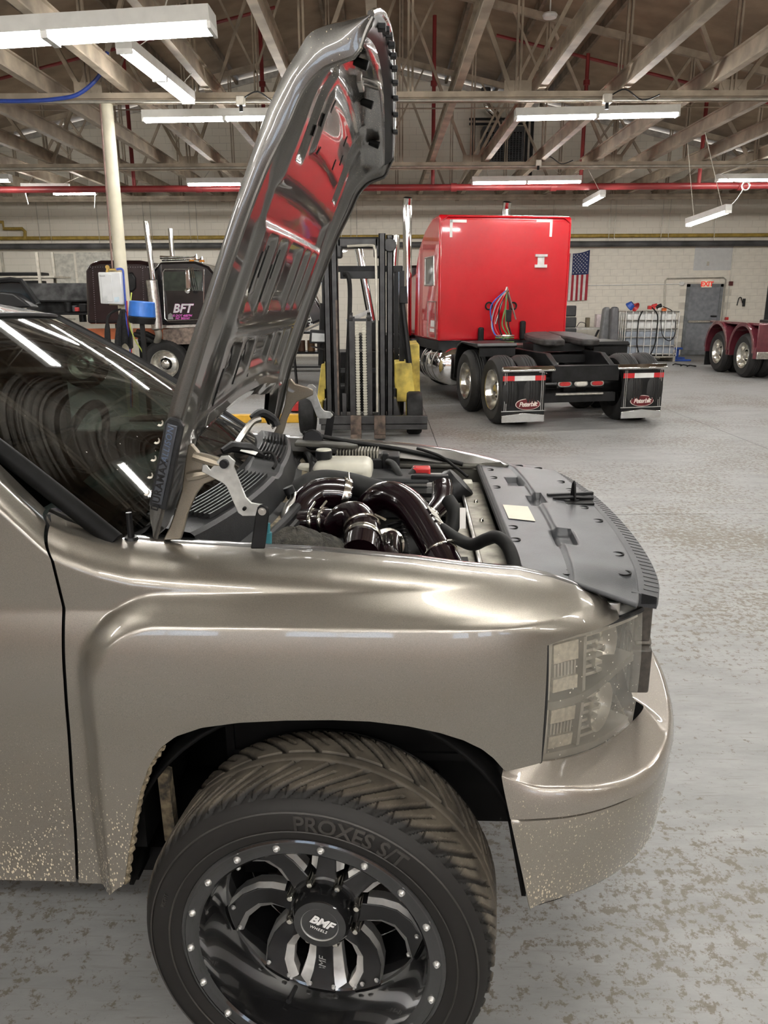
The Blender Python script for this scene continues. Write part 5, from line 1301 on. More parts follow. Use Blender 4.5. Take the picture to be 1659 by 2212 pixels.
# stacks
for (x, yy, zt) in ((SX0-0.11, SB+1.95, PY(903, 420, 15.0)[2]), (SX1-0.52, SB+1.9, PY(1143, 425, 15.0)[2])):
    st = MB().cyl((x, yy, 0.9), (x, yy, zt-0.12), 0.085, n=24).cyl((x, yy, zt-0.12), (x, yy-0.03, zt), 0.085, 0.085, 24, caps=False).build('exhaust_stack', M_chrome, RT)
    MB().cyl((x, yy-0.005, zt-0.06), (x, yy-0.032, zt-0.004), 0.078, n=24).build('stack_mouth', M_void, st)
# fuel tank
tx = SX0+0.28
ft = MB().lathe([(0, -0.02), (0.22, -0.015), (0.30, 0.03), (0.33, 0.10), (0.33, 1.55), (0.30, 1.62), (0, 1.66)], (tx, 2.55, 0.66), (0,1,0), 40).build('fuel_tank', M_chrome, RT)
for yy in (2.95, 3.35, 3.75): MB().lathe([(0.335, -0.03), (0.342, -0.02), (0.342, 0.02), (0.335, 0.03)], (tx, yy, 0.66), (0,1,0), 40).build('tank_strap', M_alu, ft)
MB().box(SX0-0.05, SX0+0.5, 4.3, 5.2, 0.45, 1.05).build('battery_box', M_frameblk, RT, bevel=0.02)
# chassis rails, cross members
for s_ in (-1, 1):
    MB().prism([(0.02, 0.72), (0.02, 0.87), (0.35, 1.02), (9.0, 1.04), (9.0, 0.80), (0.5, 0.76)], (s_*0.43-0.04, 0, 0), (0,1,0), (0,0,1), (0.08, 0, 0)).build('frame_rail', M_frameblk, RT, bevel=0.01)
MB().box(-0.52, 0.52, -0.04, 0.03, 0.64, 0.86).build('rear_cross_member', M_frameblk, RT, bevel=0.012)
MB().box(-0.5, 0.5, -0.05, 0.14, 0.852, 0.866).build('cross_member_lip', M_frameblk, RT)
for yy in (0.9, 1.5, 2.3): MB().box(-0.42, 0.42, yy-0.06, yy+0.06, 0.84, 0.96).build('cross_member', M_frameblk, RT)
tlp = MB().box(-0.42, 0.30, -0.01, 0.0, 0.555, 0.665).build('tail_lamp_panel', M_frameblk, RT, bevel=0.005)
for i, x in enumerate((-0.28, -0.03, 0.22)):
    MB().prism([(0.105*math.copysign(abs(math.cos(t))**0.6, math.cos(t)), 0.042*math.copysign(abs(math.sin(t))**0.8, math.sin(t))) for t in [2*math.pi*k/28 for k in range(28)]], (x-0.03, -0.012, 0.61), (1,0,0), (0,0,1), (0, -0.02, 0)).build('lamp_rim', M_alu, tlp, bevel=0.004)
    MB().prism([(0.085*math.copysign(abs(math.cos(t))**0.6, math.cos(t)), 0.030*math.copysign(abs(math.sin(t))**0.8, math.sin(t))) for t in [2*math.pi*k/28 for k in range(28)]], (x-0.03, -0.030, 0.61), (1,0,0), (0,0,1), (0, -0.014, 0)).build('lamp_lens', M_lampred if i != 1 else M_refl, tlp, bevel=0.006)
MB().cyl((-0.5, 0.2, 0.42), (0.5, 0.2, 0.42), 0.04, n=12).box(-0.55, 0.55, 0.1, 0.2, 0.33, 0.46).build('rear_beam', M_frameblk, RT)
MB().cyl((-0.40, 0.08, 0.45), (0.34, 0.08, 0.45), 0.022, n=10).build('light_bar_tube', M_alu, RT)
MB().cyl((-1.1, 0.45, 0.5), (1.1, 0.45, 0.5), 0.09, n=14).lathe([(0,-0.2),(0.18,-0.15),(0.22,0),(0.18,0.15),(0,0.2)], (0,0.45,0.5), (0,1,0), 20).build('rear_axle', M_frameblk, RT)
MB().cyl((-1.1, 1.78, 0.5), (1.1, 1.78, 0.5), 0.09, n=14).build('forward_axle', M_frameblk, RT)
# wheels
for yy in (0.45, 1.78):
    semi_wheel(RT, (-1.25, yy, 0.5), math.radians(-90))
    semi_wheel(RT, (-0.93, yy, 0.5), math.radians(-90), rim=False)
    semi_wheel(RT, (1.25, yy, 0.5), math.radians(90))
    semi_wheel(RT, (0.93, yy, 0.5), math.radians(90), rim=False)
semi_wheel(RT, (-1.2, 7.2, 0.5), math.radians(-90)); semi_wheel(RT, (1.2, 7.2, 0.5), math.radians(90))
# quarter fenders over the forward axle
for s_ in (-1, 1):
    xo, xi = s_*1.27, s_*0.62
    MB().prism([(1.10,1.09),(1.15,1.13),(1.95,1.13),(2.20,1.06),(2.34,0.85),(2.40,0.48),(2.37,0.48),(2.30,0.84),(2.17,1.03),(1.95,1.10),(1.12,1.06)], (min(xo,xi), 0, 0), (0,1,0), (0,0,1), (abs(xo-xi), 0, 0)).build('quarter_fender', M_frameblk, RT, bevel=0.01)
    MB().box(min(xo,xi)+0.05, max(xo,xi)-0.02, 1.14, 1.17, 0.93, 1.08).build('fender_bracket', M_frameblk, RT)
# fifth wheel: two greasy jaws and a ramped throat
for s_ in (-1, 1):
    poly = [(s_*0.0, 0.60), (s_*0.30, 0.56), (s_*0.47, 0.40), (s_*0.53, 0.15), (s_*0.52, -0.15), (s_*0.45, -0.40), (s_*0.30, -0.50), (s_*0.14, -0.46), (s_*0.05, -0.10), (s_*0.0, 0.02)]
    if s_ < 0: poly = poly[::-1]
    MB().prism(poly, (0.12, 1.15, 1.13), (1,0,0), (0,1,0.08), (0,0,0.10)).build('fifth_wheel_plate', M_grease, RT, bevel=0.03, segs=3)
MB().box(-0.42, 0.42, 0.95, 1.4, 1.0, 1.12).build('fifth_wheel_bracket', M_frameblk, RT)
MB().box(-0.62, 0.0, 1.75, 2.4, 1.02, 1.06).build('deck_plate', M_alu, RT)
# mud flaps with chrome hangers, tape, oval badge and chrome weight
for s_ in (-1, 1):
    x0, x1 = (-1.24, -0.60) if s_ < 0 else (0.60, 1.24)
    fl = MB().box(x0, x1, -0.012, 0.0, 0.10, 0.78).build('mud_flap', M_frameblk, RT)
    MB().prism([(-0.06, 0.80), (0.02, 0.80), (0.02, 0.85), (-0.01, 0.875), (-0.06, 0.83)], (x0-0.02 if s_ < 0 else x0-0.12, -0.02, 0), (0,1,0), (0,0,1), (abs(x1-x0)+0.14, 0, 0)).build('flap_hanger', M_chrome, RT, bevel=0.008)
    w_ = x1-x0
    MB().box(x0, x1, -0.018, -0.012, 0.67, 0.74).build('red_tape', M_redtape, fl); MB().box(x0+w_*0.27, x1-w_*0.25, -0.021, -0.018, 0.67, 0.74).build('white_tape', M_tape, fl)
    for q in (0.05, 0.09, 0.91, 0.95): MB().box(x0+w_*q-0.004, x0+w_*q+0.004, -0.02, -0.012, 0.24, 0.78).build('chrome_strip', M_chrome, fl)
    MB().box(x0-0.01, x1+0.01, -0.02, -0.012, 0.235, 0.247).build('chrome_strip', M_chrome, fl)
    MB().prism([(0.04,0.0),(w_-0.0,0.0),(w_,0.10),(w_*0.62,0.125),(w_*0.5,0.135),(w_*0.38,0.125),(0.0,0.10),(0.0,0.0)], (x0, -0.03, 0.08), (1,0,0), (0,0,1), (0,0.018,0)).build('chrome_weight', M_chrome, fl, bevel=0.004)
    cx, cz = x0+w_*(0.60 if s_ < 0 else 0.5), 0.335
    for (rx, rz, d_, m_) in ((0.185, 0.082, 0.016, mat('ivory badge edge', (0.75, 0.66, 0.6), 0.4)), (0.176, 0.074, 0.019, mat('oxblood badge', (0.13, 0.012, 0.016), 0.3))):
        MB().prism([(rx*math.cos(2*math.pi*k/40), rz*math.sin(2*math.pi*k/40)) for k in range(40)], (cx, -0.01, cz), (1,0,0), (0,0,1), (0,-d_,0)).build('oval_badge', m_, fl)
    text('badge_lettering', 'Peterbilt', mat('ivory lettering paint', (0.85, 0.78, 0.70), 0.4), fl, (cx, -0.031, cz), (1,0,0.02), (0,0,1), size=0.094, depth=0.002, shear=0.25, spacing=0.86, bold=0.002)
# air and light lines hung behind the cab
top = RL(1095, 620, SB-0.15)
hl_ = empty('air_line_rack', (0,0,0), 0, RT)
MB().tube([RL(1070,700,SB-0.1), top], 0.014, 8).tube([RL(1114,690,SB-0.1), top], 0.014, 8).build('rack_tube', M_alu, hl_)
random.seed(3)
for i, (m_, x0) in enumerate([(M_hose_g,1092),(M_hose_b,1065),(M_rubber,1080),(M_rubber,1100),(M_hose_g,1096),(mat('grey hose', (0.3,0.31,0.33), 0.5),1068),(M_redtape,1075)]):
    MB().tube(smooth_path([RL(1095+random.uniform(-3,3), 628, SB-0.16), RL(x0+random.uniform(-4,4), 660, SB-0.2), RL(x0-4+random.uniform(-8,4), 700, SB-0.22), RL(x0+4, 724+random.uniform(-4,4), SB-0.3), RL(1090+random.uniform(-10,10), 733, SB-0.35)], 5), 0.012, 6).build('air_line', m_, hl_)
MB().box(-0.05,0.05,-0.03,0.03,-0.1,0.1).build('plug_holder', M_black, hl_, loc=tuple(RL(1098,682,SB-0.2)), bevel=0.01)
for k in range(4):
    c = RL(1090, 736-k*2, SB-0.3); MB().tube([(c[0]+0.16*math.cos(t), c[1]+0.10*math.sin(t), c[2]-0.02+0.02*k) for t in [2*math.pi*j/24 for j in range(24)]], 0.012, 6, closed=True).build('coiled_line', [M_hose_g, M_rubber, M_hose_g, M_alu][k], hl_)

# ---------------------------------------------------------------- black truck with its hood tilted, left background
BY = 16.3
BT = tag(empty('semi_tractor', (-4.6, BY, 0)), 'black sleeper-cab semi truck parked sideways behind the cream column, pink BFT lettering', 'semi truck')
def BL(px, py, dy=0.0): p = PY(px, py, BY+dy); return np.array([p[0]+4.6, dy, p[2]])
def panel(name, pts, m_, dy, th, parent=BT, bevel=0.0):
    P_ = [BL(x, y, dy) for x, y in pts]
    return MB().prism([(p[0], p[2]) for p in P_], (0, dy, 0), (1,0,0), (0,0,1), (0, th, 0)).build(name, m_, parent, bevel=bevel)
panel('sleeper', [(186,700),(183,585),(192,568),(215,562),(300,562),(322,566),(330,585),(334,700)], M_semimar, 0.0, 2.1, bevel=0.08)
panel('cab', [(330,702),(330,585),(345,566),(420,564),(450,575),(500,640),(505,705)], M_semiblk, 0.12, 1.9, bevel=0.05)
d_ = panel('cab_door', [(349,694),(349,582),(442,580),(442,694)], M_semiblk, 0.10, 0.03, bevel=0.01)
MB().tube([BL(x, y, 0.095) for x, y in [(352,594),(352,588),(356,582),(440,581),(440,690),(362,693),(356,688)]], 0.012, 6, closed=True).build('door_trim', M_alu, d_)
panel('door_glass', [(353,628),(353,587),(436,586),(436,628)], mat('grey green truck glass', (0.05, 0.06, 0.05), 0.1), 0.09, 0.01, d_)
c = BL(393, 667, 0.09)
text('door_lettering', 'BFT', mat('silver lettering', (0.72, 0.71, 0.72), 0.5), d_, c, (1,0,0), (0,0,1), size=0.24, depth=0.006, shear=0.3, bold=0.006)
text('door_lettering', 'BFT', mat('pink outline', (0.65, 0.12, 0.5), 0.5), d_, c+np.array([0.0,0.007,0]), (1,0,0), (0,0,1), size=0.24, depth=0.003, shear=0.3, bold=0.010)
text('door_lettering', 'US DOT 468794', MATS['pink outline'], d_, BL(392, 682, 0.09), (1,0,0), (0,0,1), size=0.062, depth=0.004, shear=0.3, bold=0.002)
text('door_lettering', 'MC 200160', MATS['pink outline'], d_, BL(394, 688, 0.09), (1,0,0), (0,0,1), size=0.062, depth=0.004, shear=0.3, bold=0.002)
panel('door_emblem', [(363,690),(363,680),(368,676),(373,680),(374,690)], mat('pewter emblem', (0.3,0.3,0.3), 0.4, 0.5), 0.088, 0.01, d_)
panel('sleeper_porthole', [(276,628),(276,590),(285,588),(292,600),(293,622),(286,630)], M_black, -0.04, 0.05, bevel=0.02)
rv2 = MB()
for i in range(26):
    for (x0, y0, x1, y1) in ((200,580,207,698),(308,580,312,698)):
        p = BL(lerp(x0,x1,i/25), lerp(y0,y1,i/25), 0.0); rv2.cyl((p[0], -0.006, p[2]), (p[0], 0.01, p[2]), 0.008, n=6)
    p = BL(lerp(190,325,i/25), 577, 0.0); rv2.cyl((p[0], -0.006, p[2]), (p[0], 0.01, p[2]), 0.008, n=6)
tag(rv2.build('rivets', mat('dull rivet', (0.25, 0.22, 0.22), 0.4, 0.6), BT), kind='stuff')
# stacks, muffler shield, mirror, horns, marker lamps
a, b = BL(315, 478, -0.15), BL(331, 606, -0.15); st = MB().cyl(b, a, 0.055, n=18).build('exhaust_stack', M_chrome, BT)
a, b = BL(327, 604, -0.15), BL(340, 712, -0.15); MB().cyl(b, a, 0.115, n=20).build('muffler_shield', M_alu, BT, bevel=0.02)
MB().tube(smooth_path([BL(340,712,-0.15), BL(343,725,-0.1), BL(338,742,0.1)], 4), 0.07, 12).build('exhaust_elbow', M_conduit, BT)
a, b = BL(368, 494, 1.9), BL(373, 562, 1.9); MB().cyl(b, a, 0.055, n=18).build('exhaust_stack', M_chrome, BT)
mr_ = panel('mirror', [(401,624),(400,584),(408,582),(412,624)], M_chrome, -0.25, 0.06, bevel=0.015)
for dx in (5, 10, 14): MB().tube([BL(402+dx,578,-0.1), BL(406+dx,600,-0.22), BL(412+dx,628,-0.12)], 0.010, 6).build('mirror_arm', M_chrome, mr_)
MB().lathe([(0,-0.03),(0.05,-0.02),(0.055,0.0),(0,0.02)], BL(405,628,-0.25), (0,1,0), 16).build('spot_mirror', M_chrome, mr_)
for (x0, x1, y) in ((346,425,556), (350,437,561)):
    MB().tube([BL(x0,y,0.5), BL(x1-12,y,0.5), BL(x1-6,y,0.5), BL(x1,y,0.5)], [0.035,0.012,0.02,0.07], 12).build('air_horn', M_chrome, BT)
for x in (414, 436): MB().lathe([(0,0.05),(0.05,0.04),(0.06,0.0)], BL(x,566,0.5), (0,0,1), 12).build('marker_lamp', mat('amber lens', (0.7, 0.25, 0.02), 0.3), BT)
panel('windscreen_cover', [(428,622),(424,597),(450,592),(456,640)], mat('pale blue sheet', (0.35, 0.60, 0.78), 0.5), 0.3, 0.02)
# frame and steer wheel, step box, dark mechanicals
MB().box(-2.0, 1.3, 0.3, 0.45, 1.0, 1.22).build('frame_rail', mat('orange primer rail', (0.50, 0.13, 0.04), 0.5), BT)
MB().box(-0.55, 2.4, 0.25, 1.8, 0.55, 1.0).build('engine_mass', M_void, BT)
panel('step_box', [(352,745),(352,712),(450,704),(450,742)], mat('rusty grey step', (0.20, 0.15, 0.12), 0.6, var=0.3, scale=12), 0.05, 0.5)
panel('step_trim', [(352,709),(352,703),(450,700),(450,705)], M_alu, 0.04, 0.3)
for (x0, y0, x1, y1) in ((290,722,350,748),(300,735,352,742),(296,716,340,732)): MB().tube([BL(x0,y0,0.1), BL((x0+x1)/2,(y0+y1)/2-3,0.05), BL(x1,y1,0.15)], 0.05, 8).build('chassis_hose', M_rubber, BT)
c = BL(357, 795, 0.0)
semi_wheel(BT, (c[0], -0.02, 0.5), 0.0, deep=0.0)
semi_wheel(BT, (c[0]+0.1, 1.75, 0.5), math.pi, rim=False)
semi_wheel(BT, (-1.7, 0.0, 0.5), 0.0); semi_wheel(BT, (-3.0, 0.0, 0.5), 0.0)
# tilted hood
hd = panel('tilted_hood', [(600,720),(640,590),(660,606),(684,648),(706,688),(640,716)], M_semiblk, -0.1, 1.7, bevel=0.05)
MB().tube([BL(634,724,-0.12), BL(668,708,-0.12), BL(707,690,-0.12)], 0.035, 8).build('hood_trim', M_chrome, hd)
MB().tube([BL(664,604,-0.11), BL(686,646,-0.11), BL(704,686,-0.11)], 0.016, 8).build('hood_trim', M_chrome, hd)
ka = BL(668,692,-0.11)-BL(651,640,-0.11); ka /= np.linalg.norm(ka)
text('hood_lettering', 'KENWORTH', M_tape, hd, (BL(668,692,-0.11)+BL(651,640,-0.11))/2 + np.array([0,-0.0,0]), ka, (-ka[2],0,ka[0]), size=0.12, depth=0.004)
for x, y in ((645,696),(654,695)): MB().cyl(BL(x,y,-0.10), BL(x,y,-0.13), 0.025, n=8).build('hood_stud', M_chrome, hd)
MB().box(1.7, 2.6, 0.1, 1.6, 0.5, 1.15).build('hood_support', M_frameblk, BT)

# ---------------------------------------------------------------- dark truck behind the forklift
DT = tag(empty('semi_tractor', (0.6, 16.6, 0)), 'dark truck mostly hidden behind the forklift, with leaning chrome stacks', 'semi truck')
def DL(px, py, dy=0.0): p = PY(px, py, 16.6+dy); return np.array([p[0]-0.6, dy, p[2]])
MB().prism([(p[0], p[2]) for p in [DL(846,720), DL(850,580), DL(862,574), DL(905,572), DL(908,720)]], (0, 0.1, 0), (1,0,0), (0,0,1), (0,1.8,0)).build('cab', M_semiblk, DT, bevel=0.05)
MB().prism([(p[0], p[2]) for p in [DL(862,640), DL(862,606), DL(905,606), DL(905,640)]], (0, 0.08, 0), (1,0,0), (0,0,1), (0,0.03,0)).build('cab_glass', M_maroon, DT)
for (x0, y0, x1, y1, dy) in ((773,528,804,700,0.0), (856,508,850,600,1.2)):
    MB().cyl(DL(x1,y1,dy), DL(x0,y0,dy), 0.085, n=18).build('exhaust_stack', M_chrome, DT)
MB().box(-1.2, 1.0, 0.2, 1.6, 0.5, 1.05).build('chassis', M_frameblk, DT)
MB().prism([(p[0], p[2]) for p in [DL(748,690), DL(797,668), DL(800,676), DL(752,700)]], (0, -0.2, 0), (1,0,0), (0,0,1), (0,0.6,0)).build('grey_panel', mat('pale grey panel', (0.55, 0.55, 0.53), 0.4), DT)
MB().prism([(p[0], p[2]) for p in [DL(798,735), DL(800,695), DL(818,690), DL(818,740)]], (0, -0.1, 0), (1,0,0), (0,0,1), (0,0.3,0)).build('fender_panel', M_alu, DT, bevel=0.03)
semi_wheel(DT, (-0.3, 0.1, 0.5), 0.0); semi_wheel(DT, (0.75, 0.1, 0.5), 0.0)

# ---------------------------------------------------------------- maroon tractor rear at the right edge
MT = tag(empty('semi_tractor', (8.33, 17.4, 0)), 'maroon tractor rear end with twin round fenders at the right edge', 'semi truck')
for i, yy in enumerate((0.75, 2.15)):
    semi_wheel(MT, (0.0, yy, 0.5), math.radians(-90)); semi_wheel(MT, (0.32, yy, 0.5), math.radians(-90), rim=False)
    semi_wheel(MT, (2.2, yy, 0.5), math.radians(90)); semi_wheel(MT, (1.9, yy, 0.5), math.radians(90), rim=False)
    N_ = 20; r0, r1 = 0.60, 0.66
    poly = [(r1*math.cos(math.pi*k/N_), r1*math.sin(math.pi*k/N_)) for k in range(N_+1)] + [(-r1, -0.12), (-r0, -0.12)] + [(r0*math.cos(math.pi*(N_-k)/N_), r0*math.sin(math.pi*(N_-k)/N_)) for k in range(N_+1)] + [(r0, -0.12), (r1, -0.12)]
    MB().prism(poly, (-0.06, yy, 0.58), (0,1,0), (0,0,1), (0.85, 0, 0)).build('round_fender', M_maroon, MT, bevel=0.015)
    MB().prism([((r1+0.005)*math.cos(math.pi*k/N_), (r1+0.005)*math.sin(math.pi*k/N_)) for k in range(N_+1)] + [((r0-0.02)*math.cos(math.pi*(N_-k)/N_), (r0-0.02)*math.sin(math.pi*(N_-k)/N_)) for k in range(N_+1)], (-0.075, yy, 0.58), (0,1,0), (0,0,1), (0.03, 0, 0)).build('fender_edge', M_maroon, MT, bevel=0.008)
MB().box(-0.02, 2.3, 0.06, 0.10, 0.62, 1.22).build('rear_panel', M_maroon, MT, bevel=0.01)
MB().box(0.0, 2.3, 0.05, 0.10, 0.46, 0.62).build('rear_trim', M_alu, MT, bevel=0.01)
MB().box(0.0, 0.8, 0.10, 2.8, 1.18, 1.24).build('fender_top', M_maroon, MT, bevel=0.02)
MB().box(-0.02, 0.5, 2.80, 2.83, 0.12, 0.55).build('mud_flap', M_rubber, MT)
MB().box(0.85, 1.5, 0.1, 2.75, 0.75, 1.0).build('frame_rail', M_frameblk, MT)
for k in range(5): MB().tube(smooth_path([(0.75+0.1*k, 0.5, 1.25), (0.8+0.1*k, 0.6, 1.45+0.05*k), (0.95+0.1*k, 0.7, 1.4), (1.05+0.1*k, 0.8, 1.26)], 4), 0.018, 6).build('chassis_hose', M_rubber, MT)
MB().lathe([(0,0),(0.24,0.0),(0.26,0.03),(0.26,0.1),(0.18,0.13),(0.15,0.10),(0,0.10)], (0.95, 0.9, 1.42), (-0.3,-1,0.1), 28).build('hose_drum', M_white, MT)
MB().box(0.7, 1.4, 0.6, 1.6, 1.0, 1.28).build('deck_gear', M_frameblk, MT, bevel=0.02)
# ================================================================== forklift
M_mast = mat('worn dark mast steel', (0.040, 0.039, 0.039), 0.42, 0.45, var=0.2, scale=7)
M_rust = mat('rusty fork steel', (0.10, 0.072, 0.055), 0.6, 0.3, var=0.35, scale=10)
M_fyel = mat('chipped yellow paint', (0.60, 0.46, 0.09), 0.5, var=0.25, scale=5)
FY = 10.4
FK = tag(empty('forklift', (-0.32, FY, 0)), 'yellow forklift with a dark two-stage mast facing the pickup', 'forklift')
def FL(px, py, dy=0.0): p = PY(px, py, FY+dy); return np.array([p[0]+0.32, dy, p[2]])
def fbox(name, x0, x1, y0, y1, dy, th, m_, parent=FK, bevel=0.004):
    a, b = FL(x0, y1, dy), FL(x1, y0, dy); return MB().box(a[0], b[0], dy, dy+th, a[2], b[2]).build(name, m_, parent, bevel=bevel)
zt = FL(776, 508)[2]
for (x0, x1, d0, nm) in ((-0.455,-0.365,0.0,'outer_rail'), (-0.355,-0.265,-0.03,'inner_rail'), (0.265,0.355,-0.03,'inner_rail'), (0.365,0.455,0.0,'outer_rail')):
    h_ = zt if nm == 'outer_rail' else zt+0.02
    mb = MB().box(x0, x1, d0, d0+0.02, 0.12, h_).box(x0, x0+0.02, d0, d0+0.16, 0.12, h_).box(x1-0.02, x1, d0, d0+0.16, 0.12, h_)
    mb.build(nm, M_mast, FK, bevel=0.004)
MB().box(-0.30, -0.275, -0.036, -0.03, 0.15, FL(720,648)[2]).build('wear_strip', M_rust, FK)
# cross heads
MB().box(-0.28, 0.28, 0.0, 0.10, zt-0.16, zt-0.02).box(-0.30,-0.2,0.0,0.1,zt-0.28,zt-0.02).box(0.2,0.30,0.0,0.1,zt-0.28,zt-0.02).build('cross_head', M_mast, FK, bevel=0.03, segs=3)
fbox('cross_beam', 735, 820, 585, 602, 0.12, 0.08, M_frameblk)
fbox('cross_beam', 735, 822, 796, 806, 0.06, 0.08, M_frameblk)
for x in (-0.41, 0.41):
    MB().cyl((x, -0.03, zt-0.12), (x, 0.12, zt-0.12), 0.085, n=24).build('mast_roller', M_mast, FK, bevel=0.01)
# lift cylinder channels, chains, chain anchor head
for (x0, x1) in ((757,766), (793,803)): fbox('cylinder_channel', x0, x1, 684, 905, -0.02, 0.06, M_mast)
fbox('chain_head', 760, 800, 688, 694, 0.0, 0.05, M_mast); 
for x in (-0.10, 0.13): MB().cyl((x-0.02,0.01,FL(776,685)[2]), (x+0.02,0.01,FL(776,685)[2]), 0.06, n=18).build('chain_sheave', M_mast, FK)
link = MB().box(-0.022, 0.022, -0.012, 0.012, -0.016, 0.016).box(-0.030, 0.030, -0.008, 0.008, -0.006, 0.006).mesh('chain_link', mat('dusty chain steel', (0.42, 0.40, 0.33), 0.5, 0.4, var=0.2))
for cxp in (771, 786):
    a, b = FL(cxp, 702, -0.03), FL(cxp+4, 905, -0.03); n = 36
    ch = empty('lift_chain', (0,0,0), 0, FK)
    for i in range(n):
        o = bpy.data.objects.new('chain_link', link); COL.objects.link(o); o.parent = ch; p = a+(b-a)*(i/(n-1)); o.location = tuple(p)
# hydraulic line
MB().tube(smooth_path([FL(750,532,-0.02), FL(800,530,-0.02), FL(809,536,-0.02), FL(812,560,-0.02), FL(814,700,-0.02), FL(815,890,-0.02)], 5), 0.018, 8).build('hydraulic_line', M_conduit, FK)
MB().tube(smooth_path([FL(742,592,0.05), FL(752,596,0.02), FL(756,640,0.05), FL(752,760,0.05), FL(748,880,0.05)], 5), 0.03, 8).build('hydraulic_hose', M_rubber, FK)
for (x0, x1) in ((740,748),(816,823)): fbox('guide_post', x0, x1, 850, 905, -0.03, 0.05, M_mast)
# carriage bars and fork shanks
cb = FL(690, 912, -0.25); ce = FL(923, 912, -0.25)
MB().box(cb[0], ce[0], -0.30, -0.22, cb[2]-0.02, cb[2]+0.085).box(cb[0]+0.02, ce[0], -0.28, -0.22, cb[2]-0.10, cb[2]-0.03).build('carriage_bar', M_mast, FK, bevel=0.006)
for (x0, x1) in ((757,781),(808,833)):
    a, b = FL(x0, 898, -0.34), FL(x1, 944, -0.34); MB().box(a[0], b[0], -0.345, -0.30, b[2]-0.02, a[2]).build('fork_shank', M_rust, FK, bevel=0.006)
    MB().box(a[0], b[0], -0.42, -0.30, 0.03, 0.08).build('fork', M_rust, FK, bevel=0.006)
# body
def fprism(name, pts, dy, th, m_, bevel=0.012): 
    P_ = [FL(x, y, dy) for x, y in pts]; return MB().prism([(p[0], p[2]) for p in P_], (0, dy, 0), (1,0,0), (0,0,1), (0, th, 0)).build(name, m_, FK, bevel=bevel)
fprism('body_shoulder', [(684,868),(694,786),(709,784),(709,868)], 0.5, 0.7, M_fyel)
fprism('body_shoulder', [(853,868),(853,785),(889,784),(898,868)], 0.5, 0.7, M_fyel)
fprism('body_side', [(886,880),(884,746),(906,744),(908,880)], 1.1, 1.2, M_fyel)
fprism('wheel_fender', [(678,900),(680,866),(697,866),(697,902)], 0.3, 0.3, M_fyel); fprism('wheel_fender', [(880,905),(880,866),(898,866),(898,905)], 0.3, 0.3, M_fyel)
fprism('mast_foot', [(697,902),(700,865),(712,858),(712,905)], 0.1, 0.25, M_mast); fprism('mast_foot', [(842,905),(842,858),(856,862),(868,905)], 0.1, 0.25, M_mast)
fprism('dash_cowl', [(735,880),(735,760),(822,760),(822,880)], 0.9, 0.2, M_frameblk)
fprism('seat_back', [(800,760),(800,695),(815,690),(826,700),(826,760)], 1.5, 0.2, M_black, 0.03)
# overhead guard
for (x0, y0, x1, y1, dy) in ((868,652,884,790,0.55), (698,655,694,790,0.55)):
    MB().tube([FL(x0,y0,dy), FL(x1,y1,dy)], 0.045, 10).build('tilt_cylinder', M_frameblk, FK)
for (x, dy) in ((700,0.9),(868,0.9),(720,2.2),(856,2.2)): 
    a = FL(x, 585, dy); MB().beam((a[0], dy, 0.8), (a[0], dy, a[2]), 0.07, 0.09, (0,1,0)).build('guard_post', M_frameblk, FK)
a, b = FL(700,583,0.9), FL(868,583,0.9); MB().box(a[0], b[0], 0.85, 0.93, a[2]-0.03, a[2]+0.05).build('guard_header', M_frameblk, FK)
for i in range(6): MB().box(lerp(a[0], b[0], (i+0.5)/6)-0.02, lerp(a[0], b[0], (i+0.5)/6)+0.02, 0.93, 2.3, a[2]+0.0, a[2]+0.03).build('guard_bar', M_frameblk, FK)
# mirror, work lamp
fprism('mirror', [(862,655),(863,620),(879,618),(881,656)], 0.45, 0.03, M_black, 0.008)
wl_ = fprism('work_lamp', [(667,742),(670,712),(708,715),(707,742)], 0.35, 0.12, M_black, 0.012)
P_ = [FL(x, y, 0.34) for x, y in [(673,738),(674,719),(704,721),(703,738)]]
MB().prism([(p[0], p[2]) for p in P_], (0, 0.342, 0), (1,0,0), (0,0,1), (0, 0.01, 0)).build('lamp_glass', mat('grey lamp glass', (0.50, 0.51, 0.50), 0.2), wl_)
MB().tube([FL(672,748,0.4), FL(690,752,0.4), FL(704,756,0.4)], 0.012, 6).build('lamp_bracket', M_mast, wl_)
# wheels
for x in (-0.72, 0.74):
    w_ = MB().lathe([(0.0,0.0),(0.16,0.0),(0.20,-0.01),(0.27,0.0),(0.29,0.03),(0.29,0.17),(0.27,0.2),(0,0.2)], (x+0.1 if x > 0 else x+0.1, 0.15, 0.29), (-1,0,0), 28).build('drive_tyre', M_rubber, FK)
    MB().lathe([(0.0,-0.02),(0.10,-0.02),(0.17,0.0),(0.20,0.0)], (x+0.1, 0.15, 0.29), (1,0,0) , 24).build('wheel_disc', M_fyel, FK)
    MB().lathe([(0.0,-0.02),(0.10,-0.02),(0.17,0.0),(0.20,0.0)], (x-0.11, 0.15, 0.29), (-1,0,0) , 24).build('wheel_disc', M_fyel, FK)
for x in (-0.55, 0.55): MB().lathe([(0.0,0.0),(0.2,0.0),(0.22,0.03),(0.22,0.15),(0,0.18)], (x+0.09, 1.9, 0.22), (-1,0,0), 24).build('steer_tyre', M_rubber, FK)
MB().box(-0.55, 0.55, 0.5, 2.5, 0.25, 0.62).box(-0.5, 0.5, 1.9, 2.6, 0.4, 1.0).build('chassis', M_frameblk, FK, bevel=0.04)

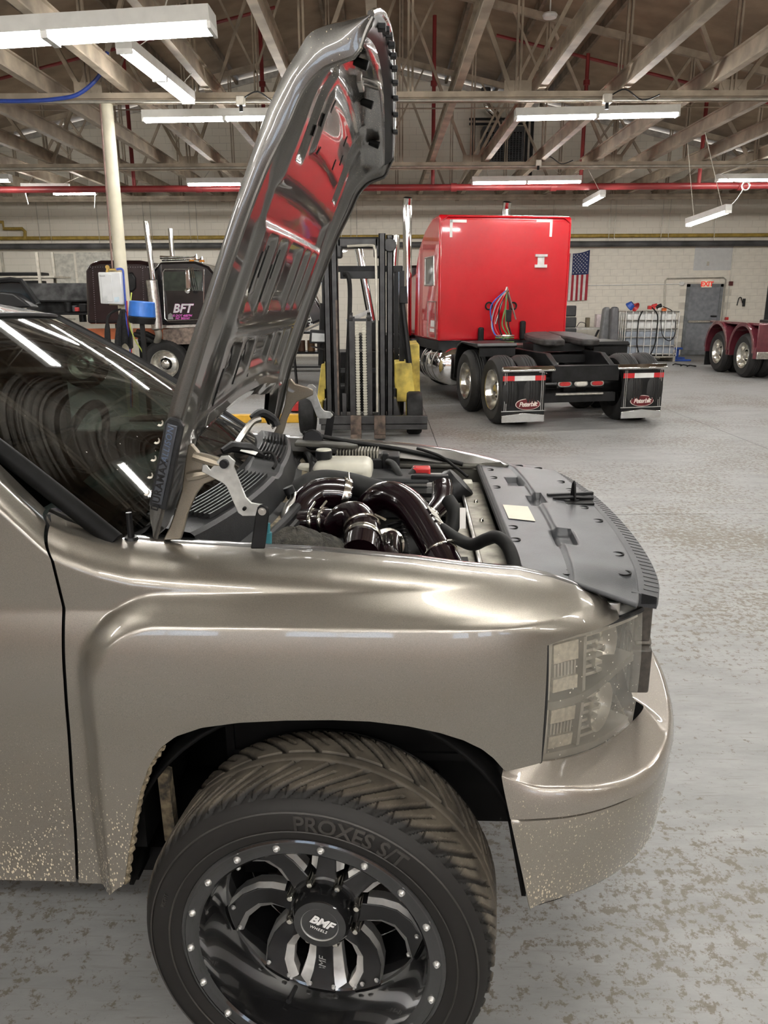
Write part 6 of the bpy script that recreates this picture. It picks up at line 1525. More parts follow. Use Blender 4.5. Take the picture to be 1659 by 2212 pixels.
# ================================================================== column and what hangs on it
M_col = mat('cream column paint', (0.60, 0.56, 0.43), 0.5, var=0.08, scale=3)
KX, KY = -4.03, 12.4
col = tag(MB().cyl((KX, KY, 0), (KX, KY, 4.56), 0.095, n=28).box(KX-0.17, KX+0.17, KY-0.17, KY+0.17, 0.0, 0.02).box(KX-0.14, KX+0.14, KY-0.1, KY+0.1, 4.55, 4.585).build('steel_column', M_col), 'round cream steel column supporting the near truss', 'column', kind='thing')
def KP(px, py, dy=0.0): return PY(px, py, KY-0.12+dy)
def kprism(name, pts, dy, th, m_, parent=None, bevel=0.0):
    P_ = [KP(x, y, dy) for x, y in pts]; return MB().prism([(p[0], p[2]) for p in P_], (0, KY-0.12+dy, 0), (1,0,0), (0,0,1), (0, th, 0)).build(name, m_, parent, bevel=bevel)
# backing board and water heater
hb_ = tag(kprism('backing_board', [(236,659),(232,583),(264,582),(271,660)], -0.02, 0.02, mat('pale plywood', (0.55, 0.47, 0.33), 0.7)), 'pale plywood backing board strapped to the cream column', 'board')
wh_ = tag(empty('water_heater', tuple(KP(243, 658, -0.2))), 'white tankless water heater on the cream column', 'water heater')
o_ = np.array(wh_.location)
def kloc(name, pts, dy, th, m_, bevel=0.0):
    P_ = [KP(x, y, dy) - o_ for x, y in pts]; y0 = KY-0.12+dy-o_[1]
    return MB().prism([(p[0], p[2]) for p in P_], (0, y0, 0), (1,0,0), (0,0,1), (0, th, 0)).build(name, m_, wh_, bevel=bevel)
M_heat = mat('light grey enamel', (0.62, 0.63, 0.63), 0.35, var=0.03)
kloc('casing', [(217,656),(211,588),(260,588),(266,658)], -0.2, 0.18, M_heat, 0.015)
kloc('front_panel', [(222,652),(217,592),(240,592),(244,652)], -0.21, 0.02, M_heat, 0.006)
kloc('control_panel', [(222,656),(221,640),(232,640),(232,656)], -0.216, 0.012, mat('pale control panel', (0.55, 0.56, 0.56), 0.4), 0.003)
kloc('rating_label', [(247,653),(247,642),(257,641),(258,652)], -0.204, 0.005, mat('bluish label', (0.55, 0.66, 0.72), 0.5))
text('casing_lettering', 'Bosch', mat('grey print', (0.2, 0.2, 0.2), 0.5), wh_, KP(221,596,-0.215)-o_, (1,0,0), (0,0,1), size=0.035, depth=0.002)
M_brass = mat('brass', (0.65, 0.45, 0.14), 0.3, 0.9, var=0.1)
MB().cyl(KP(231,588,-0.1)-o_, KP(233,577,-0.1)-o_, 0.02, n=10).cyl(KP(231,582,-0.1)-o_, KP(252,582,-0.1)-o_, 0.016, n=10).lathe([(0.0,-0.01),(0.03,-0.01),(0.03,0.01),(0,0.01)], KP(232,577,-0.14)-o_, (0,1,0), 10).build('brass_valve', M_brass, wh_)
pipe_b = tag(MB().tube(smooth_path([KP(250,582,-0.1), KP(264,582,-0.1), KP(267,600,-0.1), KP(270,640,-0.12), KP(275,680,-0.15)], 6), 0.016, 8).build('blue_hose', M_hose_b), 'blue water hose running down the cream column from the heater', 'hose')
cond = tag(MB().cyl(KP(216,225,0.0), KP(243,582,-0.05), 0.014, n=8).build('drop_conduit', mat('rusty conduit', (0.17, 0.10, 0.08), 0.6)), 'thin rusty drop pipe alongside the cream column', 'pipe')
# bundle of red/blue/yellow lines
for i, (c_, nm, lb) in enumerate([((0.45,0.04,0.04),'red_hose','thin red air line hanging below the water heater'), ((0.05,0.08,0.5),'purple_hose','thin purple air line hanging below the water heater'), ((0.55,0.62,0.12),'yellow_hose','thin yellow-green air line beside the blue tub')]):
    x = [276, 273, 282][i]
    pts = [KP(x-2,650,-0.15), KP(x,690,-0.18), KP(x+4,720,-0.16), KP(x+8,756,-0.1), KP(x+10,880,-0.1)] if i < 2 else [KP(284,632,-0.15), KP(281,665,-0.18), KP(280,700,-0.2), KP(292,735,-0.2), KP(312,775,-0.1), KP(322,880,0.0)]
    tag(MB().tube(smooth_path(pts, 5), 0.010, 6).build(nm, mat(nm+' rubber', c_, 0.5)), lb, 'hose')
# coiled black hose on a hook
ch = tag(empty('hose_coil', tuple(KP(246, 700, -0.15))), 'coil of black air hose hung on the cream column', 'hose'); o_ = np.array(ch.location)
for k in range(5):
    MB().tube(smooth_path([KP(262-k,668,-0.12-0.015*k)-o_, KP(240-2*k,676+2*k,-0.15)-o_, KP(228+2*k,712,-0.16)-o_, KP(232+2*k,770,-0.15)-o_, KP(250,800,-0.14)-o_], 6), 0.014, 6).build('hose_loop', M_rubber, ch)
jk = MB().grid(24, 14, lambda a, b: KP(lerp(252-2*b+10*(1-b)*(1-b), 284+4*b-12*(1-b)**2, a), lerp(668, 748, b)+ (6*math.sin(a*9) if b > 0.9 else 0), -0.16-0.05*math.sin(a*14)*b)).build('hanging_jacket', mat('black cloth', (0.012, 0.012, 0.013), 0.9, var=0.3, scale=30), solid=0.02)
tag(jk, 'black jacket hanging on the cream column', 'jacket')
tub = tag(empty('plastic_tub', tuple(KP(307, 700, -0.3))), 'blue plastic tub on a black stand beside the column', 'tub'); o_ = np.array(tub.location)
c0, c1 = KP(307, 684, -0.3)-o_, KP(307, 651, -0.3)-o_
M_btub = mat('blue plastic', (0.035, 0.16, 0.55), 0.35, var=0.08)
MB().cyl(c0, c1, 0.20, 0.185, 28).build('tub_body', M_btub, tub, bevel=0.012)
MB().cyl(KP(307,699,-0.3)-o_, KP(307,684,-0.3)-o_, 0.185, 0.205, 28).build('black_base', M_black, tub, bevel=0.01)
MB().box(-0.03, 0.03, -0.03, 0.03, -float(o_[2])+0.0, 0.0).box(-0.25, 0.25, -0.25, 0.25, -float(o_[2]), -float(o_[2])+0.03).build('stand', M_frameblk, tub)

# ================================================================== pipes, ducts and wiring of the hall
def wire(name, pts, r, m_, label, cat='pipe', n=8, k=0, group=None):
    P_ = smooth_path(pts, k) if k else pts
    return tag(MB().tube(P_, r, n).build(name, m_), label, cat, group)
RY = 19.6
zr = PY(829, 404, RY)[2]
sp = tag(empty('sprinkler_main', (0, RY, zr)), 'red sprinkler main crossing the hall below the trusses', 'pipe')
MB().cyl((-14.5, 0, -0.03), (14.5, 0, 0.0), 0.075, n=20).build('main_pipe', M_redpipe, sp)
for px in (430, 980, 1195, 1600): 
    p = PY(px, 404, RY); MB().cyl((p[0]-0.07, 0, -0.015), (p[0]+0.07, 0, -0.015), 0.095, n=20).build('coupling', M_redpipe, sp)
for px in (288, 575, 935, 1255, 1511):
    p = PY(px, 380, RY); MB().cyl((p[0], 0, 0.0), (p[0], 0, roof_z(p[0])-zr-0.25), 0.045, n=12).build('riser', M_redpipe, sp)
    MB().lathe([(0.05,-0.06),(0.075,-0.05),(0.075,0.05),(0.05,0.06)], (p[0], 0, 2.2), (0,0,1), 12).build('riser_tee', M_redpipe, sp)
for (xa, xb) in ((2.6, 12.5), (-2.4, -12.0)):
    za, zb_ = roof_z(xa)-zr-0.3, roof_z(xb)-zr-0.3; MB().cyl((xa, 0.12, za), (xb, 0.12, zb_), 0.035, n=10).build('branch_line', M_redpipe, sp)
wire('gas_pipe', [(-15, WALL_Y-0.15, PY(829,512,WALL_Y)[2]), (15, WALL_Y-0.15, PY(829,512,WALL_Y)[2])], 0.055, M_yellowpipe, 'yellow gas pipe running along the block wall', n=14)
g_ = tag(MB().tube([PY(-20,478,25.2), PY(6,480,25.2), PY(8,494,25.2), PY(48,494,25.2), PY(54,500,25.2), PY(54,515,25.2)], 0.05, 10).build('gas_branch', M_yellowpipe), 'yellow stepped gas branch at the left end of the wall', 'pipe')
wire('steam_pipe', [(-15, WALL_Y-0.3, PY(829,529,WALL_Y-0.3)[2]), (15, WALL_Y-0.3, PY(829,529,WALL_Y-0.3)[2])], 0.085, M_greypipe, 'dark lagged pipe below the gas pipe on the block wall', n=16)
hgr = 0
for px in (75, 100, 205, 228, 305, 321, 405, 420, 755, 768, 1195, 1318, 1330, 1432, 1448, 1548):
    a, b = PY(px+2, 438, WALL_Y-0.2), PY(px, 527, WALL_Y-0.2); hgr += 1
    tag(MB().cyl((a[0], WALL_Y-0.2, 4.7), (a[0], WALL_Y-0.2, b[2]), 0.009, n=6).build('hanger_rod', M_conduit), 'thin hanger rod holding the wall pipes below a joist', 'hanger rod', 'pipe hanger rods along the wall')
# conduits by the door
zc = PY(1500, 602, WALL_Y)[2]
wire('door_conduit', [PY(1431,760,WALL_Y-0.04), PY(1437,606,WALL_Y-0.04), PY(1441,602,WALL_Y-0.04), PY(1563,600,WALL_Y-0.04), PY(1568,604,WALL_Y-0.04), PY(1560,700,WALL_Y-0.04)], 0.022, M_conduit, 'grey conduit looping over the exit door')
wire('wall_conduit', [PY(1585,530,WALL_Y-0.03), PY(1567,695,WALL_Y-0.03)], 0.012, M_conduit, 'thin conduit dropping to the red alarm box')
wire('rail_conduit', [PY(1270,617,WALL_Y-0.03), PY(1485,613,WALL_Y-0.03)], 0.014, M_white, 'thin white conduit between the flag and the exit door')
def wbox(name, x0, x1, y0, y1, th, m_, label, cat):
    a, b = PY(x0, y1, WALL_Y), PY(x1, y0, WALL_Y); return tag(MB().box(a[0], b[0], WALL_Y-th, WALL_Y-0.001, a[2], b[2]).build(name, m_, bevel=0.006), label, cat)
wbox('alarm_pull', 1564, 1572, 685, 697, 0.08, M_red, 'small red fire alarm pull right of the exit door', 'alarm box')
wbox('alarm_sounder', 1573, 1582, 608, 617, 0.08, mat('dark red box', (0.12,0.03,0.03), 0.4), 'dark red alarm sounder right of the exit sign', 'alarm')
wbox('junction_box', 1467, 1476, 609, 617, 0.08, M_white, 'white junction box left of the exit sign', 'junction box')
wbox('thermostat', 1526, 1531, 565, 574, 0.05, M_tank, 'small ivory box on the white patch above the exit sign', 'wall box')
wbox('outlet_box', 1459, 1467, 690, 699, 0.07, M_conduit, 'grey outlet box between the tote and the exit door', 'outlet box')
ex = wbox('exit_sign', 1513, 1536, 607, 621, 0.10, mat('pale exit panel', (0.70, 0.62, 0.48), 0.4, emit=(1.0, 0.8, 0.6), estr=0.25), 'lit EXIT sign with red letters above the grey door', 'exit sign')
a, b = PY(1513,621,WALL_Y), PY(1536,607,WALL_Y)
text('sign_lettering', 'EXIT', mat('red sign letters', (0.6, 0.03, 0.02), 0.4, emit=(1,0.05,0.03), estr=0.4), ex, ((a[0]+b[0])/2, WALL_Y-0.104, (a[2]+b[2])/2), (1,0,0), (0,0,1), size=0.20, depth=0.006, bold=0.006, spacing=0.95)
hk = tag(MB().tube(smooth_path([PY(1592,660,25.3), PY(1596,645,25.3), PY(1601,643,25.3), PY(1604,655,25.3)], 5), 0.015, 6).cyl(PY(1608,645,25.3), PY(1606,662,25.3), 0.04, n=10).build('wall_hook', M_black), 'black hook with a handle hanging right of the exit door', 'hook')
# window far left of the forklift and the two flood lamps above it
w6 = tag(MB().box(-3.0, -1.68, WALL_Y-0.06, WALL_Y-0.01, 2.22, 3.36).build('window_6', M_white), 'bright window in the far wall seen beside the forklift mast', kind='structure')
M_day = mat('daylit pane', (0.8, 0.87, 0.95), 0.3, var=0.05, emit=(0.80, 0.90, 1.0), estr=1.6)
for i in range(2):
    for j in range(2): MB().box(-2.95+i*0.64, -2.37+i*0.64, WALL_Y-0.075, WALL_Y-0.062, 2.28+j*0.54, 2.77+j*0.54).build('pane', M_day, w6)
for i, px in enumerate((692, 741)):
    p = PY(px, 541, 23.5)
    fl_ = tag(empty('flood_lamp', tuple(p)), ['round flood lamp at the left of the forklift mast', 'round flood lamp seen between the forklift mast rails'][i], 'lamp')
    MB().lathe([(0,0.06),(0.06,0.05),(0.13,0.0),(0.13,-0.01)], (0,0,0), (0,0,1), 20).build('shade', M_white, fl_)
    MB().lathe([(0,-0.03),(0.08,-0.02),(0.11,0.0)], (0,0,0), (0,0,1), 16).build('bulb', M_tube_mat(), fl_) if False else MB().lathe([(0,-0.05),(0.08,-0.035),(0.12,0.0)], (0,0,0), (0,0,1), 16).build('bulb', mat('lit flood bulb', (0.9,0.9,0.85), 0.4, emit=LAMP_COLOR, estr=14.0), fl_)
    MB().cyl((0,0,0.05), (min(JX, key=lambda q: abs(q-p[0]))-p[0],0,4.72-p[2]), 0.012, n=6).build('drop_rod', M_conduit, fl_)
# wall heater with louvers and its flue
HY = 24.5
h0, h1 = PY(1042, 352, HY), PY(1134, 272, HY)
ht = tag(empty('unit_heater', (h0[0], HY, h0[2])), 'dark unit heater with louvers hung high on the block wall', 'heater')
hw, hh = h1[0]-h0[0], h1[2]-h0[2]
M_heater = mat('dark grey heater case', (0.06, 0.062, 0.065), 0.5, var=0.2)
MB().box(0, hw, 0.0, 0.7, 0, hh).build('case', M_heater, ht, bevel=0.01)
MB().box(0.06, hw-0.06, -0.012, 0.0, 0.06, hh-0.16).build('grille_recess', M_void, ht)
for i in range(15): MB().box(0.06, hw-0.06, -0.05, -0.005, 0.08+i*(hh-0.26)/15, 0.095+i*(hh-0.26)/15).build('louver', M_heater, ht)
for i in range(13): MB().box(0.07+i*(hw-0.14)/12-0.006, 0.07+i*(hw-0.14)/12+0.006, -0.035, -0.005, 0.06, hh-0.17).build('vane', mat('grey vane', (0.2,0.2,0.2), 0.5), ht)
MB().tube(smooth_path([(0.5, 0.3, hh), (0.42, 0.3, hh+0.3), (0.12, 0.3, hh+0.6), (0.08, 0.3, hh+0.9)], 6), 0.13, 16).build('flue_elbow', M_chrome, ht)
MB().cyl((0.08, 0.3, hh+0.85), (0.08, 0.3, roof_z(h0[0])-h0[2]-0.1), 0.14, n=20).build('flue', M_greypipe, ht)
MB().box(-0.4, hw+0.4, 0.1, 0.16, hh+0.18, hh+0.24).box(-0.4, hw+0.1, 0.1, 0.16, hh+0.05, hh+0.11).box(-0.3,-0.22,0.1,0.2,-0.6,hh+0.24).box(hw+0.2,hw+0.28,0.1,0.2,-0.6,hh+0.24).box(hw+0.05,hw+0.12,0.1,0.2,-0.6,hh+0.24).build('support_frame', M_frameblk, ht)
# conduit and hoses under the near truss
zt1 = PY(829, 217, 12.3)[2]
wire('chord_conduit', [(-13, 12.3, zt1), (13, 12.3, zt1)], 0.022, M_conduit, 'conduit strapped under the near truss chord', 'conduit')
zt2 = PY(829, 361, 18.3)[2]
wire('chord_conduit', [(-13, 18.3, zt2), (13, 18.3, zt2)], 0.025, M_conduit, 'conduit strapped under the second truss chord', 'conduit')
wire('blue_air_hose', [PY(232,112,12.2), PY(222,150,12.2), PY(200,180,12.2), PY(165,205,12.2), PY(120,214,12.2), PY(60,218,12.2), PY(-40,218,12.2)], 0.028, M_hose_b, 'blue air hose draped along the near truss', 'hose', 8, 6)
jb_ = []
for i, (px, py, Y, lb) in enumerate([(1312,213,12.2,'grey junction box on the truss above the long strip light'), (520,218,12.2,'grey junction box on the truss beside the hood'), (1163,352,18.2,'grey junction box on the second truss by the heater')]):
    p = PY(px, py, Y); b_ = tag(empty('junction_box', tuple(p)), lb, 'junction box')
    MB().box(-0.06, 0.06, -0.05, 0.05, -0.06, 0.06).build('box', M_conduit, b_, bevel=0.008)
    MB().cyl((0,0,-0.06), (0,0,-0.14), 0.028, n=10).build('plug', M_black, b_)
    MB().tube(smooth_path([(0.05,0,0.04), (0.25,0,0.12), (0.5,0,-0.02), (0.75,0,0.05)], 5), 0.010, 6).build('cord', M_black, b_)
sd = PY(1188, 33, 16.0); 
tag(MB().lathe([(0,-0.05),(0.12,-0.045),(0.14,0.0),(0.12,0.03),(0,0.03)], sd, (0,0,1), 20).cyl(sd, (sd[0], sd[1], roof_z(sd[0])-0.0), 0.012, n=6).build('ceiling_sensor', M_white), 'white round ceiling sensor hung above the trusses', 'sensor')
cc = tag(empty('coiled_cord', tuple(PY(1612, 402, 18.3))), 'coiled white cord hanging below the right strip light', 'cord')
MB().tube([(0.085*math.cos(t), 0.01*t/6, 0.085*math.sin(t)) for t in [math.pi*k/8 for k in range(48)]], 0.012, 6).tube(smooth_path([(-0.05,0,-0.05),(-0.2,0,-0.3),(-0.42,0,-0.52),(-0.44,0,-0.6)], 5), 0.009, 6).tube(smooth_path([(0,0,0.08),(-0.3,0,0.1),(-0.6,0,0.25)], 5), 0.009, 6).tube([(-0.6,0,0.25), (min(JX, key=lambda q: abs(q-cc.location.x))-cc.location.x, 0, 4.72-cc.location.z)], 0.006, 6).build('cord_coil', M_white, cc)

# ================================================================== flag
fx0, fz1 = PY(1222, 541, WALL_Y-0.08)[0], PY(1275, 541, WALL_Y-0.08)[2]; fx1 = PY(1274, 541, WALL_Y-0.08)[0]; fz0 = PY(1270, 650, WALL_Y-0.08)[2]
FWID = 0.98; fxa = fx1-FWID
fg = tag(empty('wall_flag', (fxa, WALL_Y-0.08, fz0)), 'American flag hung vertically on the block wall beside the red sleeper', 'flag')
FH = fz1-fz0
def flag_pt(x, z):                                # x 0..1 across, z 0..1 up, cloth sags between its top pins
    sag = 0.10*(1-((x-0.5)*2)**2)*z**3
    return (x*FWID, -0.02-0.025*math.sin(x*13+z*2)*(0.4+0.6*(1-z)), z*FH - sag + 0.02*x)
M_fr = mat('flag red cloth', (0.36, 0.025, 0.04), 0.8, var=0.08); M_fw = mat('flag white cloth', (0.72, 0.70, 0.66), 0.8, var=0.05); M_fb = mat('flag blue cloth', (0.025, 0.035, 0.11), 0.8, var=0.1)
for i in range(13):
    x0, x1 = i/13, (i+1)/13
    zt_ = 0.52 if i >= 6 else 1.0
    MB().grid(5, 20, lambda a, b: flag_pt(lerp(x0, x1, a), lerp(0, zt_, b))).build('stripe', M_fr if i % 2 == 0 else M_fw, fg)
MB().grid(20, 16, lambda a, b: flag_pt(lerp(6/13, 1, a), lerp(0.52, 1.0, b))).build('canton', M_fb, fg)
st_ = MB()
for r in range(11):
    for c in range(9):
        if (r+c) % 2: continue
        p = flag_pt(6/13+(c+0.9)/10.4*(7/13), 0.53+(r+0.9)/12*0.47)
        st_.prism([((0.024 if k % 2 == 0 else 0.010)*math.sin(math.pi*k/5), (0.024 if k % 2 == 0 else 0.010)*math.cos(math.pi*k/5)) for k in range(10)], (p[0], p[1]-0.004, p[2]), (1,0,0), (0,0,1), (0,-0.002,0))
tag(st_.build('stars', M_fw, fg), kind='stuff')

# ================================================================== tote, bench and small things by the exit
TX0, TX1 = PZ(1345,782,0)[0], PZ(1456,781,0)[0]; TY = 22.7; TZ = PY(1400, 673, TY)[2]
tt = tag(empty('liquid_tote', ((TX0+TX1)/2, TY, 0)), 'caged white plastic liquid tote half full, left of the exit door', 'tote')
hw_ = (TX1-TX0)/2; TD = 1.1
M_hdpe = mat('milky tote plastic', (0.82, 0.83, 0.80), 0.45, var=0.05); M_hdpe2 = mat('milky plastic over grey liquid', (0.33, 0.37, 0.42), 0.45, var=0.06)
MB().box(-hw_+0.05, hw_-0.05, 0.05, TD-0.05, TZ*0.60, TZ-0.03).build('bottle', M_hdpe, tt, bevel=0.06, segs=3)
MB().box(-hw_+0.05, hw_-0.05, 0.05, TD-0.05, 0.20, TZ*0.605).build('filled_bottle', M_hdpe2, tt, bevel=0.04, segs=3)
for i in range(6):
    z = lerp(0.22, TZ-0.01, i/5)
    MB().tube([(-hw_,0,z),(hw_,0,z),(hw_,TD,z),(-hw_,TD,z)], 0.02, 6, closed=True).build('cage_hoop', M_alu, tt)
for i in range(9):
    x = lerp(-hw_, hw_, i/8); MB().cyl((x,-0.015,0.16), (x,-0.015,TZ), 0.013, n=6).build('cage_bar', M_alu, tt)
for i in range(1, 6):
    y = TD*i/6
    for s_ in (-1, 1): MB().cyl((s_*(hw_+0.01),y,0.16), (s_*(hw_+0.01),y,TZ), 0.013, n=6).build('cage_bar', M_alu, tt)
for x in (-hw_, 0, hw_): MB().box(x-0.07 if x >= 0 else x, x+0.07 if x <= 0 else x, 0, TD, 0, 0.12).build('pallet_block', M_conduit, tt)
MB().box(-hw_, hw_, 0, TD, 0.12, 0.16).build('pallet_deck', M_conduit, tt)
MB().box(-0.3, 0.2, -0.02, 0.05, 0.03, 0.12).build('outlet_valve', M_black, tt)
tp = lambda px, py, dy=0.3: PY(px, py, TY+dy)
M_bluep = mat('blue bucket plastic', (0.03, 0.09, 0.40), 0.4)
p = tp(1357, 670); fn_ = tag(MB().lathe([(0.12,0.0),(0.13,0.02),(0.09,0.16),(0.08,0.16)], p+np.array([0,0,0.02]), (0.5,-0.3,0.5), 20).lathe([(0.0,0.15),(0.085,0.155)], p+np.array([0,0,0.02]), (0.5,-0.3,0.5), 20).build('blue_bucket', M_bluep), 'blue bucket lying on top of the liquid tote', 'bucket'); fn_.location.z += 0.06
p = tp(1374, 668); tag(MB().lathe([(0.13,0.0),(0.14,0.01),(0.05,0.13),(0.02,0.16),(0.02,0.24)], p+np.array([0,0,0.05]), (-0.4,0.5,0.3), 20).build('red_funnel', M_red), 'red funnel lying on top of the liquid tote', 'funnel')
p = tp(1408, 668); pm = tag(empty('transfer_pump', tuple(p)), 'red transfer pump on top of the liquid tote', 'pump')
MB().box(-0.12,0.08,-0.06,0.06,-0.0,0.10).cyl((0.0,0,0.08),(0.14,0,0.12), 0.05, n=14).build('pump_body', M_red, pm, bevel=0.01)
MB().cyl((0.12,-0.02,0.06),(0.26,-0.02,0.11), 0.055, n=14).build('pump_motor', M_black, pm); MB().box(0.16,0.22,-0.05,0.05,-0.02,0.06).build('pump_foot', M_white, pm)
tag(MB().box(-0.06,0.06,-0.05,0.05,0,0.09).build('orange_cap', mat('orange plastic', (0.65,0.14,0.03), 0.4), loc=tuple(tp(1434,672)), bevel=0.01), 'orange cap on top of the liquid tote at its right end', 'cap')
wire('tote_hose', [tp(1388,672,-0.02), tp(1380,690,-0.08), tp(1377,720,-0.08), tp(1376,745,-0.08), tp(1380,764,-0.06)], 0.018, M_rubber, 'black hose looped down the left half of the tote', 'hose', 8, 6)
wire('tote_hose', [tp(1408,664,-0.02), tp(1420,680,-0.08), tp(1419,710,-0.08), tp(1414,745,-0.08), tp(1402,772,-0.1)], 0.018, M_rubber, 'black hose hanging down the middle of the tote', 'hose', 8, 6)
wire('tote_hose', [tp(1430,672,-0.02), tp(1428,700,-0.08), tp(1432,726,-0.08), tp(1446,736,-0.08), tp(1458,722,0.0), tp(1459,690,0.1), tp(1452,672,0.2), tp(1432,662,0.2)], 0.012, M_rubber, 'thin black hose looped at the right end of the tote', 'hose', 8, 6)
# bench with clutter
BYY = 24.0
b0, b1 = PY(1238, 708, BYY), PY(1302, 705, BYY)
bn = tag(empty('workbench', (b0[0], BYY, 0)), 'pale-topped workbench against the wall behind the red truck', 'workbench')
MB().box(-0.8, b1[0]-b0[0]+0.3, 0, 0.8, b0[2]-0.06, b0[2]).build('top', mat('pale bench top', (0.62,0.60,0.55), 0.5), bn, bevel=0.006)
for x in (-0.7, b1[0]-b0[0]+0.2):
    for y in (0.06, 0.74): MB().beam((x,y,0), (x,y,b0[2]-0.06), 0.06, 0.06).build('leg', M_frameblk, bn)
MB().beam((b1[0]-b0[0]-0.35,0.05,0.3), (b1[0]-b0[0]-0.1,0.05,b0[2]-0.06), 0.07, 0.05).build('brace', M_frameblk, bn)
def small(name, px0, px1, py0, py1, Y, th, m_, label, cat, bevel=0.01):
    a, b = PY(px0, py1, Y), PY(px1, py0, Y); z0 = b0[2]+0.001 if cat in ('carton','box') and Y < 24.5 and Y > 23.9 else 0.0
    return tag(MB().box(a[0], b[0], Y, Y+th, z0, b[2]).build(name, m_, bevel=bevel), label, cat)
small('paper_carton', 1288, 1303, 679, 705, BYY+0.3, 0.25, mat('white pink carton', (0.72,0.62,0.62), 0.6), 'white carton standing on the pale workbench', 'carton')
small('battery_charger', 1266, 1275, 686, 700, BYY+0.3, 0.15, mat('brown metal can', (0.16,0.13,0.08), 0.5), 'small brown metal box on the pale workbench', 'box')
wire('bench_wire', [(b0[0]+0.15,BYY+0.2,b0[2]+0.01), (b0[0]+0.25,BYY+0.2,b0[2]+0.15), (b0[0]+0.42,BYY+0.25,b0[2]+0.12), (b0[0]+0.45,BYY+0.28,b0[2]+0.02)], 0.01, M_black, 'thin wire on the workbench beside the brown box', 'wire', 6, 5)
sb_ = tag(empty('truck_seat', tuple(PY(1232, 740, 22.0)*np.array([1,1,0]))), 'black quilted truck seat back standing beside the red sleeper', 'seat')
o_ = np.array(sb_.location)
for (y0, y1) in ((660,684),(685,708),(709,736)):
    a, b = PY(1219,y1,22.0)-o_, PY(1246,y0,22.0)-o_; MB().box(a[0], b[0], 0.0, 0.14, a[2], b[2]).build('cushion', mat('black leatherette', (0.016,0.016,0.017), 0.5, var=0.2), sb_, bevel=0.03)
a = PY(1219,736,22.0)-o_; b = PY(1246,736,22.0)-o_; MB().box(a[0], b[0], 0.05, 0.5, a[2]-0.12, a[2]).box(a[0]+0.03, a[0]+0.08, 0.1, 0.16, 0, a[2]).box(b[0]-0.08, b[0]-0.03, 0.1, 0.16, 0, a[2]).build('seat_base', M_rust, sb_)
for i, (pts, lb) in enumerate([([(1293,762),(1306,668),(1312,663),(1319,664),(1319,762)], 'grey fender panel leaning upright next to the workbench'), ([(1316,762),(1323,668),(1328,662),(1338,664),(1337,762)], 'dark grey fender panel leaning upright next to the tote')]):
    yy_ = 22.4-0.36*i; P_ = [PY(x, y, yy_) for x, y in pts]; zmin = min(p[2] for p in P_); P_ = [np.array([p[0], p[1], p[2] if p[2] > zmin+0.05 else 0.0]) for p in P_]
    tag(MB().prism([(p[0], p[2]) for p in P_], (0, yy_, 0), (1,0,0), (0,0,1), (0,0.3,0)).build('fender_panel', mat('slate plastic %d' % i, [(0.17,0.175,0.18),(0.10,0.10,0.105)][i], 0.5), bevel=0.05), lb, 'panel')
small('dark_carton', 1336, 1346, 690, 762, 23.86, 0.3, mat('dark olive carton', (0.07,0.07,0.05), 0.6), 'dark upright carton tucked left of the tote', 'carton')
bpos = PY(1287, 735, 23.6)
tag(MB().cyl((bpos[0], 23.6, 0), (bpos[0], 23.6, 0.52), 0.18, 0.21, 24).build('green_bin', mat('green plastic', (0.02,0.28,0.09), 0.4)), 'green round bin under the workbench edge', 'bin')
p = PZ(1462, 775, 0); bs = tag(empty('blue_stand', (p[0], p[1], 0)), 'small blue steel stand between the tote and the exit door', 'stand')
MB().box(-0.18,0.12,-0.1,0.15,0.28,0.34).box(-0.06,0.04,-0.02,0.06,0.05,0.3).box(-0.2,0.2,-0.12,0.18,0,0.05).build('stand_frame', M_bluep, bs, bevel=0.008)
p = PZ(1472, 780, 0); tag(MB().box(-0.25,0.25,-0.08,0.08,0,0.05).build('blue_tray', M_bluep, loc=(p[0], p[1], 0), bevel=0.01), 'flat blue tray on the floor by the tote', 'tray')
for i, (px, py) in enumerate([(1463,788),(1480,790),(1494,791)]):
    p = PZ(px, py, 0.02); tag(MB().tube(smooth_path([(-0.12,0,0.02),(-0.04,0.05,0.04),(0.05,-0.03,0.03),(0.12,0.02,0.02)], 4), 0.018, 6).build('strap_scrap', M_black, loc=(p[0], p[1], 0)), ['black strap scrap on the floor nearest the tote','black strap scrap on the floor, middle of three','black strap scrap on the floor nearest the maroon truck'][i], 'strap')

# ================================================================== floor jack, yellow beam, rack on the left
a, b = PZ(500, 914, 0), PZ(672, 914, 0)
yb = tag(MB().box(a[0]-0.4, b[0], a[1], a[1]+0.13, 0.0, 0.12).build('lift_beam', mat('orange yellow paint', (0.72,0.40,0.03), 0.4, var=0.1), bevel=0.008), 'orange-yellow steel beam lying on the floor behind the pickup', 'beam')
p = PZ(640, 897, 0)
fj = tag(empty('floor_jack', (p[0], p[1]+0.35, 0)), 'red floor jack with a tall black handle behind the pickup hood', 'jack')
MB().prism([(-0.16,0.03),(0.16,0.03),(0.13,0.12),(0.05,0.17),(-0.05,0.17),(-0.13,0.12)], (0,-0.1,0), (1,0,0), (0,0,1), (0,0.5,0)).build('jack_body', M_red, fj, bevel=0.012)
MB().cyl((0,-0.05,0.15), (0,-0.05,0.34), 0.05, 0.035, 14).build('handle_socket', M_red, fj)
MB().cyl((0,-0.05,0.30), (-0.05,-0.02,1.15), 0.022, n=12).cyl((-0.05,-0.02,1.1), (-0.08,0.0,1.95), 0.030, n=12).build('handle', M_black, fj)
for x in (-0.19, 0.19): MB().cyl((x-0.02,0,0.06),(x+0.02,0,0.06), 0.06, n=16).build('jack_wheel', M_black, fj)
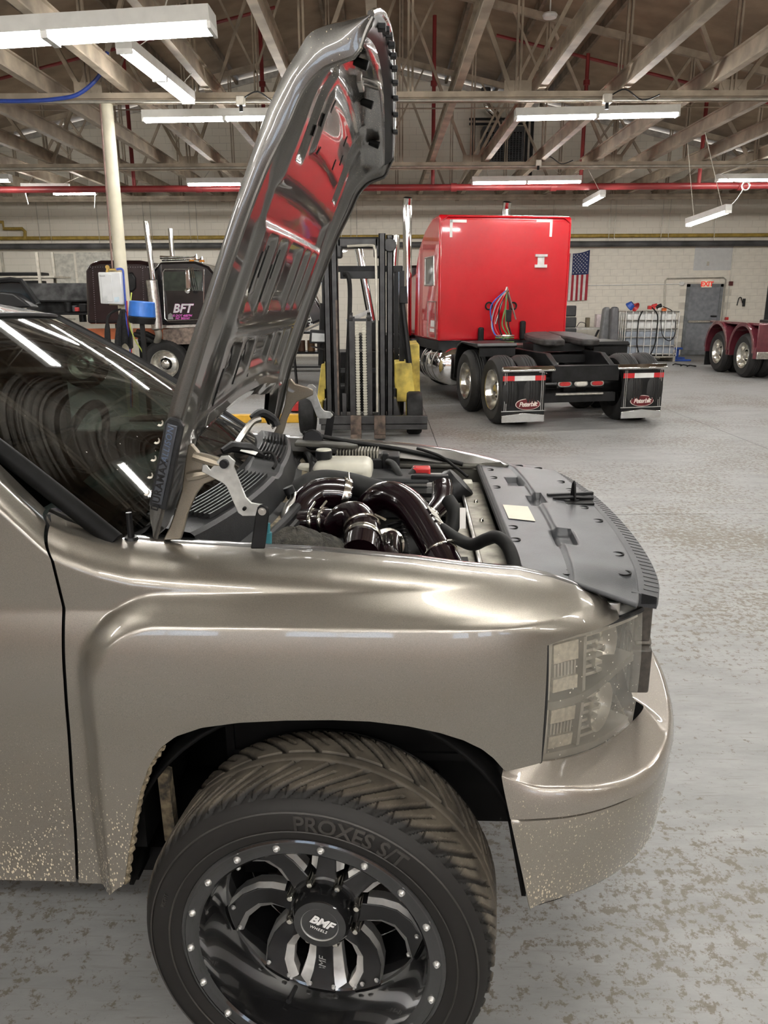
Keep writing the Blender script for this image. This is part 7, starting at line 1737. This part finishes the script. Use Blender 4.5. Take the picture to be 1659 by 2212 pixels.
# shelving at the far left
RKY = 21.5
rk = tag(empty('steel_rack', (-10.3, RKY, 0)), 'pale steel storage rack behind the pickup roof', 'rack')
def RKL(px, py, dy=0.0): p = PY(px, py, RKY+dy); return np.array([p[0]+10.3, dy, p[2]])
for (px, dy) in ((-20,0.0), (12,1.1), (88,0.0), (121,1.1)):
    x = RKL(px, 620, dy)[0]; MB().beam((x, dy, 0), (x, dy, RKL(px, 545, dy)[2]), 0.07, 0.06, (0,1,0)).build('upright', M_conduit, rk)
xa, xb = RKL(-20,600)[0]-1.0, RKL(118,600)[0]
for py in (596, 640, 690): z = RKL(50, py)[2]; MB().box(xa, xb, -0.02, 1.12, z-0.05, z).build('shelf', M_conduit if py != 640 else M_frameblk, rk)
MB().beam(RKL(98,640,1.1), RKL(122,690,1.1), 0.03, 0.03).beam(RKL(122,640,1.1), RKL(98,690,1.1), 0.03, 0.03).build('cross_brace', M_frameblk, rk)
def rthing(name, x0, x1, y0, y1, dy, th, m_, label, cat):
    a, b = PY(x0, y1, RKY+dy), PY(x1, y0, RKY+dy); return tag(MB().box(a[0], b[0], RKY+dy, RKY+dy+th, a[2], b[2]).build(name, m_, bevel=0.02), label, cat)
rthing('tool_case', -20, 86, 588, 596, 0.1, 0.6, M_black, 'long black case on the top shelf of the pale rack', 'case')
rthing('dark_carton', 30, 84, 606, 640, 0.3, 0.5, mat('charcoal carton', (0.03,0.03,0.032), 0.6), 'large charcoal carton on the middle shelf of the rack', 'carton')
# low dark bench with clutter between the rack and the black truck
db = tag(empty('tool_bench', tuple(PY(160, 660, 20.5)*np.array([1,1,0]))), 'long dark tool bench left of the black sleeper', 'bench'); o_ = np.array(db.location); zz = PY(160, 676, 20.5)[2]
MB().box(-1.6, 0.9, 0, 0.8, zz-0.05, zz).build('top', M_frameblk, db)
for x in (-1.5, 0.8):
    for y in (0.05, 0.75): MB().beam((x,y,0),(x,y,zz-0.05), 0.07, 0.07).build('leg', M_frameblk, db)
MB().box(-1.5, 0.8, 0.6, 0.65, zz, zz+0.75).build('back_board', mat('sooty board', (0.05,0.05,0.05), 0.8, var=0.4, scale=4), db)
MB().box(-1.5, 0.85, 0.3, 0.62, zz+0.28, zz+0.32).build('shelf', M_frameblk, db)
items = [(134,148,655,674,M_black,'black tin at the left of the tool bench','tin'), (150,160,662,674,mat('dark drum', (0.04,0.04,0.045), 0.4),'dark drum in the middle of the tool bench','drum'),
         (155,168,666,673,mat('red tin lit', (0.62,0.06,0.06), 0.4),'red tin on the tool bench','tin'), (172,184,658,674,M_frameblk,'black box at the right of the tool bench','box'), (166,180,680,696,M_black,'black sack under the tool bench','sack')]
for (x0, x1, y0, y1, m_, lb, ct) in items:
    a, b = PY(x0, y1, 20.6), PY(x1, y0, 20.6); z0 = max(a[2], zz) if ct != 'sack' else a[2]
    tag(MB().cyl(((a[0]+b[0])/2, 20.8, z0), ((a[0]+b[0])/2, 20.8, b[2]+0.02), (b[0]-a[0])/2, n=16).build(ct if ct != 'box' else 'tool_box', m_, bevel=0.01) if ct in ('tin','drum','sack') else MB().box(a[0], b[0], 20.6, 20.8, z0, b[2]+0.02).build('tool_box', m_, bevel=0.01), lb, ct)
# wall panels behind the rack
for i, (x0, x1, y0, y1) in enumerate([(171,240,545,616), (120,158,548,640)]):
    wbox('wall_panel', x0, x1, y0, y1, 0.03, mat('pale wall panel', (0.66,0.64,0.56), 0.7), ['large pale panel fixed to the wall above the black sleeper','tall pale panel fixed to the wall behind the steel rack'][i], 'panel')
# dark clutter below the hood tilt
cl = tag(empty('parts_shelf', tuple(PY(655, 800, 20.0)*np.array([1,1,0]))), 'dark low parts shelf behind the floor jack', 'shelf'); o_ = np.array(cl.location)
MB().box(-0.5, 0.8, 0, 0.6, 0.45, 0.5).box(-0.5, 0.8, 0, 0.6, 0.1, 0.14).box(-0.5,-0.45,0,0.6,0,1.0).box(0.75,0.8,0,0.6,0,1.0).box(-0.5,0.8,0,0.6,0.95,1.0).build('shelf_frame', M_frameblk, cl)
for i, (x, z, c_) in enumerate([(-0.3,0.5,(0.16,0.07,0.04)),(-0.05,0.5,(0.10,0.05,0.03)),(0.2,0.5,(0.2,0.11,0.05)),(0.45,0.5,(0.08,0.06,0.05))]):
    tag(MB().cyl((o_[0]+x, o_[1]+0.25, z+0.001), (o_[0]+x, o_[1]+0.25, z+0.28), 0.1, n=14).build('paint_can', mat('old can %d' % i, c_, 0.5), bevel=0.01), ['leftmost of four old cans on the dark parts shelf','second from left of four old cans on the dark parts shelf','third from left of four old cans on the dark parts shelf','rightmost of four old cans on the dark parts shelf'][i], 'can')
# ================================================================== fluorescent fixtures
def tube_material():
    m = bpy.data.materials.new('lit fluorescent tube'); m.use_nodes = True; b = m.node_tree.nodes['Principled BSDF']
    b.inputs['Base Color'].default_value = (0.9, 0.9, 0.88, 1); b.inputs['Emission Color'].default_value = (*LAMP_COLOR, 1); b.inputs['Emission Strength'].default_value = TUBE_STRENGTH
    return m
M_tube = tube_material()
def fixture(p, q, label, segs=2, wide=0.20, hang=None, cord=False):
    """strip light from p to q (its bottom line): housing, tubes, end caps, hanger wires"""
    p, q = V3(p), V3(q); L_ = (q-p).length; d = (q-p).normalized()
    t = tag(empty('strip_light', p), label, 'light fixture', 'fluorescent strip lights')
    ang = math.atan2(d.y, d.x); tilt = -math.asin(d.z); t.rotation_euler = (0, tilt, ang)
    h = wide/2
    MB().prism([(-h*0.85, 0.14), (-h*0.85, 0.032), (h*0.85, 0.032), (h*0.85, 0.14)], (0, 0, 0), (0,1,0), (0,0,1), (L_, 0, 0)).build('housing', mat('cream light housing', (0.55, 0.54, 0.50), 0.5, var=0.04), t)
    s = L_/segs
    for i in range(segs):
        for yy in (-h*0.5, h*0.5):
            MB().cyl((i*s+0.03, yy, 0.006), ((i+1)*s-0.03, yy, 0.006), 0.019, n=10).build('tube', M_tube, t)
        for xx in (i*s+0.012, (i+1)*s-0.012):
            MB().box(xx-0.014, xx+0.014, -h*0.8, h*0.8, -0.018, 0.034).build('lamp_holder', M_white, t)
    if hang:
        for xx in (0.15*L_, 0.85*L_):
            w = p + d*xx; jx = min(JX, key=lambda q: abs(q-w.x)); dx, dz = jx-w.x, 4.72-w.z
            R_ = t.rotation_euler.to_matrix().inverted() @ Vector((dx, 0, dz))
            MB().cyl((xx, 0, 0.12), (xx+R_.x, R_.y, R_.z), 0.006, n=6).build('hanger_wire', M_conduit, t)
    if cord:
        MB().tube([(L_*0.05, 0, 0.02), (L_*0.05+0.02, 0, -0.15), (L_*0.05+0.05, 0, -0.33)], 0.012, 6).build('pull_cord', M_white, t)
    return t
def row(px0, px1, py0, py1, Y, label, **kw):
    return fixture(PY(px0, py0, Y), PY(px1, py1, Y), label, **kw)
a = PY(-238, 108, 6.6); b = PY(462, 66, 6.55)
fixture(a, b, 'large strip light at upper left, closest above the pickup roof', wide=0.3, hang=0.7)
fixture(PZ(268, 112, 4.42), PZ(408, 222, 4.42), 'strip light running away toward the far wall', wide=0.22, hang=0.25)
row(310, 662, 262, 256, 12.6, 'strip light partly hidden behind the raised hood, left of it', wide=0.2, hang=0.2)
row(1112, 1465, 258, 250, 12.6, 'long strip light hung under the truss above the red sleeper cab', wide=0.2, hang=0.2)
row(405, 640, 400, 398, 18.5, 'strip light beside the hood in front of the red pipe', wide=0.2, hang=0.2)
row(1019, 1255, 397, 394, 18.5, 'strip light below the wall heater unit', wide=0.2, hang=0.2)
row(1547, 1790, 391, 389, 18.5, 'strip light cut off by the right edge of the photo', wide=0.2, hang=0.2)
row(48, 150, 410, 410, 20.2, 'short strip light with pull cord, left of the cream column', segs=1, wide=0.16, hang=0.3, cord=True)
row(210, 117, 419, 420, 20.6, 'short strip light with pull cord, nearest the cream column', segs=1, wide=0.16, hang=0.3, cord=True)
fixture(PY(1264, 444, 20.5), PY(1302, 424, 18.9), 'short tilted strip light hanging right of the red truck', segs=1, wide=0.16, hang=0.5)
fixture(PY(1486, 488, 16.4), PY(1574, 458, 15.2), 'short tilted strip light hanging above the exit door', segs=1, wide=0.16, hang=0.5)
# unseen hall rows above and behind the camera; rearmost added to brighten near side
n_ = 0
for (x, y) in [(1.6, 6.3), (6.0, 6.3), (10.4, 6.3), (-8.0, 6.3), (-9.0, 12.6), (8.2, 12.6), (-9.5, 18.5), (-6.2, 2.2), (-2.6, 2.2), (1.4, 2.0), (5.4, 2.2), (9.6, 2.2), (-6.0, -2.4), (-2.4, -2.4), (1.2, -2.4), (4.8, -2.4), (8.4, -2.4), (-4.0, -6.0), (0.0, -6.0), (4.0, -6.0)]:
    n_ += 1
    fixture((x-1.22, y, 4.36), (x+1.22, y, 4.36), 'strip light out of view above the shop floor', wide=0.22, hang=0.2)
